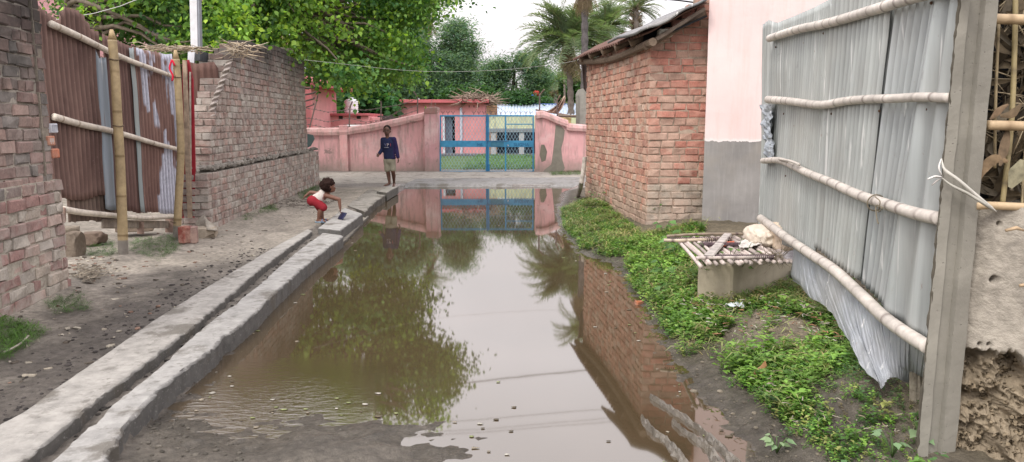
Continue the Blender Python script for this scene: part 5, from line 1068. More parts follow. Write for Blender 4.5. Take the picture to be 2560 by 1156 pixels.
# flat skirt sheet bent out over the bank
mb = MB()
up_ = path([rp(x, y, .03) for x, y in ((1985, 612), (2020, 640), (2085, 680), (2150, 742), (2205, 797), (2260, 838), (2330, 880))], .03)
def off_(px, py, dx, z): p = rp(px, py, 0); return np.array((p[0]-dx, p[1]-.02, z))
lows = [G(1985, 700, .38), G(2030, 745, .40), G(2090, 795, .40), G(2140, 880, .36), G(2200, 958, .33), G(2212, 968, .31), G(2228, 950, .34), G(2262, 945, .33), G(2330, 940, .30)]
lo_ = np.concatenate([np.linspace(lows[q], lows[q+1], 14) for q in range(len(lows)-1)]); n_ = 226
ui2 = np.array([up_[int(i*(len(up_)-1)/(n_-1))] for i in range(n_)]); li2 = np.array([lo_[int(i*(len(lo_)-1)/(n_-1))] for i in range(n_)])
def skf(u, v):
    i = np.clip((u*(n_-1)).round().astype(int), 0, n_-1); P = ui2[i]*(1-v)[..., None]+li2[i]*v[..., None]
    P[..., 2] += -.03*np.sin(v*3.14)+.03*np.abs(vn(u*5, v*1.2, 3))-.03*np.abs(vn(u*9+3, v*2+5, 6)); P[..., 0] -= .05*np.abs(vn(u*7, v*1.5, 9))*v+.002*np.sin(u*6.283*28); return P
grid(mb, skf, n_, 24, (1.05, 1.07, 1.1)); o = mb.build('skirt_sheet', M['zinc_skirt'], t, False); m_ = o.modifiers.new('s', 'SOLIDIFY'); m_.thickness = .003; o['label'] = 'flat bent sheet lying out over the weeds'
# ================================================================== CONCRETE POST
pz = G(2322, 1160, .0); 
def PW(px, py, d): return W(px, py, d)
t = empty('concrete_post', (POSTB[0], POSTB[1], 0), 'rough grey concrete post with a grooved face between tin fence and mud wall', 'post')
mb = MB(); prof_top = [(2398, 0), (2420, -.01), (2424, .012), (2455, .012), (2459, -.012), (2496, .0), (2500, .12), (2450, .12)]
bot = [(2290, 0), (2314, -.01), (2318, .012), (2344, .012), (2348, -.012), (2386, .0), (2390, .12), (2345, .12)]
Ypost = 2.98; n_ = 60; k = len(bot); V = []
for j in range(n_):
    q = j/(n_-1); py = 1190*(1-q)+(-120)*q; f_ = (py-0)/1156.
    for (xa, ya), (xb, yb) in zip(prof_top, bot):
        px = xa*(1-f_)+xb*f_; p = WY(px, py, Ypost); wz = 0
        V.append((p[0]+.004*float(fbm(p[2]*9, xa*.1, 0, 4)), Ypost+ya+.003*float(fbm(p[2]*12, xa*.1, 5, 4)), p[2]))
i = np.arange(n_-1)[:, None]*k+np.arange(k)[None]; j = np.arange(n_-1)[:, None]*k+(np.arange(k)+1)[None] % k
cc = np.ones((n_*k, 3)); mb.add(np.array(V), np.stack([i, j, j+k, i+k], -1).reshape(-1, 4), cc); mb.build('shaft', M['post'], t)
mb = MB(); sh = [WY(2288, 1180, Ypost+.004), WY(2304, 1000, Ypost+.004), WY(2338, 640, Ypost+.004), WY(2371, 280, Ypost+.004), WY(2404, -60, Ypost+.004)]; C = path(sh, .012)
tube(mb, C+.004*np.stack([vn(C[:, 2]*30, 1.), 0*C[:, 0], 0*C[:, 0]], 1), .005+.003*vn(C[:, 2]*40, 3.), 5, (.35, .33, .30)); mb.build('rough_edge', M['post'], t)
# strap
t2 = empty('plastic_strap', WY(2400, 480, 2.9), 'frayed white plastic strap knotted round the concrete post', 'strap')
def ribbon(mb, pts, w_, col, th=.0015, nrm=(0, -1, 0)):
    C = path(pts, .01); T_ = np.gradient(C, axis=0); T_ /= np.linalg.norm(T_, axis=1)[:, None]; s_ = np.cross(T_, nrm); s_ /= np.linalg.norm(s_, axis=1)[:, None]
    ww = w_*np.minimum(1, .25+np.minimum(np.arange(len(C)), np.arange(len(C))[::-1])*.15)[:, None]; V = np.stack([C-s_*ww, C+np.array(nrm)*.004, C+s_*ww], 1); i = np.arange(len(C)-1)[:, None]*3+np.arange(2)[None]
    mb.add(V.reshape(-1, 3), np.stack([i, i+3, i+4, i+1], -1).reshape(-1, 4), col)
for nm, pts, w_, c in (('strap_band', [(2353, 397, 2.95), (2362, 425, 2.93), (2395, 450, 2.92), (2430, 480, 2.92), (2468, 512, 2.94), (2490, 530, 2.99)], .006, (.50, .48, .43)), ('strap_band', [(2354, 445, 2.94), (2380, 465, 2.92), (2420, 485, 2.92), (2460, 510, 2.93), (2490, 530, 2.99)], .005, (.40, .385, .34)),
        ('strap_end', [(2354, 443, 2.93), (2335, 442, 2.9), (2318, 449, 2.9)], .005, (.6, .58, .55)), ('strap_end', [(2352, 446, 2.93), (2340, 454, 2.9), (2329, 464, 2.9)], .004, (.3, .28, .26)), ('strap_band', [(2352, 399, 2.95), (2347, 420, 2.93), (2354, 440, 2.93)], .004, (.6, .58, .55))):
    mb = MB(); ribbon(mb, [W(*p) for p in pts], w_, c); o = mb.build(nm, M['cloth'], t2); m_ = o.modifiers.new('s', 'SOLIDIFY'); m_.thickness = .0015
# ================================================================== MUD WALL (lower right) and thatch above it
t = empty('mud_wall', WY(2500, 900, 2.9)*np.array((1, 1, 0)), 'cracked grey mud wall with an eroded hollow foot at the right edge', 'wall')
mtop = curve_tilt([(2300, 545), (2440, 526), (2490, 518), (2560, 520), (2900, 530)]); nu_, nv_ = 260, 330; us = np.linspace(0, 1, nu_); vs = np.linspace(0, 1, nv_); U_, V_ = np.meshgrid(us, vs, indexing='ij')
PX = 2352+U_*430; PYY = mtop(PX)+V_*(1330-mtop(PX)); PX = PX+(1-V_)*60*0
dd = 3.16-.38*U_
v0 = (578-PYY)/F*dd; P = np.stack([(PX-1280)/F*dd, dd*cT+v0*sT, CH-dd*sT+v0*cT], -1)
# erosion: below a ragged line the clay has fallen away in lumps
line = 895-40*fbm(PX*.02, 0*PX+2, 0, 4)-60*sst(2480, 2560, PX)*0+60*sst(2480, 2700, PX); er = sst(-12, 14, PYY-line)
lump = np.abs(fbm(P[..., 0]*9, 0, P[..., 2]*8, 5, 9))**.8; lump2 = np.abs(fbm(P[..., 0]*24, 5, P[..., 2]*24, 4, 19)); deep = er*(.03+.17*lump+.035*lump2)-.07*er*sst(960, 1150, PYY)
sm = .010*fbm(P[..., 0]*5, P[..., 1]*5, P[..., 2]*5, 5, 4)+.0035*fbm(P[..., 0]*38, 1, P[..., 2]*50, 4, 8)
holes_ = 0
for hx, hy, r_ in ((2487, 700, 9), (2525, 1040, 24), (2440, 1085, 10), (2405, 1000, 20), (2475, 1120, 14), (2452, 862, 5), (2474, 862, 5), (2500, 560, 5)):
    holes_ = holes_+.10*np.exp(-(((PX-hx)**2+(PYY-hy)**2*1.2)/r_**2)**1.5)*(1+.3*vn(PX*.2, PYY*.2))
crx = np.interp(PYY, [520, 560, 600, 660, 700, 745, 760], [2438, 2441, 2432, 2428, 2412, 2400, 2392]); crack = .02*np.exp(-((PX-crx-3*vn(PYY*.1, 2.))/2.2)**2)*(PYY < 765)
P[..., 1] += deep+holes_+crack-sm; P[..., 0] += .3*deep
P[..., 1] -= .03*sst(.0, .03, 1-V_)*0
mb = MB(); i = np.arange(nu_-1)[:, None]*nv_+np.arange(nv_-1)[None]; shade = mixc(np.ones(3)[None, None], np.array((.72, .64, .52))[None, None], er*.9)
mb.add(P.reshape(-1, 3), np.ascontiguousarray(np.stack([i, i+nv_, i+nv_+1, i+1], -1).reshape(-1, 4)), shade.reshape(-1, 3))
# thickness: top ledge and back
a, b = P[:, 0], P[:, 0]+np.array((0.05, .35, 0)); c_ = P[:, -1]+np.array((.05, .35, 0)); k = len(a); i = np.arange(k-1); mb.add(np.concatenate([a, b, c_]), np.concatenate([np.stack([i, i+1, i+1+k, i+k], 1), np.stack([i+k, i+1+k, i+1+2*k, i+2*k], 1)]), (.9, .88, .82))
for q in range(260):
    px_ = rng.uniform(2372, 2600); py_2 = rng.uniform(905, 1160); ui_ = int((px_-2352)/430*(nu_-1)); vi_ = int((py_2-mtop(px_))/(1330-mtop(px_))*(nv_-1)); p_ = P[ui_, vi_]; r_ = abs(rng.normal(0, .005))+.003
    box(mb, p_-(0, .002, 0), (r_, r_*.8, r_*.8), rotz(rng.uniform(0, 3)), np.array((.68, .60, .48))*rng.uniform(.8, 1.1), r_*.4, r_*.15)
mb.build('clay', M['mud'], t, True)
for px, py, l in ((2540, 712, .09), (2505, 575, .07), (2560, 590, .08)):
    mb = MB(); a = W(px, py, 3.1-.38*(px-2352)/430)-(0, .02, 0); tube(mb, [a, a+(l*.5, -.01, .012), a+(l, 0, .0)], [.006, .008, .004], 6, (.42, .31, .2)); mb.build('embedded_stick', M['straw'], t)
# thatch
t = empty('thatch_panel', WY(2540, 520, 3.2)*np.array((1, 1, 0)), 'dark panel of dry sugarcane leaves held by bamboo behind the concrete post', 'thatch')
mb = MB(); q_ = [W(2470, -150, 3.45), W(2900, -150, 3.45), W(2900, 560, 3.45), W(2420, 560, 3.45)]; mb.add(q_, [(0, 1, 2, 3)]); o = mb.build('backing', M['dark'], t); m_ = o.modifiers.new('s', 'SOLIDIFY'); m_.thickness = .05  # near-black sheet paints the shade between the leaves
rr = np.random.default_rng(55); mb = MB(); N = 420; px = rr.uniform(2440, 2760, N); py = rr.uniform(-120, 515, N); dpt = rr.uniform(3.12, 3.4, N)
for i in range(N):
    if px[i] < 2495-.09*py[i]: continue
    p = W(px[i], py[i], dpt[i]); a = rr.normal(0, .9)+1.57; L_ = rr.uniform(.08, .26); d_ = np.array((math.cos(a), rr.normal(0, .15), math.sin(a))); s_ = np.array((-d_[2], rr.normal(0, .5), d_[0])); w_ = rr.uniform(.004, .024)*(1.6 if rr.random() < .15 else .8)
    c = np.array([(.20, .15, .09), (.14, .105, .065), (.28, .22, .145), (.10, .07, .045), (.17, .14, .10)][rr.integers(5)])*rr.uniform(.5, 1.15)*(.35+.65*sst(3.4, 3.12, dpt[i])*0+.3)
    u = np.linspace(-1, 1, 7)[:, None]; C = p+d_*u*L_*.5+s_*(.02*np.sin(u*2+i))+np.array((0, -.02, 0))*np.cos(u*2+i); ww = w_*(1-u**2*.85); V = np.stack([C-s_*ww, C+np.array((0, .006, 0)), C+s_*ww], 1).reshape(-1, 3)
    k = np.arange(6)[:, None]*3+np.arange(2)[None]; mb.add(V, np.stack([k, k+3, k+4, k+1], -1).reshape(-1, 4), c)
mb.build('dry_leaves', M['straw'], t)
mb = MB()
for i in range(420):
    px_, py_2 = rr.uniform(2490, 2740), rr.uniform(-100, 515); p = W(px_, py_2, rr.uniform(3.1, 3.35)); a = rr.uniform(0, 3.14); L_ = rr.uniform(.04, .16)
    if px_ < 2500-.09*py_2: continue
    tube(mb, [p, p+np.array((math.cos(a), rr.normal(0, .15), math.sin(a)))*L_], .0016+.0012*rr.random(), 4, np.array((.36, .29, .19))*rr.uniform(.4, 1.1))
mb.build('straw_stems', M['straw'], t)
for pts, r_, c in (([(2540, -60), (2538, 100), (2530, 300), (2516, 430), (2506, 512)], .0105, (.30, .24, .12)), ([(2498, 60), (2490, 250), (2488, 420)], .006, (.26, .2, .11)), ([(2604, -60), (2600, 300), (2590, 520)], .01, (.3, .24, .12)), ([(2580, 200), (2560, 420), (2556, 520)], .005, (.3, .24, .14))):
    mb = MB(); bamboo(mb, [W(x, y, 3.09) for x, y in pts], r_, r_, .16, 8, c, (.12, .09, .05), 3); mb.build('cane', M['bamboo'], t)
for pts, r_ in (([(2480, 48), (2560, 50), (2760, 54)], .020), ([(2470, 314), (2545, 316), (2760, 322)], .019), ([(2440, 516), (2500, 516), (2760, 530)], .016)):
    mb = MB(); bamboo(mb, [W(x, y, 3.0) for x, y in pts], r_, r_, .22, 12, (.42, .31, .19), (.2, .13, .07), 4); mb.build('bamboo_rail', M['bamboo'], t)
for pts, w_, c in (([(2445, 455), (2460, 420), (2490, 398), (2520, 405)], .022, (.19, .13, .075)), ([(2475, 300), (2500, 275), (2520, 262)], .018, (.17, .115, .07)), ([(2525, 470), (2545, 430), (2556, 400)], .035, (.22, .20, .13)), ([(2500, 415), (2515, 350), (2520, 320)], .02, (.15, .105, .065)), ([(2555, 260), (2530, 285), (2500, 290)], .02, (.14, .10, .06))):
    mb = MB(); ribbon(mb, [W(x, y, 3.02) for x, y in pts], w_, c); mb.V[-1][:, 1] += .0; mb.build('curled_leaf', M['straw'], t)
# ================================================================== LITTLE TANK WITH A CANE LID, SACKS
ta = WY(1742, 740, 6.35); za = float(height(np.array([ta[0]]), np.array([ta[1]]))[0])
tA = G(1741, 722, .22); tB = G(1828, 750, .20); tC = G(1990, 690, .25); tz = WY(1790, 655, tB[1])[2]
print('tank', tA, tB, tC, tz)
t = empty('small_cistern', (tA+tB)/2*np.array((1, 1, 0)), 'low grey plastered box tank standing in the weeds before the pink house', 'tank')
tD = tA+(tC-tB); tD[1] = min(tD[1], 9.15)
mb = MB(); V = []
for z_ in (-.05, tz-.02): V += [(p[0], p[1], z_) for p in (tA, tB, tC, tD)]
mb.add(V, BOXF, (1.6, 1.48, 1.3)); o = mb.build('walls', M['post'], t); bv = o.modifiers.new('b', 'BEVEL'); bv.width = .015
t = empty('cane_lid', ((tA+tC)/2)*np.array((1, 1, 0))+(0, 0, tz), 'sloping lid of split white canes lying on the small grey tank', 'lid')
lf_, lb_, rb_, rf_ = W(1762, 648, 6.1), W(1672, 600, 7.2), W(1870, 588, 7.6), W(2010, 640, 6.3)
rr = np.random.default_rng(66)
LZ = tz+.035; GL = lambda x, y, dz=0: G(x, y, LZ+dz)
a0, a1 = GL(1690, 598), GL(1890, 592); b0, b1 = GL(1758, 662), GL(2010, 652); Nn = 27; mb = MB()
for i in range(Nn):
    q = i/(Nn-1); a = a0*(1-q)+a1*q+rr.normal(0, .012, 3)*np.array((1, 1, .3)); b = b0*(1-q)+b1*q+rr.normal(0, .02, 3)*np.array((1, 1, .3)); tube(mb, path([a, (a+b)/2+(0, 0, rr.normal(0, .008)), b], .08), .015*rr.uniform(.8, 1.15), 7, np.array((.52, .44, .40))*rr.uniform(.6, 1.15))
mb.build('canes', M['bamboo'], t)
for nm, pts, r_, c in (('cross_rod', [(1660, 600), (1700, 601), (1800, 598), (1830, 598)], .014, (.5, .42, .32)), ('cross_rod', [(1668, 590), (1740, 586), (1860, 585)], .012, (.3, .24, .18)), ('cross_rod', [(1741, 644), (1800, 644), (1930, 643)], .012, (.48, .42, .38))):
    mb = MB(); bamboo(mb, [GL(*p, .03) for p in pts], r_, r_, .12, 8, c, (.1, .07, .07), 9); mb.build(nm, M['bamboo'], t)
for x0_, x1_, yy_ in ((1790, 1935, 643), (1668, 1830, 599), (1750, 1850, 612)):
    mb = MB(); hx = np.linspace(0, 1, 260); A_, B_ = GL(x0_, yy_, .03), GL(x1_, yy_, .03); C = A_*(1-hx[:, None])+B_*hx[:, None]; C[:, 1] += .016*np.cos(hx*190); C[:, 2] += .016*np.sin(hx*190); tube(mb, C, .0045, 4, (.11, .075, .085)); mb.build('lashing', M['straw'], t)
mb = MB(); beam(mb, GL(1820, 586, .04), GL(1771, 640, .04), .065, .02, (.46, .42, .39), .005, .003); mb.build('lid_plank', M['wood'], t)
mb = MB(); rgc = quadfn(GL(1842, 608, .02), GL(1880, 600, .02), GL(1905, 616, .02), GL(1850, 624, .02))
grid(mb, lambda u, v: rgc(u, v)+np.array((0, 0, 1))*(.03*np.abs(fbm(u*4, v*4, 3, 3)))[..., None], 24, 16, (.60, .56, .53)); o = mb.build('rag', M['cloth'], None, True); m_ = o.modifiers.new('s', 'SOLIDIFY'); m_.thickness = .006; tag(o, 'crumpled whitish rag lying on the cane lid', 'rag')
mb = MB(); rgc2 = quadfn(GL(1800, 610, .02), GL(1835, 606, .02), GL(1838, 612, .02), GL(1802, 618, .02)); grid(mb, lambda u, v: rgc2(u, v)+np.array((0, 0, 1))*(.02*np.abs(fbm(u*4, v*4, 5, 3)))[..., None], 16, 10, (.5, .14, .08)); o = mb.build('rag', M['cloth'], None, True); m_ = o.modifiers.new('s', 'SOLIDIFY'); m_.thickness = .005; tag(o, 'small orange scrap lying under the plank on the cane lid', 'rag')
def sack(name, c, s, R_, col, label, seed, cat='sack'):
    import bmesh
    bm = bmesh.new(); bmesh.ops.create_icosphere(bm, subdivisions=5, radius=1); V = np.array([v.co for v in bm.verts]); f = [tuple(v.index for v in q.verts) for q in bm.faces]; bm.free()
    V = np.sign(V)*np.abs(V)**.75; n1 = fbm(V[:, 0]*1.6+seed, V[:, 1]*1.6, V[:, 2]*1.6, 4); fold = np.abs(fbm(V[:, 0]*2.5+seed, V[:, 1]*5, V[:, 2]*2, 3, 5)); V = V*(1+.16*n1-.14*fold)[:, None]*np.array(s); mb = MB(); mb.add(V@np.array(R_).T+np.array(c), f, col)
    return tag(mb.build(name, M['cloth'], None, True), label, cat, 'sacks on the little tank')
a, b = GL(1868, 592), GL(1940, 632); sack('plastic_sack', (a+b)/2+(0, 0, .07), (.26, .12, .085), frame(a, b), (.60, .53, .44), 'pale cream sack lying slantwise on the cane lid', 1)
a, b = GL(1940, 606), GL(1992, 636); sack('plastic_sack', (a+b)/2+(.0, 0, .09), (.22, .13, .12), frame(a, b), (.58, .47, .36), 'yellowish sack slumped against the tin fence', 5)
mb = MB(); rg = quadfn(W(1908, 560, 6.5), W(1960, 580, 6.4), W(1975, 630, 6.1), W(1925, 600, 6.3)); grid(mb, lambda u, v: rg(u, v)+RN*(.05*np.abs(fbm(u*4, v*4, 8, 3)))[..., None], 26, 26, (.58, .48, .40)); o = mb.build('sack_cloth', M['cloth'], None, True); m_ = o.modifiers.new('s', 'SOLIDIFY'); m_.thickness = .006; tag(o, 'torn tan sacking hanging from the lowest bamboo rail', 'sacking')
mb = MB(); rg3 = quadfn(GL(1940, 638, .02), GL(1985, 628, .04), GL(2028, 652, .0), GL(1965, 654, -.01)); grid(mb, lambda u, v: rg3(u, v)+np.array((0, 0, 1))*(.03*np.abs(fbm(u*4, v*4, 2, 3)))[..., None], 26, 20, (.34, .32, .33)); o = mb.build('grey_sheet', M['cloth'], None, True); m_ = o.modifiers.new('s', 'SOLIDIFY'); m_.thickness = .006; tag(o, 'crumpled grey sheet sticking out under the sacks', 'sheet')
sticks('straw_tuft', GL(1935, 644, .02), (.07, .05, .03), 110, .09, .002, [(.3, .25, .18), (.22, .18, .13)], 'tuft of dry straw at the front edge of the cane lid', 'straw', seed=9, up=.6)
# ================================================================== PEOPLE
def ball(mb, c, r, col=(1, 1, 1), R_=None, n_=12):
    th = np.linspace(0, math.pi, n_); ph = np.arange(n_*2)/(n_*2)*2*math.pi; r = np.broadcast_to(np.array(r, float), (3,))
    V = np.stack([np.sin(th)[:, None]*np.cos(ph), np.sin(th)[:, None]*np.sin(ph), np.cos(th)[:, None]*np.ones_like(ph)], -1).reshape(-1, 3)*r
    if R_ is not None: V = V@np.array(R_).T
    m = n_*2; i = np.arange(n_-1)[:, None]*m; j = np.arange(m)[None]; j2 = (j+1) % m; mb.add(V+np.array(c), np.stack([i+j, i+m+j, i+m+j2, i+j2], -1).reshape(-1, 4), col)
def cap_(mb, pts, rs, flat=1, col=(1, 1, 1)):
    pts = [np.array(p, float) for p in pts]
    for p, r_ in zip(pts, rs): ball(mb, p, r_*(1 if flat == 1 else .98))
    for a, b, ra, rb in zip(pts[:-1], pts[1:], rs[:-1], rs[1:]):
        if np.linalg.norm(a-b) > 1e-4:
            t_ = np.linspace(0, 1, 5)[:, None]; tube(mb, a*(1-t_)+b*t_, ra*(1-t_[:, 0])+rb*t_[:, 0], 16, col, True)
def fuse(mb, name, mat, parent, vox, col, label=None, smooth=6):
    """melt the pieces into one continuous skin"""
    o = mb.build(name, mat); m_ = o.modifiers.new('r', 'REMESH'); m_.mode = 'VOXEL'; m_.voxel_size = vox; m_.use_smooth_shade = True
    s_ = o.modifiers.new('s', 'SMOOTH'); s_.iterations = smooth; s_.factor = .5
    bpy.context.view_layer.update(); me = bpy.data.meshes.new_from_object(o.evaluated_get(bpy.context.evaluated_depsgraph_get())); bpy.data.objects.remove(o)
    for a in list(me.color_attributes): me.color_attributes.remove(a)
    at_ = me.color_attributes.new('Col', 'FLOAT_COLOR', 'POINT'); co = np.zeros(len(me.vertices)*3); me.vertices.foreach_get('co', co); co = co.reshape(-1, 3)
    c = col(co) if callable(col) else np.tile(np.array(col), (len(co), 1)); at_.data.foreach_set('color', np.concatenate([c, np.ones((len(co), 1))], 1).ravel())
    me.polygons.foreach_set('use_smooth', np.ones(len(me.polygons), bool)); me.materials.clear(); me.materials.append(mat)
    o = bpy.data.objects.new(name, me); COL.objects.link(o)
    if parent is not None: o.parent = parent; o.matrix_parent_inverse = parent.matrix_basis.inverted()
    if label: o['label'] = label
    return o
def hand(mb, wr, d, n_, s, side, curl=1.0):
    """wr wrist, d finger direction, n_ palm normal, s scale (hand length), side +-1 thumb side"""
    d = np.array(d, float); d /= np.linalg.norm(d); n_ = np.array(n_, float); n_ -= d*np.dot(n_, d); n_ /= np.linalg.norm(n_); x = np.cross(d, n_)*side
    R_ = np.stack([x, d, n_], 1); ball(mb, wr+d*s*.28, (s*.22, s*.30, s*.10), R_=R_)
    for k, (o_, l) in enumerate(((.16, .40), (.055, .46), (-.05, .43), (-.15, .33))):
        b = wr+d*s*.50+x*s*o_; a1 = .5*curl; a2 = 1.5*curl; p1 = b+(d*math.cos(a1)+n_*math.sin(a1))*s*l*.5; p2 = p1+(d*math.cos(a2)+n_*math.sin(a2))*s*l*.5; cap_(mb, [b, p1, p2], [s*.055, s*.05, s*.04])
    b = wr+d*s*.15+x*s*.17; p1 = b+(d*.6+x*.7+n_*.3)*s*.22; p2 = p1+(d*.9+x*.1+n_*.5)*s*.2; cap_(mb, [b, p1, p2], [s*.07, s*.06, s*.045])
SK = (.105, .052, .036)
def boy():
    d0 = 18.05; bz = G(977, 464, .17); px = lambda x, y, dy=0.: WY(x, y, bz[1]+dy)+np.array((0, 0, 0))
    t = empty('person', (bz[0], bz[1], .17), 'boy in navy long sleeved shirt and khaki shorts stepping barefoot onto the kerb end', 'person')
    zt = px(967.5, 316)[2]; print('boy height', zt-.17)
    hc = px(967.5, 328); ch = px(968, 338)
    mb = MB()
    cap_(mb, [px(969, 350), px(968.5, 343, -.01), hc+(0, .0, -.03)], [.052, .040, .052])
    ball(mb, hc+(0, .01, .025), (.072, .088, .090)); ball(mb, hc+(0, -.025, -.035), (.054, .058, .062)); ball(mb, ch+(0, -.045, .01), (.028, .026, .022))
    ball(mb, hc+(0, -.088, -.012), (.014, .018, .018)); ball(mb, hc+(0, -.078, -.048), (.022, .012, .010))
    for s_ in (-1, 1): ball(mb, hc+(.075*s_, .005, -.005), (.012, .02, .028))
    # torso core
    cap_(mb, [px(971, 354), px(972, 372), px(974, 398)], [.07, .07, .08])
    sh1, el1, h1 = px(957.5, 350), px(956, 373, .03), px(947.5, 385.5, -.08); sh2, el2, h2 = px(984.5, 349), px(991, 372, .02), px(995.5, 396, -.03)
    cap_(mb, [sh1, el1, h1], [.045, .034, .024]); cap_(mb, [sh2, el2, h2], [.045, .034, .024])
    hand(mb, h1, h1-el1, (.5, -.3, .6), .135, 1, 1.1); hand(mb, h2, h2-el2+np.array((0, -.02, 0)), (-.9, -.2, .1), .135, 1, 1.0)
    hp1, hp2 = px(967.5, 402), px(980, 402); k1, k2 = px(969.5, 429, -.02), px(982.5, 429, -.05); a1, a2 = px(974, 458, -.0), px(985, 455, .10)
    calf1 = k1*.6+a1*.4+np.array((0, .02, 0)); calf2 = k2*.6+a2*.4+np.array((0.004, .02, 0))
    cap_(mb, [hp1, k1, calf1, a1], [.072, .043, .043, .026]); cap_(mb, [hp2, k2, calf2, a2], [.072, .043, .044, .026])
    # feet: front foot flat, rear heel lifted
    f1 = np.array((a1[0]-.03, a1[1]-.02, .195)); cap_(mb, [a1, f1+(0, .03, .0), f1+(-.025, -.10, -.005), f1+(-.035, -.15, -.008)], [.028, .028, .024, .018])
    for q in range(5): cap_(mb, [f1+(-.055+.014*q, -.14, -.01), f1+(-.065+.015*q, -.175+.006*q, -.014)], [.010, .0085])
    f2 = np.array((a2[0], a2[1], a2[2]-.02)); cap_(mb, [a2, f2+(0, .02, -.02), f2+(.0, -.06, -.06)], [.028, .028, .022]); 
    for q in range(5): cap_(mb, [f2+(-.02+.011*q, -.06, -.062), f2+(-.024+.012*q, -.10+.005*q, -.068)], [.010, .0085])
    fuse(mb, 'body', M['skin'], t, .007, SK)
    mb = MB(); ball(mb, hc+(0, .022, .042), (.080, .088, .082)); ball(mb, hc+(0, .05, .01), (.074, .065, .075)); fuse(mb, 'hair', M['cloth'], t, .008, (.012, .010, .010), smooth=2)
    for s_ in (-1, 1):
        mb = MB(); ball(mb, hc+(.027*s_, -.078, .008), (.012, .006, .006), (.10, .09, .085)); e_ = mb.build('eye', M['skin'], t, True); mb = MB(); ball(mb, hc+(.027*s_, -.083, .008), (.005, .003, .005), (.01, .01, .01)); mb.build('pupil', M['plastic'], e_, True)
        mb = MB(); cap_(mb, [hc+(.014*s_, -.083, .024), hc+(.042*s_, -.074, .024)], [.004, .003]); mb.C = [np.full_like(c, .012) for c in mb.C]; mb.build('eyebrow', M['cloth'], t, True)
    mb = MB(); ball(mb, hc+(0, -.088, -.050), (.022, .006, .006), (.075, .028, .024)); mb.build('lips', M['skin'], t, True)
    # shirt
    mb = MB(); tors = [(969, 350, .105, .085), (970, 357, .128, .105), (971, 368, .122, .108), (972.5, 382, .12, .108), (974.5, 396, .13, .112)]
    for k in range(len(tors)-1):
        for q in np.linspace(0, 1, 5): x, y, rx, ry = [a*(1-q)+b*q for a, b in zip(tors[k], tors[k+1])]; ball(mb, px(x, y), (rx, ry, .035))
    cap_(mb, [px(969.5, 348), sh1], [.045, .052]); cap_(mb, [px(969.5, 348), sh2], [.045, .052]); w1 = el1*.12+h1*.88; w2 = el2*.12+h2*.88
    cap_(mb, [sh1, el1, w1], [.055, .045, .036]); cap_(mb, [sh2, el2, w2], [.055, .045, .038])
    def sc_(co): return np.where((co[:, :1] > sh2[0]-.01), np.array((.028, .022, .07)), np.array((.020, .025, .062)))
    sh = fuse(mb, 'shirt', M['cloth'], t, .009, sc_, smooth=4)
    pf = px(968.5, 359)[0], bz[1]-.104, px(968.5, 364)[2]
    text('P', (pf[0]+.005, pf[1]-.012, pf[2]-.015), .085, (.40, .35, .38), sh, th=.012, name='print_letter'); text('Y', (pf[0]-.05, pf[1]-.010, pf[2]-.015), .08, (.13, .14, .25), sh, th=.012, name='print_letter'); text('I', (pf[0]+.07, pf[1]-.0, pf[2]-.015), .085, (.25, .05, .07), sh, th=.014, name='print_letter')
    mb = MB(); box(mb, (pf[0]+.0, pf[1]-.012, pf[2]-.04), (.045, .012, .004), None, (.3, .3, .36)); mb.build('print_line', M['plain'], sh)
    mb = MB(); cap_(mb, [px(974.5, 397), px(974.5, 402)], [.104, .106]); hem1 = px(968.5, 424, -.02); hem2 = px(982.8, 424, -.035)
    for a, b in ((hp1, hem1), (hp2, hem2)): cap_(mb, [a, (a+b)/2, b], [.078, .068, .064])
    st = fuse(mb, 'shorts', M['cloth'], t, .009, (.25, .235, .18), smooth=4)
    mb = MB(); box(mb, px(961.0, 407, -.01), (.012, .03, .045), rotz(.1), (.21, .19, .14), .006); mb.build('pocket', M['cloth'], st)
boy()
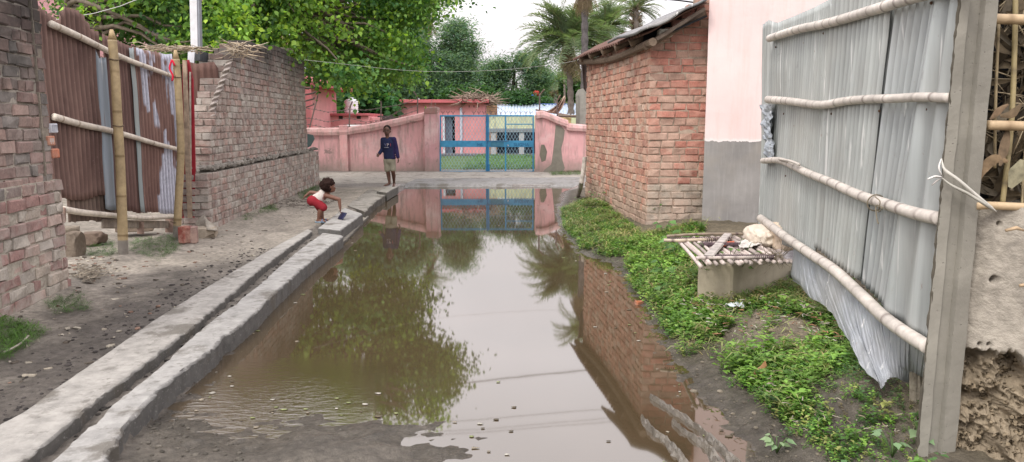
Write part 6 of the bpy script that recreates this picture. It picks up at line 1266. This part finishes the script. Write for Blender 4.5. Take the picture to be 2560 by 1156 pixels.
def toddler():
    bz = G(803, 556, .11); px = lambda x, y, dy=0.: WY(x, y, bz[1]+dy)
    t = empty('person', (bz[0], bz[1], .11), 'small child in white vest and red shorts bending over the kerb beside the dark packet', 'person')
    hc = px(823, 466, -.02); mb = MB(); sh = px(815, 485); hip = px(787, 500)
    ball(mb, hc+(0, 0, 0), (.080, .085, .088)); ball(mb, hc+(.030, .0, -.04), (.05, .055, .05)); ball(mb, hc+(.075, -.0, -.028), (.016, .014, .014)); ball(mb, hc+(.03, -.075, -.005), (.018, .012, .026)); ball(mb, hc+(.058, 0, -.062), (.022, .022, .018))
    cap_(mb, [sh, sh*.3+hc*.7+np.array((0, 0, -.02))], [.05, .04]); cap_(mb, [sh+(-.02, 0, -.01), (sh+hip)/2+(0, 0, -.01), hip], [.062, .066, .066])
    s1, e1, h1 = px(818, 490, -.07), px(848, 499, -.07), px(850.5, 521, -.08); cap_(mb, [s1, (s1+e1)/2, e1, h1], [.034, .030, .026, .018]); hand(mb, h1, (.0, 0, -1), (1, -.2, 0), .085, 1, .5)
    s2, e2, h2 = px(806, 486, .08), px(776, 481, .12), px(763, 491, .10); cap_(mb, [s2, e2, h2], [.032, .025, .018]); hand(mb, h2, h2-e2+np.array((0, 0, -.03)), (.7, 0, -.5), .08, 1, .4)
    k1, a1 = px(807, 516, -.05), px(797, 548, -.05); k2, a2 = px(803, 520, .06), px(806, 547, .05); hp = hip
    cap_(mb, [hp+(0, -.04, 0), k1, k1*.5+a1*.5+np.array((-.012, 0, 0)), a1], [.055, .042, .038, .024]); cap_(mb, [hp+(0, .05, 0), k2, k2*.5+a2*.5+np.array((-.012, 0, 0)), a2], [.055, .042, .038, .024])
    for a in (a1, a2): f_ = np.array((a[0], a[1], .135)); cap_(mb, [a, f_+(-.015, 0, .0), f_+(.06, -.01, -.002), f_+(.085, -.012, -.004)], [.024, .024, .020, .014]); [cap_(mb, [f_+(.085, -.03+.011*q, -.004), f_+(.105-.004*q, -.032+.012*q, -.007)], [.008, .0065]) for q in range(5)]
    fuse(mb, 'body', M['skin'], t, .006, (.16, .075, .05))
    mb = MB(); rr = np.random.default_rng(9); ball(mb, hc+(-.022, .0, .018), (.096, .105, .092)); 
    for q in range(160):
        v = rr.normal(0, 1, 3); v /= np.linalg.norm(v)
        if v[0] > .55 and v[2] < .2: continue
        ball(mb, hc+(-.022, 0, .018)+v*np.array((.092, .102, .088)), rr.uniform(.014, .026), n_=6)
    fuse(mb, 'hair', M['cloth'], t, .007, (.022, .012, .010), smooth=1)
    mb = MB(); ball(mb, hc+(.076, -.03, -.005), (.006, .010, .008), (.25, .22, .2)); e_ = mb.build('eye', M['skin'], t, True); mb = MB(); ball(mb, hc+(.081, -.03, -.007), (.003, .005, .005), (.01, .01, .01)); mb.build('pupil', M['plastic'], e_, True)
    mb = MB(); cap_(mb, [sh+(-.045, 0, -.005), (sh+hip)/2, hip+(.015, 0, .005)], [.070, .076, .074]); fuse(mb, 'vest', M['cloth'], t, .008, lambda co: np.where(vn(co[:, :1]*22, co[:, 1:2]*22, co[:, 2:]*22) > .45, np.array((.42, .25, .24)), np.array((.60, .55, .51))), smooth=3)
    mb = MB(); cap_(mb, [hip+(-.03, -.03, -.01), hip+(-.03, .03, -.01)], [.074, .074])
    for a, b in ((hip+(0, -.04, -.01), px(808, 519, -.05)), (hip+(0, .05, -.01), px(800, 520, .06))): cap_(mb, [a, (a+b)/2, b], [.070, .062, .057])
    fuse(mb, 'shorts', M['cloth'], t, .008, (.26, .025, .035), smooth=3)
    for a in (a1, a2):
        mb = MB(); f_ = np.array((a[0]+.03, a[1], .112)); an = np.arange(20)/20*6.283; o_ = np.stack([.085*np.cos(an), (.030+.006*np.cos(an))*np.sin(an), 0*an], 1)+f_; mb.add(np.concatenate([o_, o_+(0, 0, .016)]), [tuple(range(19, -1, -1)), tuple(range(20, 40))]+[(i, (i+1) % 20, 20+(i+1) % 20, 20+i) for i in range(20)], (.22, .33, .42))
        s_ = mb.build('sandal', M['plastic'], t); mb = MB(); c = f_+(.02, 0, .03); a_ = np.linspace(-.2, 3.34, 9); tube(mb, np.stack([c[0]+0*a_, c[1]+.03*np.cos(a_), c[2]-.02+.03*np.sin(a_)], 1), .008, 6, (.10, .18, .32)); mb.build('strap', M['plastic'], s_)
toddler()
mb = MB(); cs = [WY(852.8, 531, 11.42), WY(866.5, 534, 11.40), WY(857, 551, 11.05), WY(844.8, 547, 11.07)]; nn = np.cross(cs[1]-cs[0], cs[3]-cs[0]); nn /= np.linalg.norm(nn)
z_ = G(850, 549, .162); c0 = G(845, 548, .166); c1 = G(857.5, 551, .166); c2 = c1+np.array((.045, .075, .085)); c3_ = c0+np.array((.045, .075, .085)); cs = [c3_, c2, c1, c0]
nn = np.cross(cs[1]-cs[0], cs[3]-cs[0]); nn /= np.linalg.norm(nn); mb.add(np.array([p for p in cs]+[p-nn*.012 for p in cs]), BOXF, (.012, .016, .05)); t = mb.build('packet', M['plastic']); bv = t.modifiers.new('b', 'BEVEL'); bv.width = .003
tag(t, 'dark blue flat packet with a small white mark propped on the slab by the child', 'packet'); mb = MB(); m0 = cs[0]*.4+cs[1]*.35+cs[2]*.15+cs[3]*.1; 
for q in range(3): box(mb, m0+(cs[1]-cs[0])*(-.08+.1*q)+nn*.001*(1 if nn[2] > 0 else -1), (.003, .003, .006), None, (.6, .6, .62))
mb.build('white_mark', M['plain'], t)
# ================================================================== WEEDS, GRASS, LITTER
rr = np.random.default_rng(500)
def sprig(nl, h, ll, seed, wid=.30):
    """a little weed: stem with pairs of leaves, unit tuned in metres"""
    r2 = np.random.default_rng(seed); V = []; Fq = []
    for i in range(nl):
        z = h*(.15+.85*i/nl); a = i*2.4+r2.uniform(-.4, .4); el = r2.uniform(.0, .7); d = np.array((math.cos(a)*math.cos(el), math.sin(a)*math.cos(el), math.sin(el))); s_ = np.array((-math.sin(a), math.cos(a), 0)); L_ = ll*r2.uniform(.6, 1.15); b = np.array((r2.normal(0, h*.12), r2.normal(0, h*.12), z)); k = len(V)
        V += [b, b+d*L_*.5+s_*L_*wid+(0, 0, L_*.05), b+d*L_-(0, 0, L_*.2), b+d*L_*.5-s_*L_*wid+(0, 0, L_*.05)]; Fq.append((k, k+1, k+2, k+3))
    return np.array(V), np.array(Fq)
def scatter(mb, pts, scale, spr, cols, rr, lean=.35):
    for q in range(len(spr)):
        m = np.arange(len(pts)) % len(spr) == q; P = pts[m]; S = scale[m]; n_ = len(P)
        if not n_: continue
        a = rr.uniform(0, 6.28, n_); ca, sa = np.cos(a), np.sin(a); Mx = np.zeros((n_, 3, 3)); Mx[:, 0, 0] = ca; Mx[:, 0, 1] = -sa; Mx[:, 1, 0] = sa; Mx[:, 1, 1] = ca; Mx[:, 2, 2] = 1; Mx[:, 0, 2] = rr.normal(0, lean, n_); Mx[:, 1, 2] = rr.normal(0, lean, n_)
        c = np.array(cols)[rr.integers(len(cols), size=n_)]*rr.uniform(.6, 1.4, (n_, 1)); mb.inst(spr[q][0], spr[q][1], Mx*S[:, None, None], P, c)
def place(poly_px, n_, z=.1, dens=None, rr=rr, thr=-.25, fs=2.2):
    poly = [G(x, y, z)[:2] for x, y in poly_px]; lo = np.min(poly, 0); hi = np.max(poly, 0); out = np.zeros((0, 2))
    while len(out) < n_:
        p = rr.uniform(lo, hi, (n_*3, 2)); k = inpoly(p[:, 0], p[:, 1], poly); k &= fbm(p[:, 0]*fs, p[:, 1]*fs, 0, 3, 61) > thr-rr.random(len(p))*.15
        k &= sdist(p[:, 0], p[:, 1], PUD) > .05+rr.random(len(p))**2*.25
        k &= ~((p[:, 1] < 4.7) & (sdist(p[:, 0], p[:, 1], PUD) < .16+.14*rr.random(len(p))) & (p[:, 0] > .5))
        for a, b, rad in BARE: k &= ~((np.hypot(p[:, 0]-a, p[:, 1]-b) < rad) & (rr.random(len(p)) < .93))
        out = np.vstack([out, p[k]])
        if not k.any(): break
    out = out[:n_]; return np.stack([out[:, 0], out[:, 1], height(out[:, 0], out[:, 1])-.005], 1)
g1 = G(1930, 790, .3); g2 = G(1870, 750, .3)
g3 = G(2010, 800, .3); BARE = [(g1[0], g1[1], .30), (g2[0], g2[1], .22), (g3[0], g3[1], .16), ((tA+tC)[0]/2+.05, (tA+tC)[1]/2+.1, .35)]
gr = [(.13, .26, .05), (.17, .31, .06), (.11, .22, .05), (.21, .34, .075), (.09, .19, .05), (.07, .14, .05), (.28, .30, .10)]
SPR = [sprig(10, .06, .027, k) for k in range(5)]; SPB = [sprig(9, .11, .043, k+10, .30) for k in range(3)]; SPG = [sprig(9, .10, .10, k+20, .04) for k in range(3)]
bank = [(1392, 560), (1405, 510), (1470, 500), (1510, 520), (1610, 595), (1760, 590), (1745, 720), (1830, 760), (2000, 720), (2100, 800), (2130, 850), (2150, 900), (2060, 960), (1960, 1060), (1880, 1030), (1820, 960), (1700, 880), (1660, 830), (1610, 770), (1550, 710), (1500, 640), (1420, 620)]
mb = MB(); P = place(bank, 14000, .15, thr=-.06, fs=3.); scatter(mb, P, rr.uniform(.6, 1.35, len(P)), SPR, gr, rr)
P = place([(1560, 600), (1750, 600), (1745, 730), (1850, 780), (2130, 830), (2150, 900), (1950, 1000), (1850, 960), (1700, 840), (1600, 720)], 1500, .2, thr=-.1); scatter(mb, P, rr.uniform(.6, 1.3, len(P)), SPB, gr[1:4], rr)
P = place(bank, 1600, .15, thr=-.05, fs=3.3); scatter(mb, P, rr.uniform(.6, 1.3, len(P)), SPG, [(.15, .25, .06), (.24, .27, .10), (.30, .25, .12)], rr)
P = place([(1960, 930), (2200, 900), (2290, 980), (2330, 1220), (2120, 1240), (1960, 1120)], 620, .15, thr=.05, fs=3.); scatter(mb, P, rr.uniform(.5, 1.1, len(P)), SPR, gr, rr)
P = place([(1700, 850), (1960, 930), (2200, 900), (2290, 980), (2330, 1220), (2000, 1240), (1850, 1120)], 900, .15, thr=-.35, fs=5.); scatter(mb, P, rr.uniform(.25, .7, len(P)), SPR, gr+[(.2, .17, .1)], rr)
P = place([(1960, 930), (2200, 900), (2290, 980), (2330, 1220), (2120, 1240), (1960, 1120)], 90, .15, thr=.0, fs=3.); scatter(mb, P, rr.uniform(.5, 1., len(P)), SPB, gr, rr)
P = place([(1850, 720), (2000, 680), (2060, 740), (2090, 790), (1960, 800)], 260, .25, thr=-.1, fs=4.); scatter(mb, P, rr.uniform(.5, 1., len(P)), SPR, gr, rr)
tag(mb.build('green_weeds', M['weed']), 'low bright green weeds covering the bank on the right of the puddle', 'weeds', None, 'stuff')
def grass(name, poly, n_, h, label, cols, z=.12, thr=-.3, kind='stuff', w=.035):
    P = place(poly, n_, z, thr=thr, fs=3.); mb = MB(); spr = []
    for k in range(3): spr.append(sprig(7, h*.3, h, 70+k, w))
    for V, Fq in spr: V[:, 2] *= 1.6
    scatter(mb, P, rr.uniform(.5, 1.2, len(P)), spr, cols, rr, .5); return tag(mb.build(name, M['weed']), label, 'grass', None, kind)
gl_ = [(.06, .13, .035), (.08, .15, .04), (.05, .10, .035)]
grass('grass_tuft', [(-60, 800), (60, 800), (110, 830), (85, 860), (0, 905), (-60, 910)], 420, .075, 'bright grass tuft at the foot of the sooty wall, lower left corner', [(.09, .19, .035), (.07, .15, .03)], thr=-.6)
grass('grass_tuft', [(110, 755), (200, 735), (225, 770), (140, 785)], 130, .06, 'thin dull grass below the end of the sooty wall', gl_, thr=-.5)
grass('grass_tuft', [(215, 620), (260, 600), (300, 640), (270, 655), (225, 650)], 200, .06, 'green weeds between the rubble and the thick bamboo post', gl_, thr=-.6)
grass('grass_tuft', [(320, 615), (440, 595), (450, 625), (400, 655), (330, 640)], 380, .06, 'green weeds between the two bamboo posts', gl_, thr=-.6)
grass('grass_tuft', [(645, 520), (690, 512), (695, 530), (650, 540)], 150, .07, 'small grass tuft at the wall foot left of the child', gl_, thr=-.8)
grass('grass_tuft', [(600, 545), (640, 535), (645, 548), (610, 556)], 60, .05, 'sparse grass at the wall foot, nearest the ledge end', gl_, thr=-.8)
grass('grass_tuft', [(745, 485), (790, 462), (800, 478), (755, 500)], 200, .09, 'grass tuft behind the child at the wall foot', gl_, thr=-.8)
grass('grass_tuft', [(793, 452), (806, 445), (815, 458), (800, 466)], 80, .12, 'tall grass tuft at the far corner of the long brick wall', gl_, thr=-.9)
grass('grass_tuft', [(1375, 432), (1460, 426), (1465, 438), (1378, 440)], 420, .09, 'grass strip under the pink wall right of the gate', gl_, z=.06, thr=-.9)
rrg = np.random.default_rng(88); mb = MB(); P = np.stack([rrg.uniform(-1.5, 4, 5200), rrg.uniform(23.6, 33, 5200), np.full(5200, .04)], 1)
scatter(mb, P, rrg.uniform(.8, 1.6, len(P)), [sprig(7, .05, .12, 90+k, .06) for k in range(3)], [(.11, .22, .06), (.13, .25, .07), (.09, .19, .05)], rrg, .5); tag(mb.build('school_lawn', M['weed']), 'mown green lawn seen through the blue gate', 'lawn', None, 'stuff')
# broad leaved plants before the hut
def bigplant(px, py, n_, h, s, label, seed, name='broadleaf_weed', col=((.10, .20, .06), (.08, .17, .045)), z=.15, tv=HEART, tf=HF, grp=None):
    r2 = np.random.default_rng(seed); p = G(px, py, z); p[2] = float(height(np.array([p[0]]), np.array([p[1]]))[0]); t = empty(name, p, label, 'plant', grp); mb = MB(); ms = MB()
    for i in range(n_):
        a = r2.uniform(0, 6.28); l = h*r2.uniform(.4, 1); tip = p+np.array((math.cos(a)*l*.5, math.sin(a)*l*.5, l)); tube(ms, path([p, p*.5+tip*.5+(0, 0, l*.1), tip], .03), .0025, 4, (.09, .15, .05))
        d = np.array([[math.cos(a), math.sin(a), -.3]]); mb.inst(tv, tf, leafmats(d, np.array([[r2.normal(0, .3), r2.normal(0, .3)-.3, 1]]), np.array([s*r2.uniform(.6, 1.1)]), r2), tip[None], np.array([col[r2.integers(2)]])*r2.uniform(.8, 1.25))
    mb.build('leaves', M['weed'], t); ms.build('stems', M['weed'], t); return t
for k, a in enumerate(((1635, 712, 7, .16, .10, 'pale heart leaved weed at the water edge below the hut'), (1665, 680, 9, .2, .11, 'large leaved weed just left of the small tank'), (1700, 655, 9, .24, .10, 'tall leafy weed under the cane lid corner'), (1720, 625, 8, .22, .10, 'leafy weed at the base of the pink house corner'), (1690, 640, 7, .2, .09, 'leafy weed between the hut corner and the cane lid'), (1660, 600, 7, .2, .09, 'leafy weed at the brick hut front foot'),
        (1492, 520, 9, .22, .08, 'bushy weed growing against the left face of the hut'), (1645, 570, 8, .25, .07, 'weed climbing the lower bricks of the hut corner'))): bigplant(*a, seed=600+k)
for k, a in enumerate(((1790, 745, 16, .42, .055, 'tall thin weed in front of the small tank, left stem'), (1818, 752, 16, .46, .05, 'tall thin weed at the near corner of the small tank'), (2145, 850, 14, .36, .075, 'leafy stem rising against the bent tin skirt'), (2050, 790, 12, .32, .06, 'thin leafy stem before the upper end of the tin skirt'), (1995, 720, 10, .25, .05, 'small leafy stem where the sacks meet the tin skirt'))): bigplant(*a, seed=640+k, name='tall_weed', col=((.09, .19, .04), (.12, .20, .06)))
for k, a in enumerate(((2230, 1150, 9, .10, .045, 'grey green rosette weed left of the post foot'), (2295, 1140, 5, .12, .06, 'pale round leaved seedling touching the post foot'), (1945, 1080, 11, .09, .045, 'greyish weed at the muddy lower edge of the bank'))): bigplant(*a, seed=660+k, name='seedling', col=((.20, .28, .15), (.16, .25, .13)), z=.12)
# fallen leaves, twigs, pebbles and litter
def flatleaf(px, py, s, col, label, tilt, seed, z=.2, up=.06, a=0.):
    p = gz(px, py, z)+(0, 0, up); mb = MB(); d = np.array([[math.cos(a), .2, math.sin(a)*1.2]]); mb.inst(HEART, HF, leafmats(d, np.array([tilt]), np.array([s]), None), p[None], np.array([col])); o = mb.build('fallen_leaf', M['weed']); m_ = o.modifiers.new('s', 'SOLIDIFY'); m_.thickness = .001; tag(o, label, 'leaf')
flatleaf(1895, 985, .13, (.36, .20, .10), 'large curled tan leaf standing in the weeds at the lower bank', (.1, -1., .25), 1, up=.05, a=1.2)
flatleaf(1950, 1035, .055, (.42, .13, .05), 'small orange leaf below the large tan leaf', (0, -.6, .8), 2, up=.02, a=2.6)
flatleaf(1822, 775, .05, (.30, .13, .08), 'reddish leaf in the dirt in front of the small tank', (0, -.3, 1), 3, up=.03)
flatleaf(1935, 783, .05, (.40, .2, .1), 'rusty leaf on the soil mound', (0, -.3, 1), 4, up=.03)
p = gz(1836, 777, .25); mb = MB(); grid(mb, lambda u, v: quadfn(p+(-.07, -.03, .03), p+(.06, -.03, .03), p+(.07, .05, .035), p+(-.05, .05, .03))(u, v)+np.array((0, 0, 1))*(.035*np.abs(fbm(u*3, v*3, 2, 3)))[..., None], 16, 12, (.62, .68, .72)); o = mb.build('plastic_wrapper', M['plastic'], None, True); m_ = o.modifiers.new('s', 'SOLIDIFY'); m_.thickness = .002; tag(o, 'crumpled clear blueish wrapper by the small tank', 'litter')
p = gz(1598, 762, .06); mb = MB(); box(mb, p+(0, 0, .015), (.035, .02, .02), rotz(.4), (.33, .11, .05), .006, .003); tag(mb.build('brick_fragment', M['brick_hut']), 'small orange brick chip at the water edge below the broad weeds', 'brick')
mb = MB(); rl = np.random.default_rng(71)
def onground(x, y): return float(height(np.array([x]), np.array([y]))[0])
for q in range(420):
    if q < 260: g = G(rl.uniform(-50, 720), rl.uniform(560, 960), .1)
    else: g = G(rl.uniform(190, 260), rl.uniform(660, 715), .1)+np.array((rl.normal(0, .15), rl.normal(0, .15), 0))
    if g[0] > kx_out(g[1])-.03 or g[0] < -4.4 or (g[0] < -3.75 and g[1] < 6.7): continue
    z_ = onground(g[0], g[1]); s_ = rl.uniform(.004, .016); box(mb, (g[0], g[1], z_+s_*.2), (s_*rl.uniform(.8, 3 if rl.random() < .4 else 1.4), s_, s_*.5), rotz(rl.uniform(0, 3)), np.array([(.34, .30, .24), (.12, .10, .08), (.42, .38, .31), (.25, .16, .12)][rl.integers(4)])*rl.uniform(.7, 1.1), s_*.3, s_*.12)
tag(mb.build('grit_and_chips', M['straw']), 'scattered chips, clods and bits of straw on the dirt path', 'grit', None, 'stuff')
mb = MB()
for q in range(1700):
    if q >= 900: g = G(rl.uniform(1560, 2320), rl.uniform(740, 1220), .12); xx, yy = g[0], g[1]; c = (.15, .13, .10)
    elif q < 420: yy = rl.uniform(3.2, 8.5); xx = kx_out(yy)-abs(rl.normal(0, .22))-.02; c = (.05, .044, .042)
    elif q < 620: yy = rl.uniform(3.3, 9.5); xx = rl.uniform(kx_c0(yy)+.01, kx_c1(yy)-.01); c = (.05, .045, .04)
    elif q < 760: g = G(rl.uniform(640, 1000), rl.uniform(470, 560), .1); xx, yy = g[0], g[1]; c = (.10, .088, .075)
    else: g = G(rl.uniform(330, 620), rl.uniform(930, 1180), .05); xx, yy = g[0], g[1]; c = (.10, .09, .075)
    s_ = abs(rl.normal(0, .0055))+.003; ball(mb, (xx, yy, onground(xx, yy)+s_*.1), (s_*rl.uniform(.8, 1.8), s_*rl.uniform(.8, 1.5), s_*.6), np.array(c)*rl.uniform(.7, 1.5), rotz(rl.uniform(0, 3)), 5)
tag(mb.build('mud_clods', M['ground']), 'dark wet mud clods along the drain and the kerb', 'mud', None, 'stuff')
mb = MB()
for q in range(60):
    g = gz(218+rl.normal(0, 16), 690+rl.normal(0, 10)); a = rl.uniform(0, 3.14); l = rl.uniform(.05, .16); beam(mb, g+(0, 0, .01), g+(math.cos(a)*l, math.sin(a)*l, .015+rl.random()*.02), .018*rl.random()+.004, .004, np.array((.36, .31, .24))*rl.uniform(.4, 1.1), .001)
tag(mb.build('wood_chips', M['straw']), 'heap of pale splinters and husks at the end of the sooty wall', 'litter', None, 'stuff')
mb = MB(); a = gz(30, 885); tube(mb, path([gz(8, 890)+(0, 0, .02), gz(45, 872)+(0, 0, .02), gz(72, 852)+(0, 0, .03)], .04), [.008]*2 if False else .008, 5, (.42, .38, .33)); tag(mb.build('dry_stalk', M['straw']), 'pale dry stalk lying in front of the corner grass tuft', 'stick')
# rubbish strip by the kerb near the child
sticks('leaf_litter', G(740, 510, .11), (.55, .75, .01), 260, .12, .006, [(.25, .22, .19), (.14, .12, .10), (.33, .3, .26)], 'grey trodden leaf litter on the mud around the child', 'litter', seed=12, up=.04, kind='stuff')
mb = MB(); rf = np.random.default_rng(91)
for q in range(260):
    e = rf.integers(len(PUD)); a_ = np.array(PUD[e]); b_ = np.array(PUD[(e+1) % len(PUD)]); p = a_+(b_-a_)*rf.random()+rf.normal(0, .16 if q < 200 else .6, 2)
    if not inpoly(np.array([p[0]]), np.array([p[1]]), PUD)[0] or p[1] > 15: continue
    s_ = rf.uniform(.004, .014); an = np.arange(6)/6*6.283+rf.uniform(0, 1); rad = s_*rf.uniform(.5, 1.3, 6); V = np.stack([p[0]+rad*np.cos(an)*1.6, p[1]+rad*np.sin(an), np.full(6, .003)], 1); mb.add(np.concatenate([V, V+(0, 0, .002)]), [tuple(range(5, -1, -1)), tuple(range(6, 12))]+[(i, (i+1) % 6, 6+(i+1) % 6, 6+i) for i in range(6)], np.array([(.30, .26, .2), (.12, .10, .07), (.20, .22, .10), (.4, .38, .33)][rf.integers(4)]))
tag(mb.build('floating_specks', M['straw']), 'small leaves and specks floating along the puddle edge', 'scum', None, 'stuff')
sticks('bank_litter', G(1905, 800, .3)+(0, 0, .03), (.42, .5, .02), 170, .045, .003, [(.36, .31, .24), (.24, .19, .14), (.45, .42, .36), (.34, .17, .1)], 'dry twigs and shreds strewn over the bare soil beside the small tank', 'litter', seed=14, up=.12, kind='stuff')
sticks('bank_litter', G(2110, 1000, .2)+(0, 0, .01), (.35, .45, .02), 130, .04, .0025, [(.26, .21, .15), (.18, .14, .1), (.35, .31, .25)], 'dry stems lying on the bare lower bank left of the post', 'litter', seed=15, up=.12, kind='stuff')
# tyre-squeezed mud ridges standing out of the puddle
def ridge(pts, w_, label, seed):
    P = path([np.array((*G(x, y, 0)[:2], 0)) for x, y in pts], .02); n_ = len(P); T_ = np.gradient(P, axis=0); T_ /= np.linalg.norm(T_, axis=1)[:, None]; S = np.stack([T_[:, 1], -T_[:, 0], 0*T_[:, 0]], 1); q = np.linspace(0, 1, n_); ww = w_*np.sin(np.clip(q*1.1+.04, 0, 1)*math.pi*.55)**.7*(1+.5*vn(q*26, seed)); V = []
    for o_, z_ in ((-1.3, -.03), (-.6, .006), (-.2, .024), (.15, .017), (.5, .022), (.9, .004), (1.4, -.03)): X_ = P+S*(o_*ww)[:, None]; X_[:, 2] = z_+.020*fbm(P[:, 0]*34, P[:, 1]*34, o_*2, 4, seed)*(z_ > -.01); V.append(X_)
    V = np.stack(V, 1); i = np.arange(n_-1)[:, None]*7+np.arange(6)[None]; mb = MB(); mb.add(V.reshape(-1, 3), np.stack([i, i+7, i+8, i+1], -1).reshape(-1, 4), (.125, .11, .09)); o = mb.build('mud_ridge', M['ridge'], None, False); tag(o, label, 'mud', 'tyre ridges in the puddle')
n = NB('wet_ridge', .3, .5); n.base(n.vary(n.col(), 14, .7, 1.3)); n.bump(n.noise(40, 5, .7), .7, .006); n.rough(n.rng(n.noise(20, 4), .4, .6, .12, .55)); M['ridge'] = n.m
ridge([(1625, 995), (1680, 1030), (1730, 1063), (1790, 1110), (1850, 1170), (1900, 1230)], .028, 'long mud ridge on the right, nearest the bank', 1)
ridge([(1603, 1046), (1630, 1080), (1660, 1100), (1690, 1130), (1720, 1175), (1760, 1240)], .034, 'dark lumpy mud ridge on the left of the three', 2)
ridge([(1680, 1058), (1715, 1085), (1755, 1110), (1800, 1160), (1850, 1240)], .026, 'pale thin mud ridge in the middle of the three', 3)
# ================================================================== OVERHEAD WIRES
wire('overhead_wire', [WY(760, 150, 13.5), WY(1040, 178, 15), WY(1240, 176, 16), WY(1380, 162, 17), WY(1440, 152, 17.2)], .0028, (.45, .45, .43), 'thin pale wire crossing the lane to the hut eave')
wire('overhead_wire', [WY(1640, -4, 12), WY(1700, 2, 12), WY(1760, 10, 12), WY(1900, 22, 12.6)], .012, (.02, .02, .02), 'black cable sloping over the hut roof ridge')
wire('overhead_wire', [WY(60, 62, 8.6), WY(235, 34, 9), WY(300, 16, 9.3), WY(345, -2, 9.6), WY(420, -40, 10)], .004, (.55, .55, .52), 'thin pale wire above the tin fence at the upper left')
def refl(px, py, Y):           # a wire whose reflection falls at this pixel
    g = G(px, py, 0); d = g-np.array((0, 0, CH)); t_ = Y/d[1]; p = np.array((0, 0, CH))+d*t_; return np.array((p[0], Y, -p[2]))
for k, (l, Y_, r_, lb) in enumerate((([(820, 1012), (1110, 965), (1280, 945), (1440, 928), (1700, 905)], 20, .016, 'twisted black cable high over the lane'), ([(900, 1060), (1130, 1054), (1480, 1026), (1900, 1000)], 21, .008, 'upper thin wire high over the lane'), ([(900, 1090), (1160, 1076), (1490, 1049), (1900, 1020)], 21.5, .007, 'middle thin wire high over the lane'), ([(900, 1100), (1160, 1084), (1490, 1058), (1900, 1032)], 22, .007, 'lowest thin wire high over the lane'))):
    wire('overhead_wire', [refl(x, y, Y_) for x, y in l], r_, (.02, .02, .02), lb)
# red and blue bundles before the embankment
for px, c, lb in ((1330, (.04, .12, .35), 'blue bundle behind the gate roof by the green embankment'), (1341, (.4, .06, .05), 'red bundle behind the gate roof by the green embankment')):
    p = W(px, 243 if px < 1335 else 234, 40); sack('cloth_bundle', p, (.16, .12, .14), np.eye(3), c, lb, px, 'bundle'); 
for o in bpy.data.objects:
    if o.name.startswith('cloth_bundle'): o['group'] = 'bundles by the field'
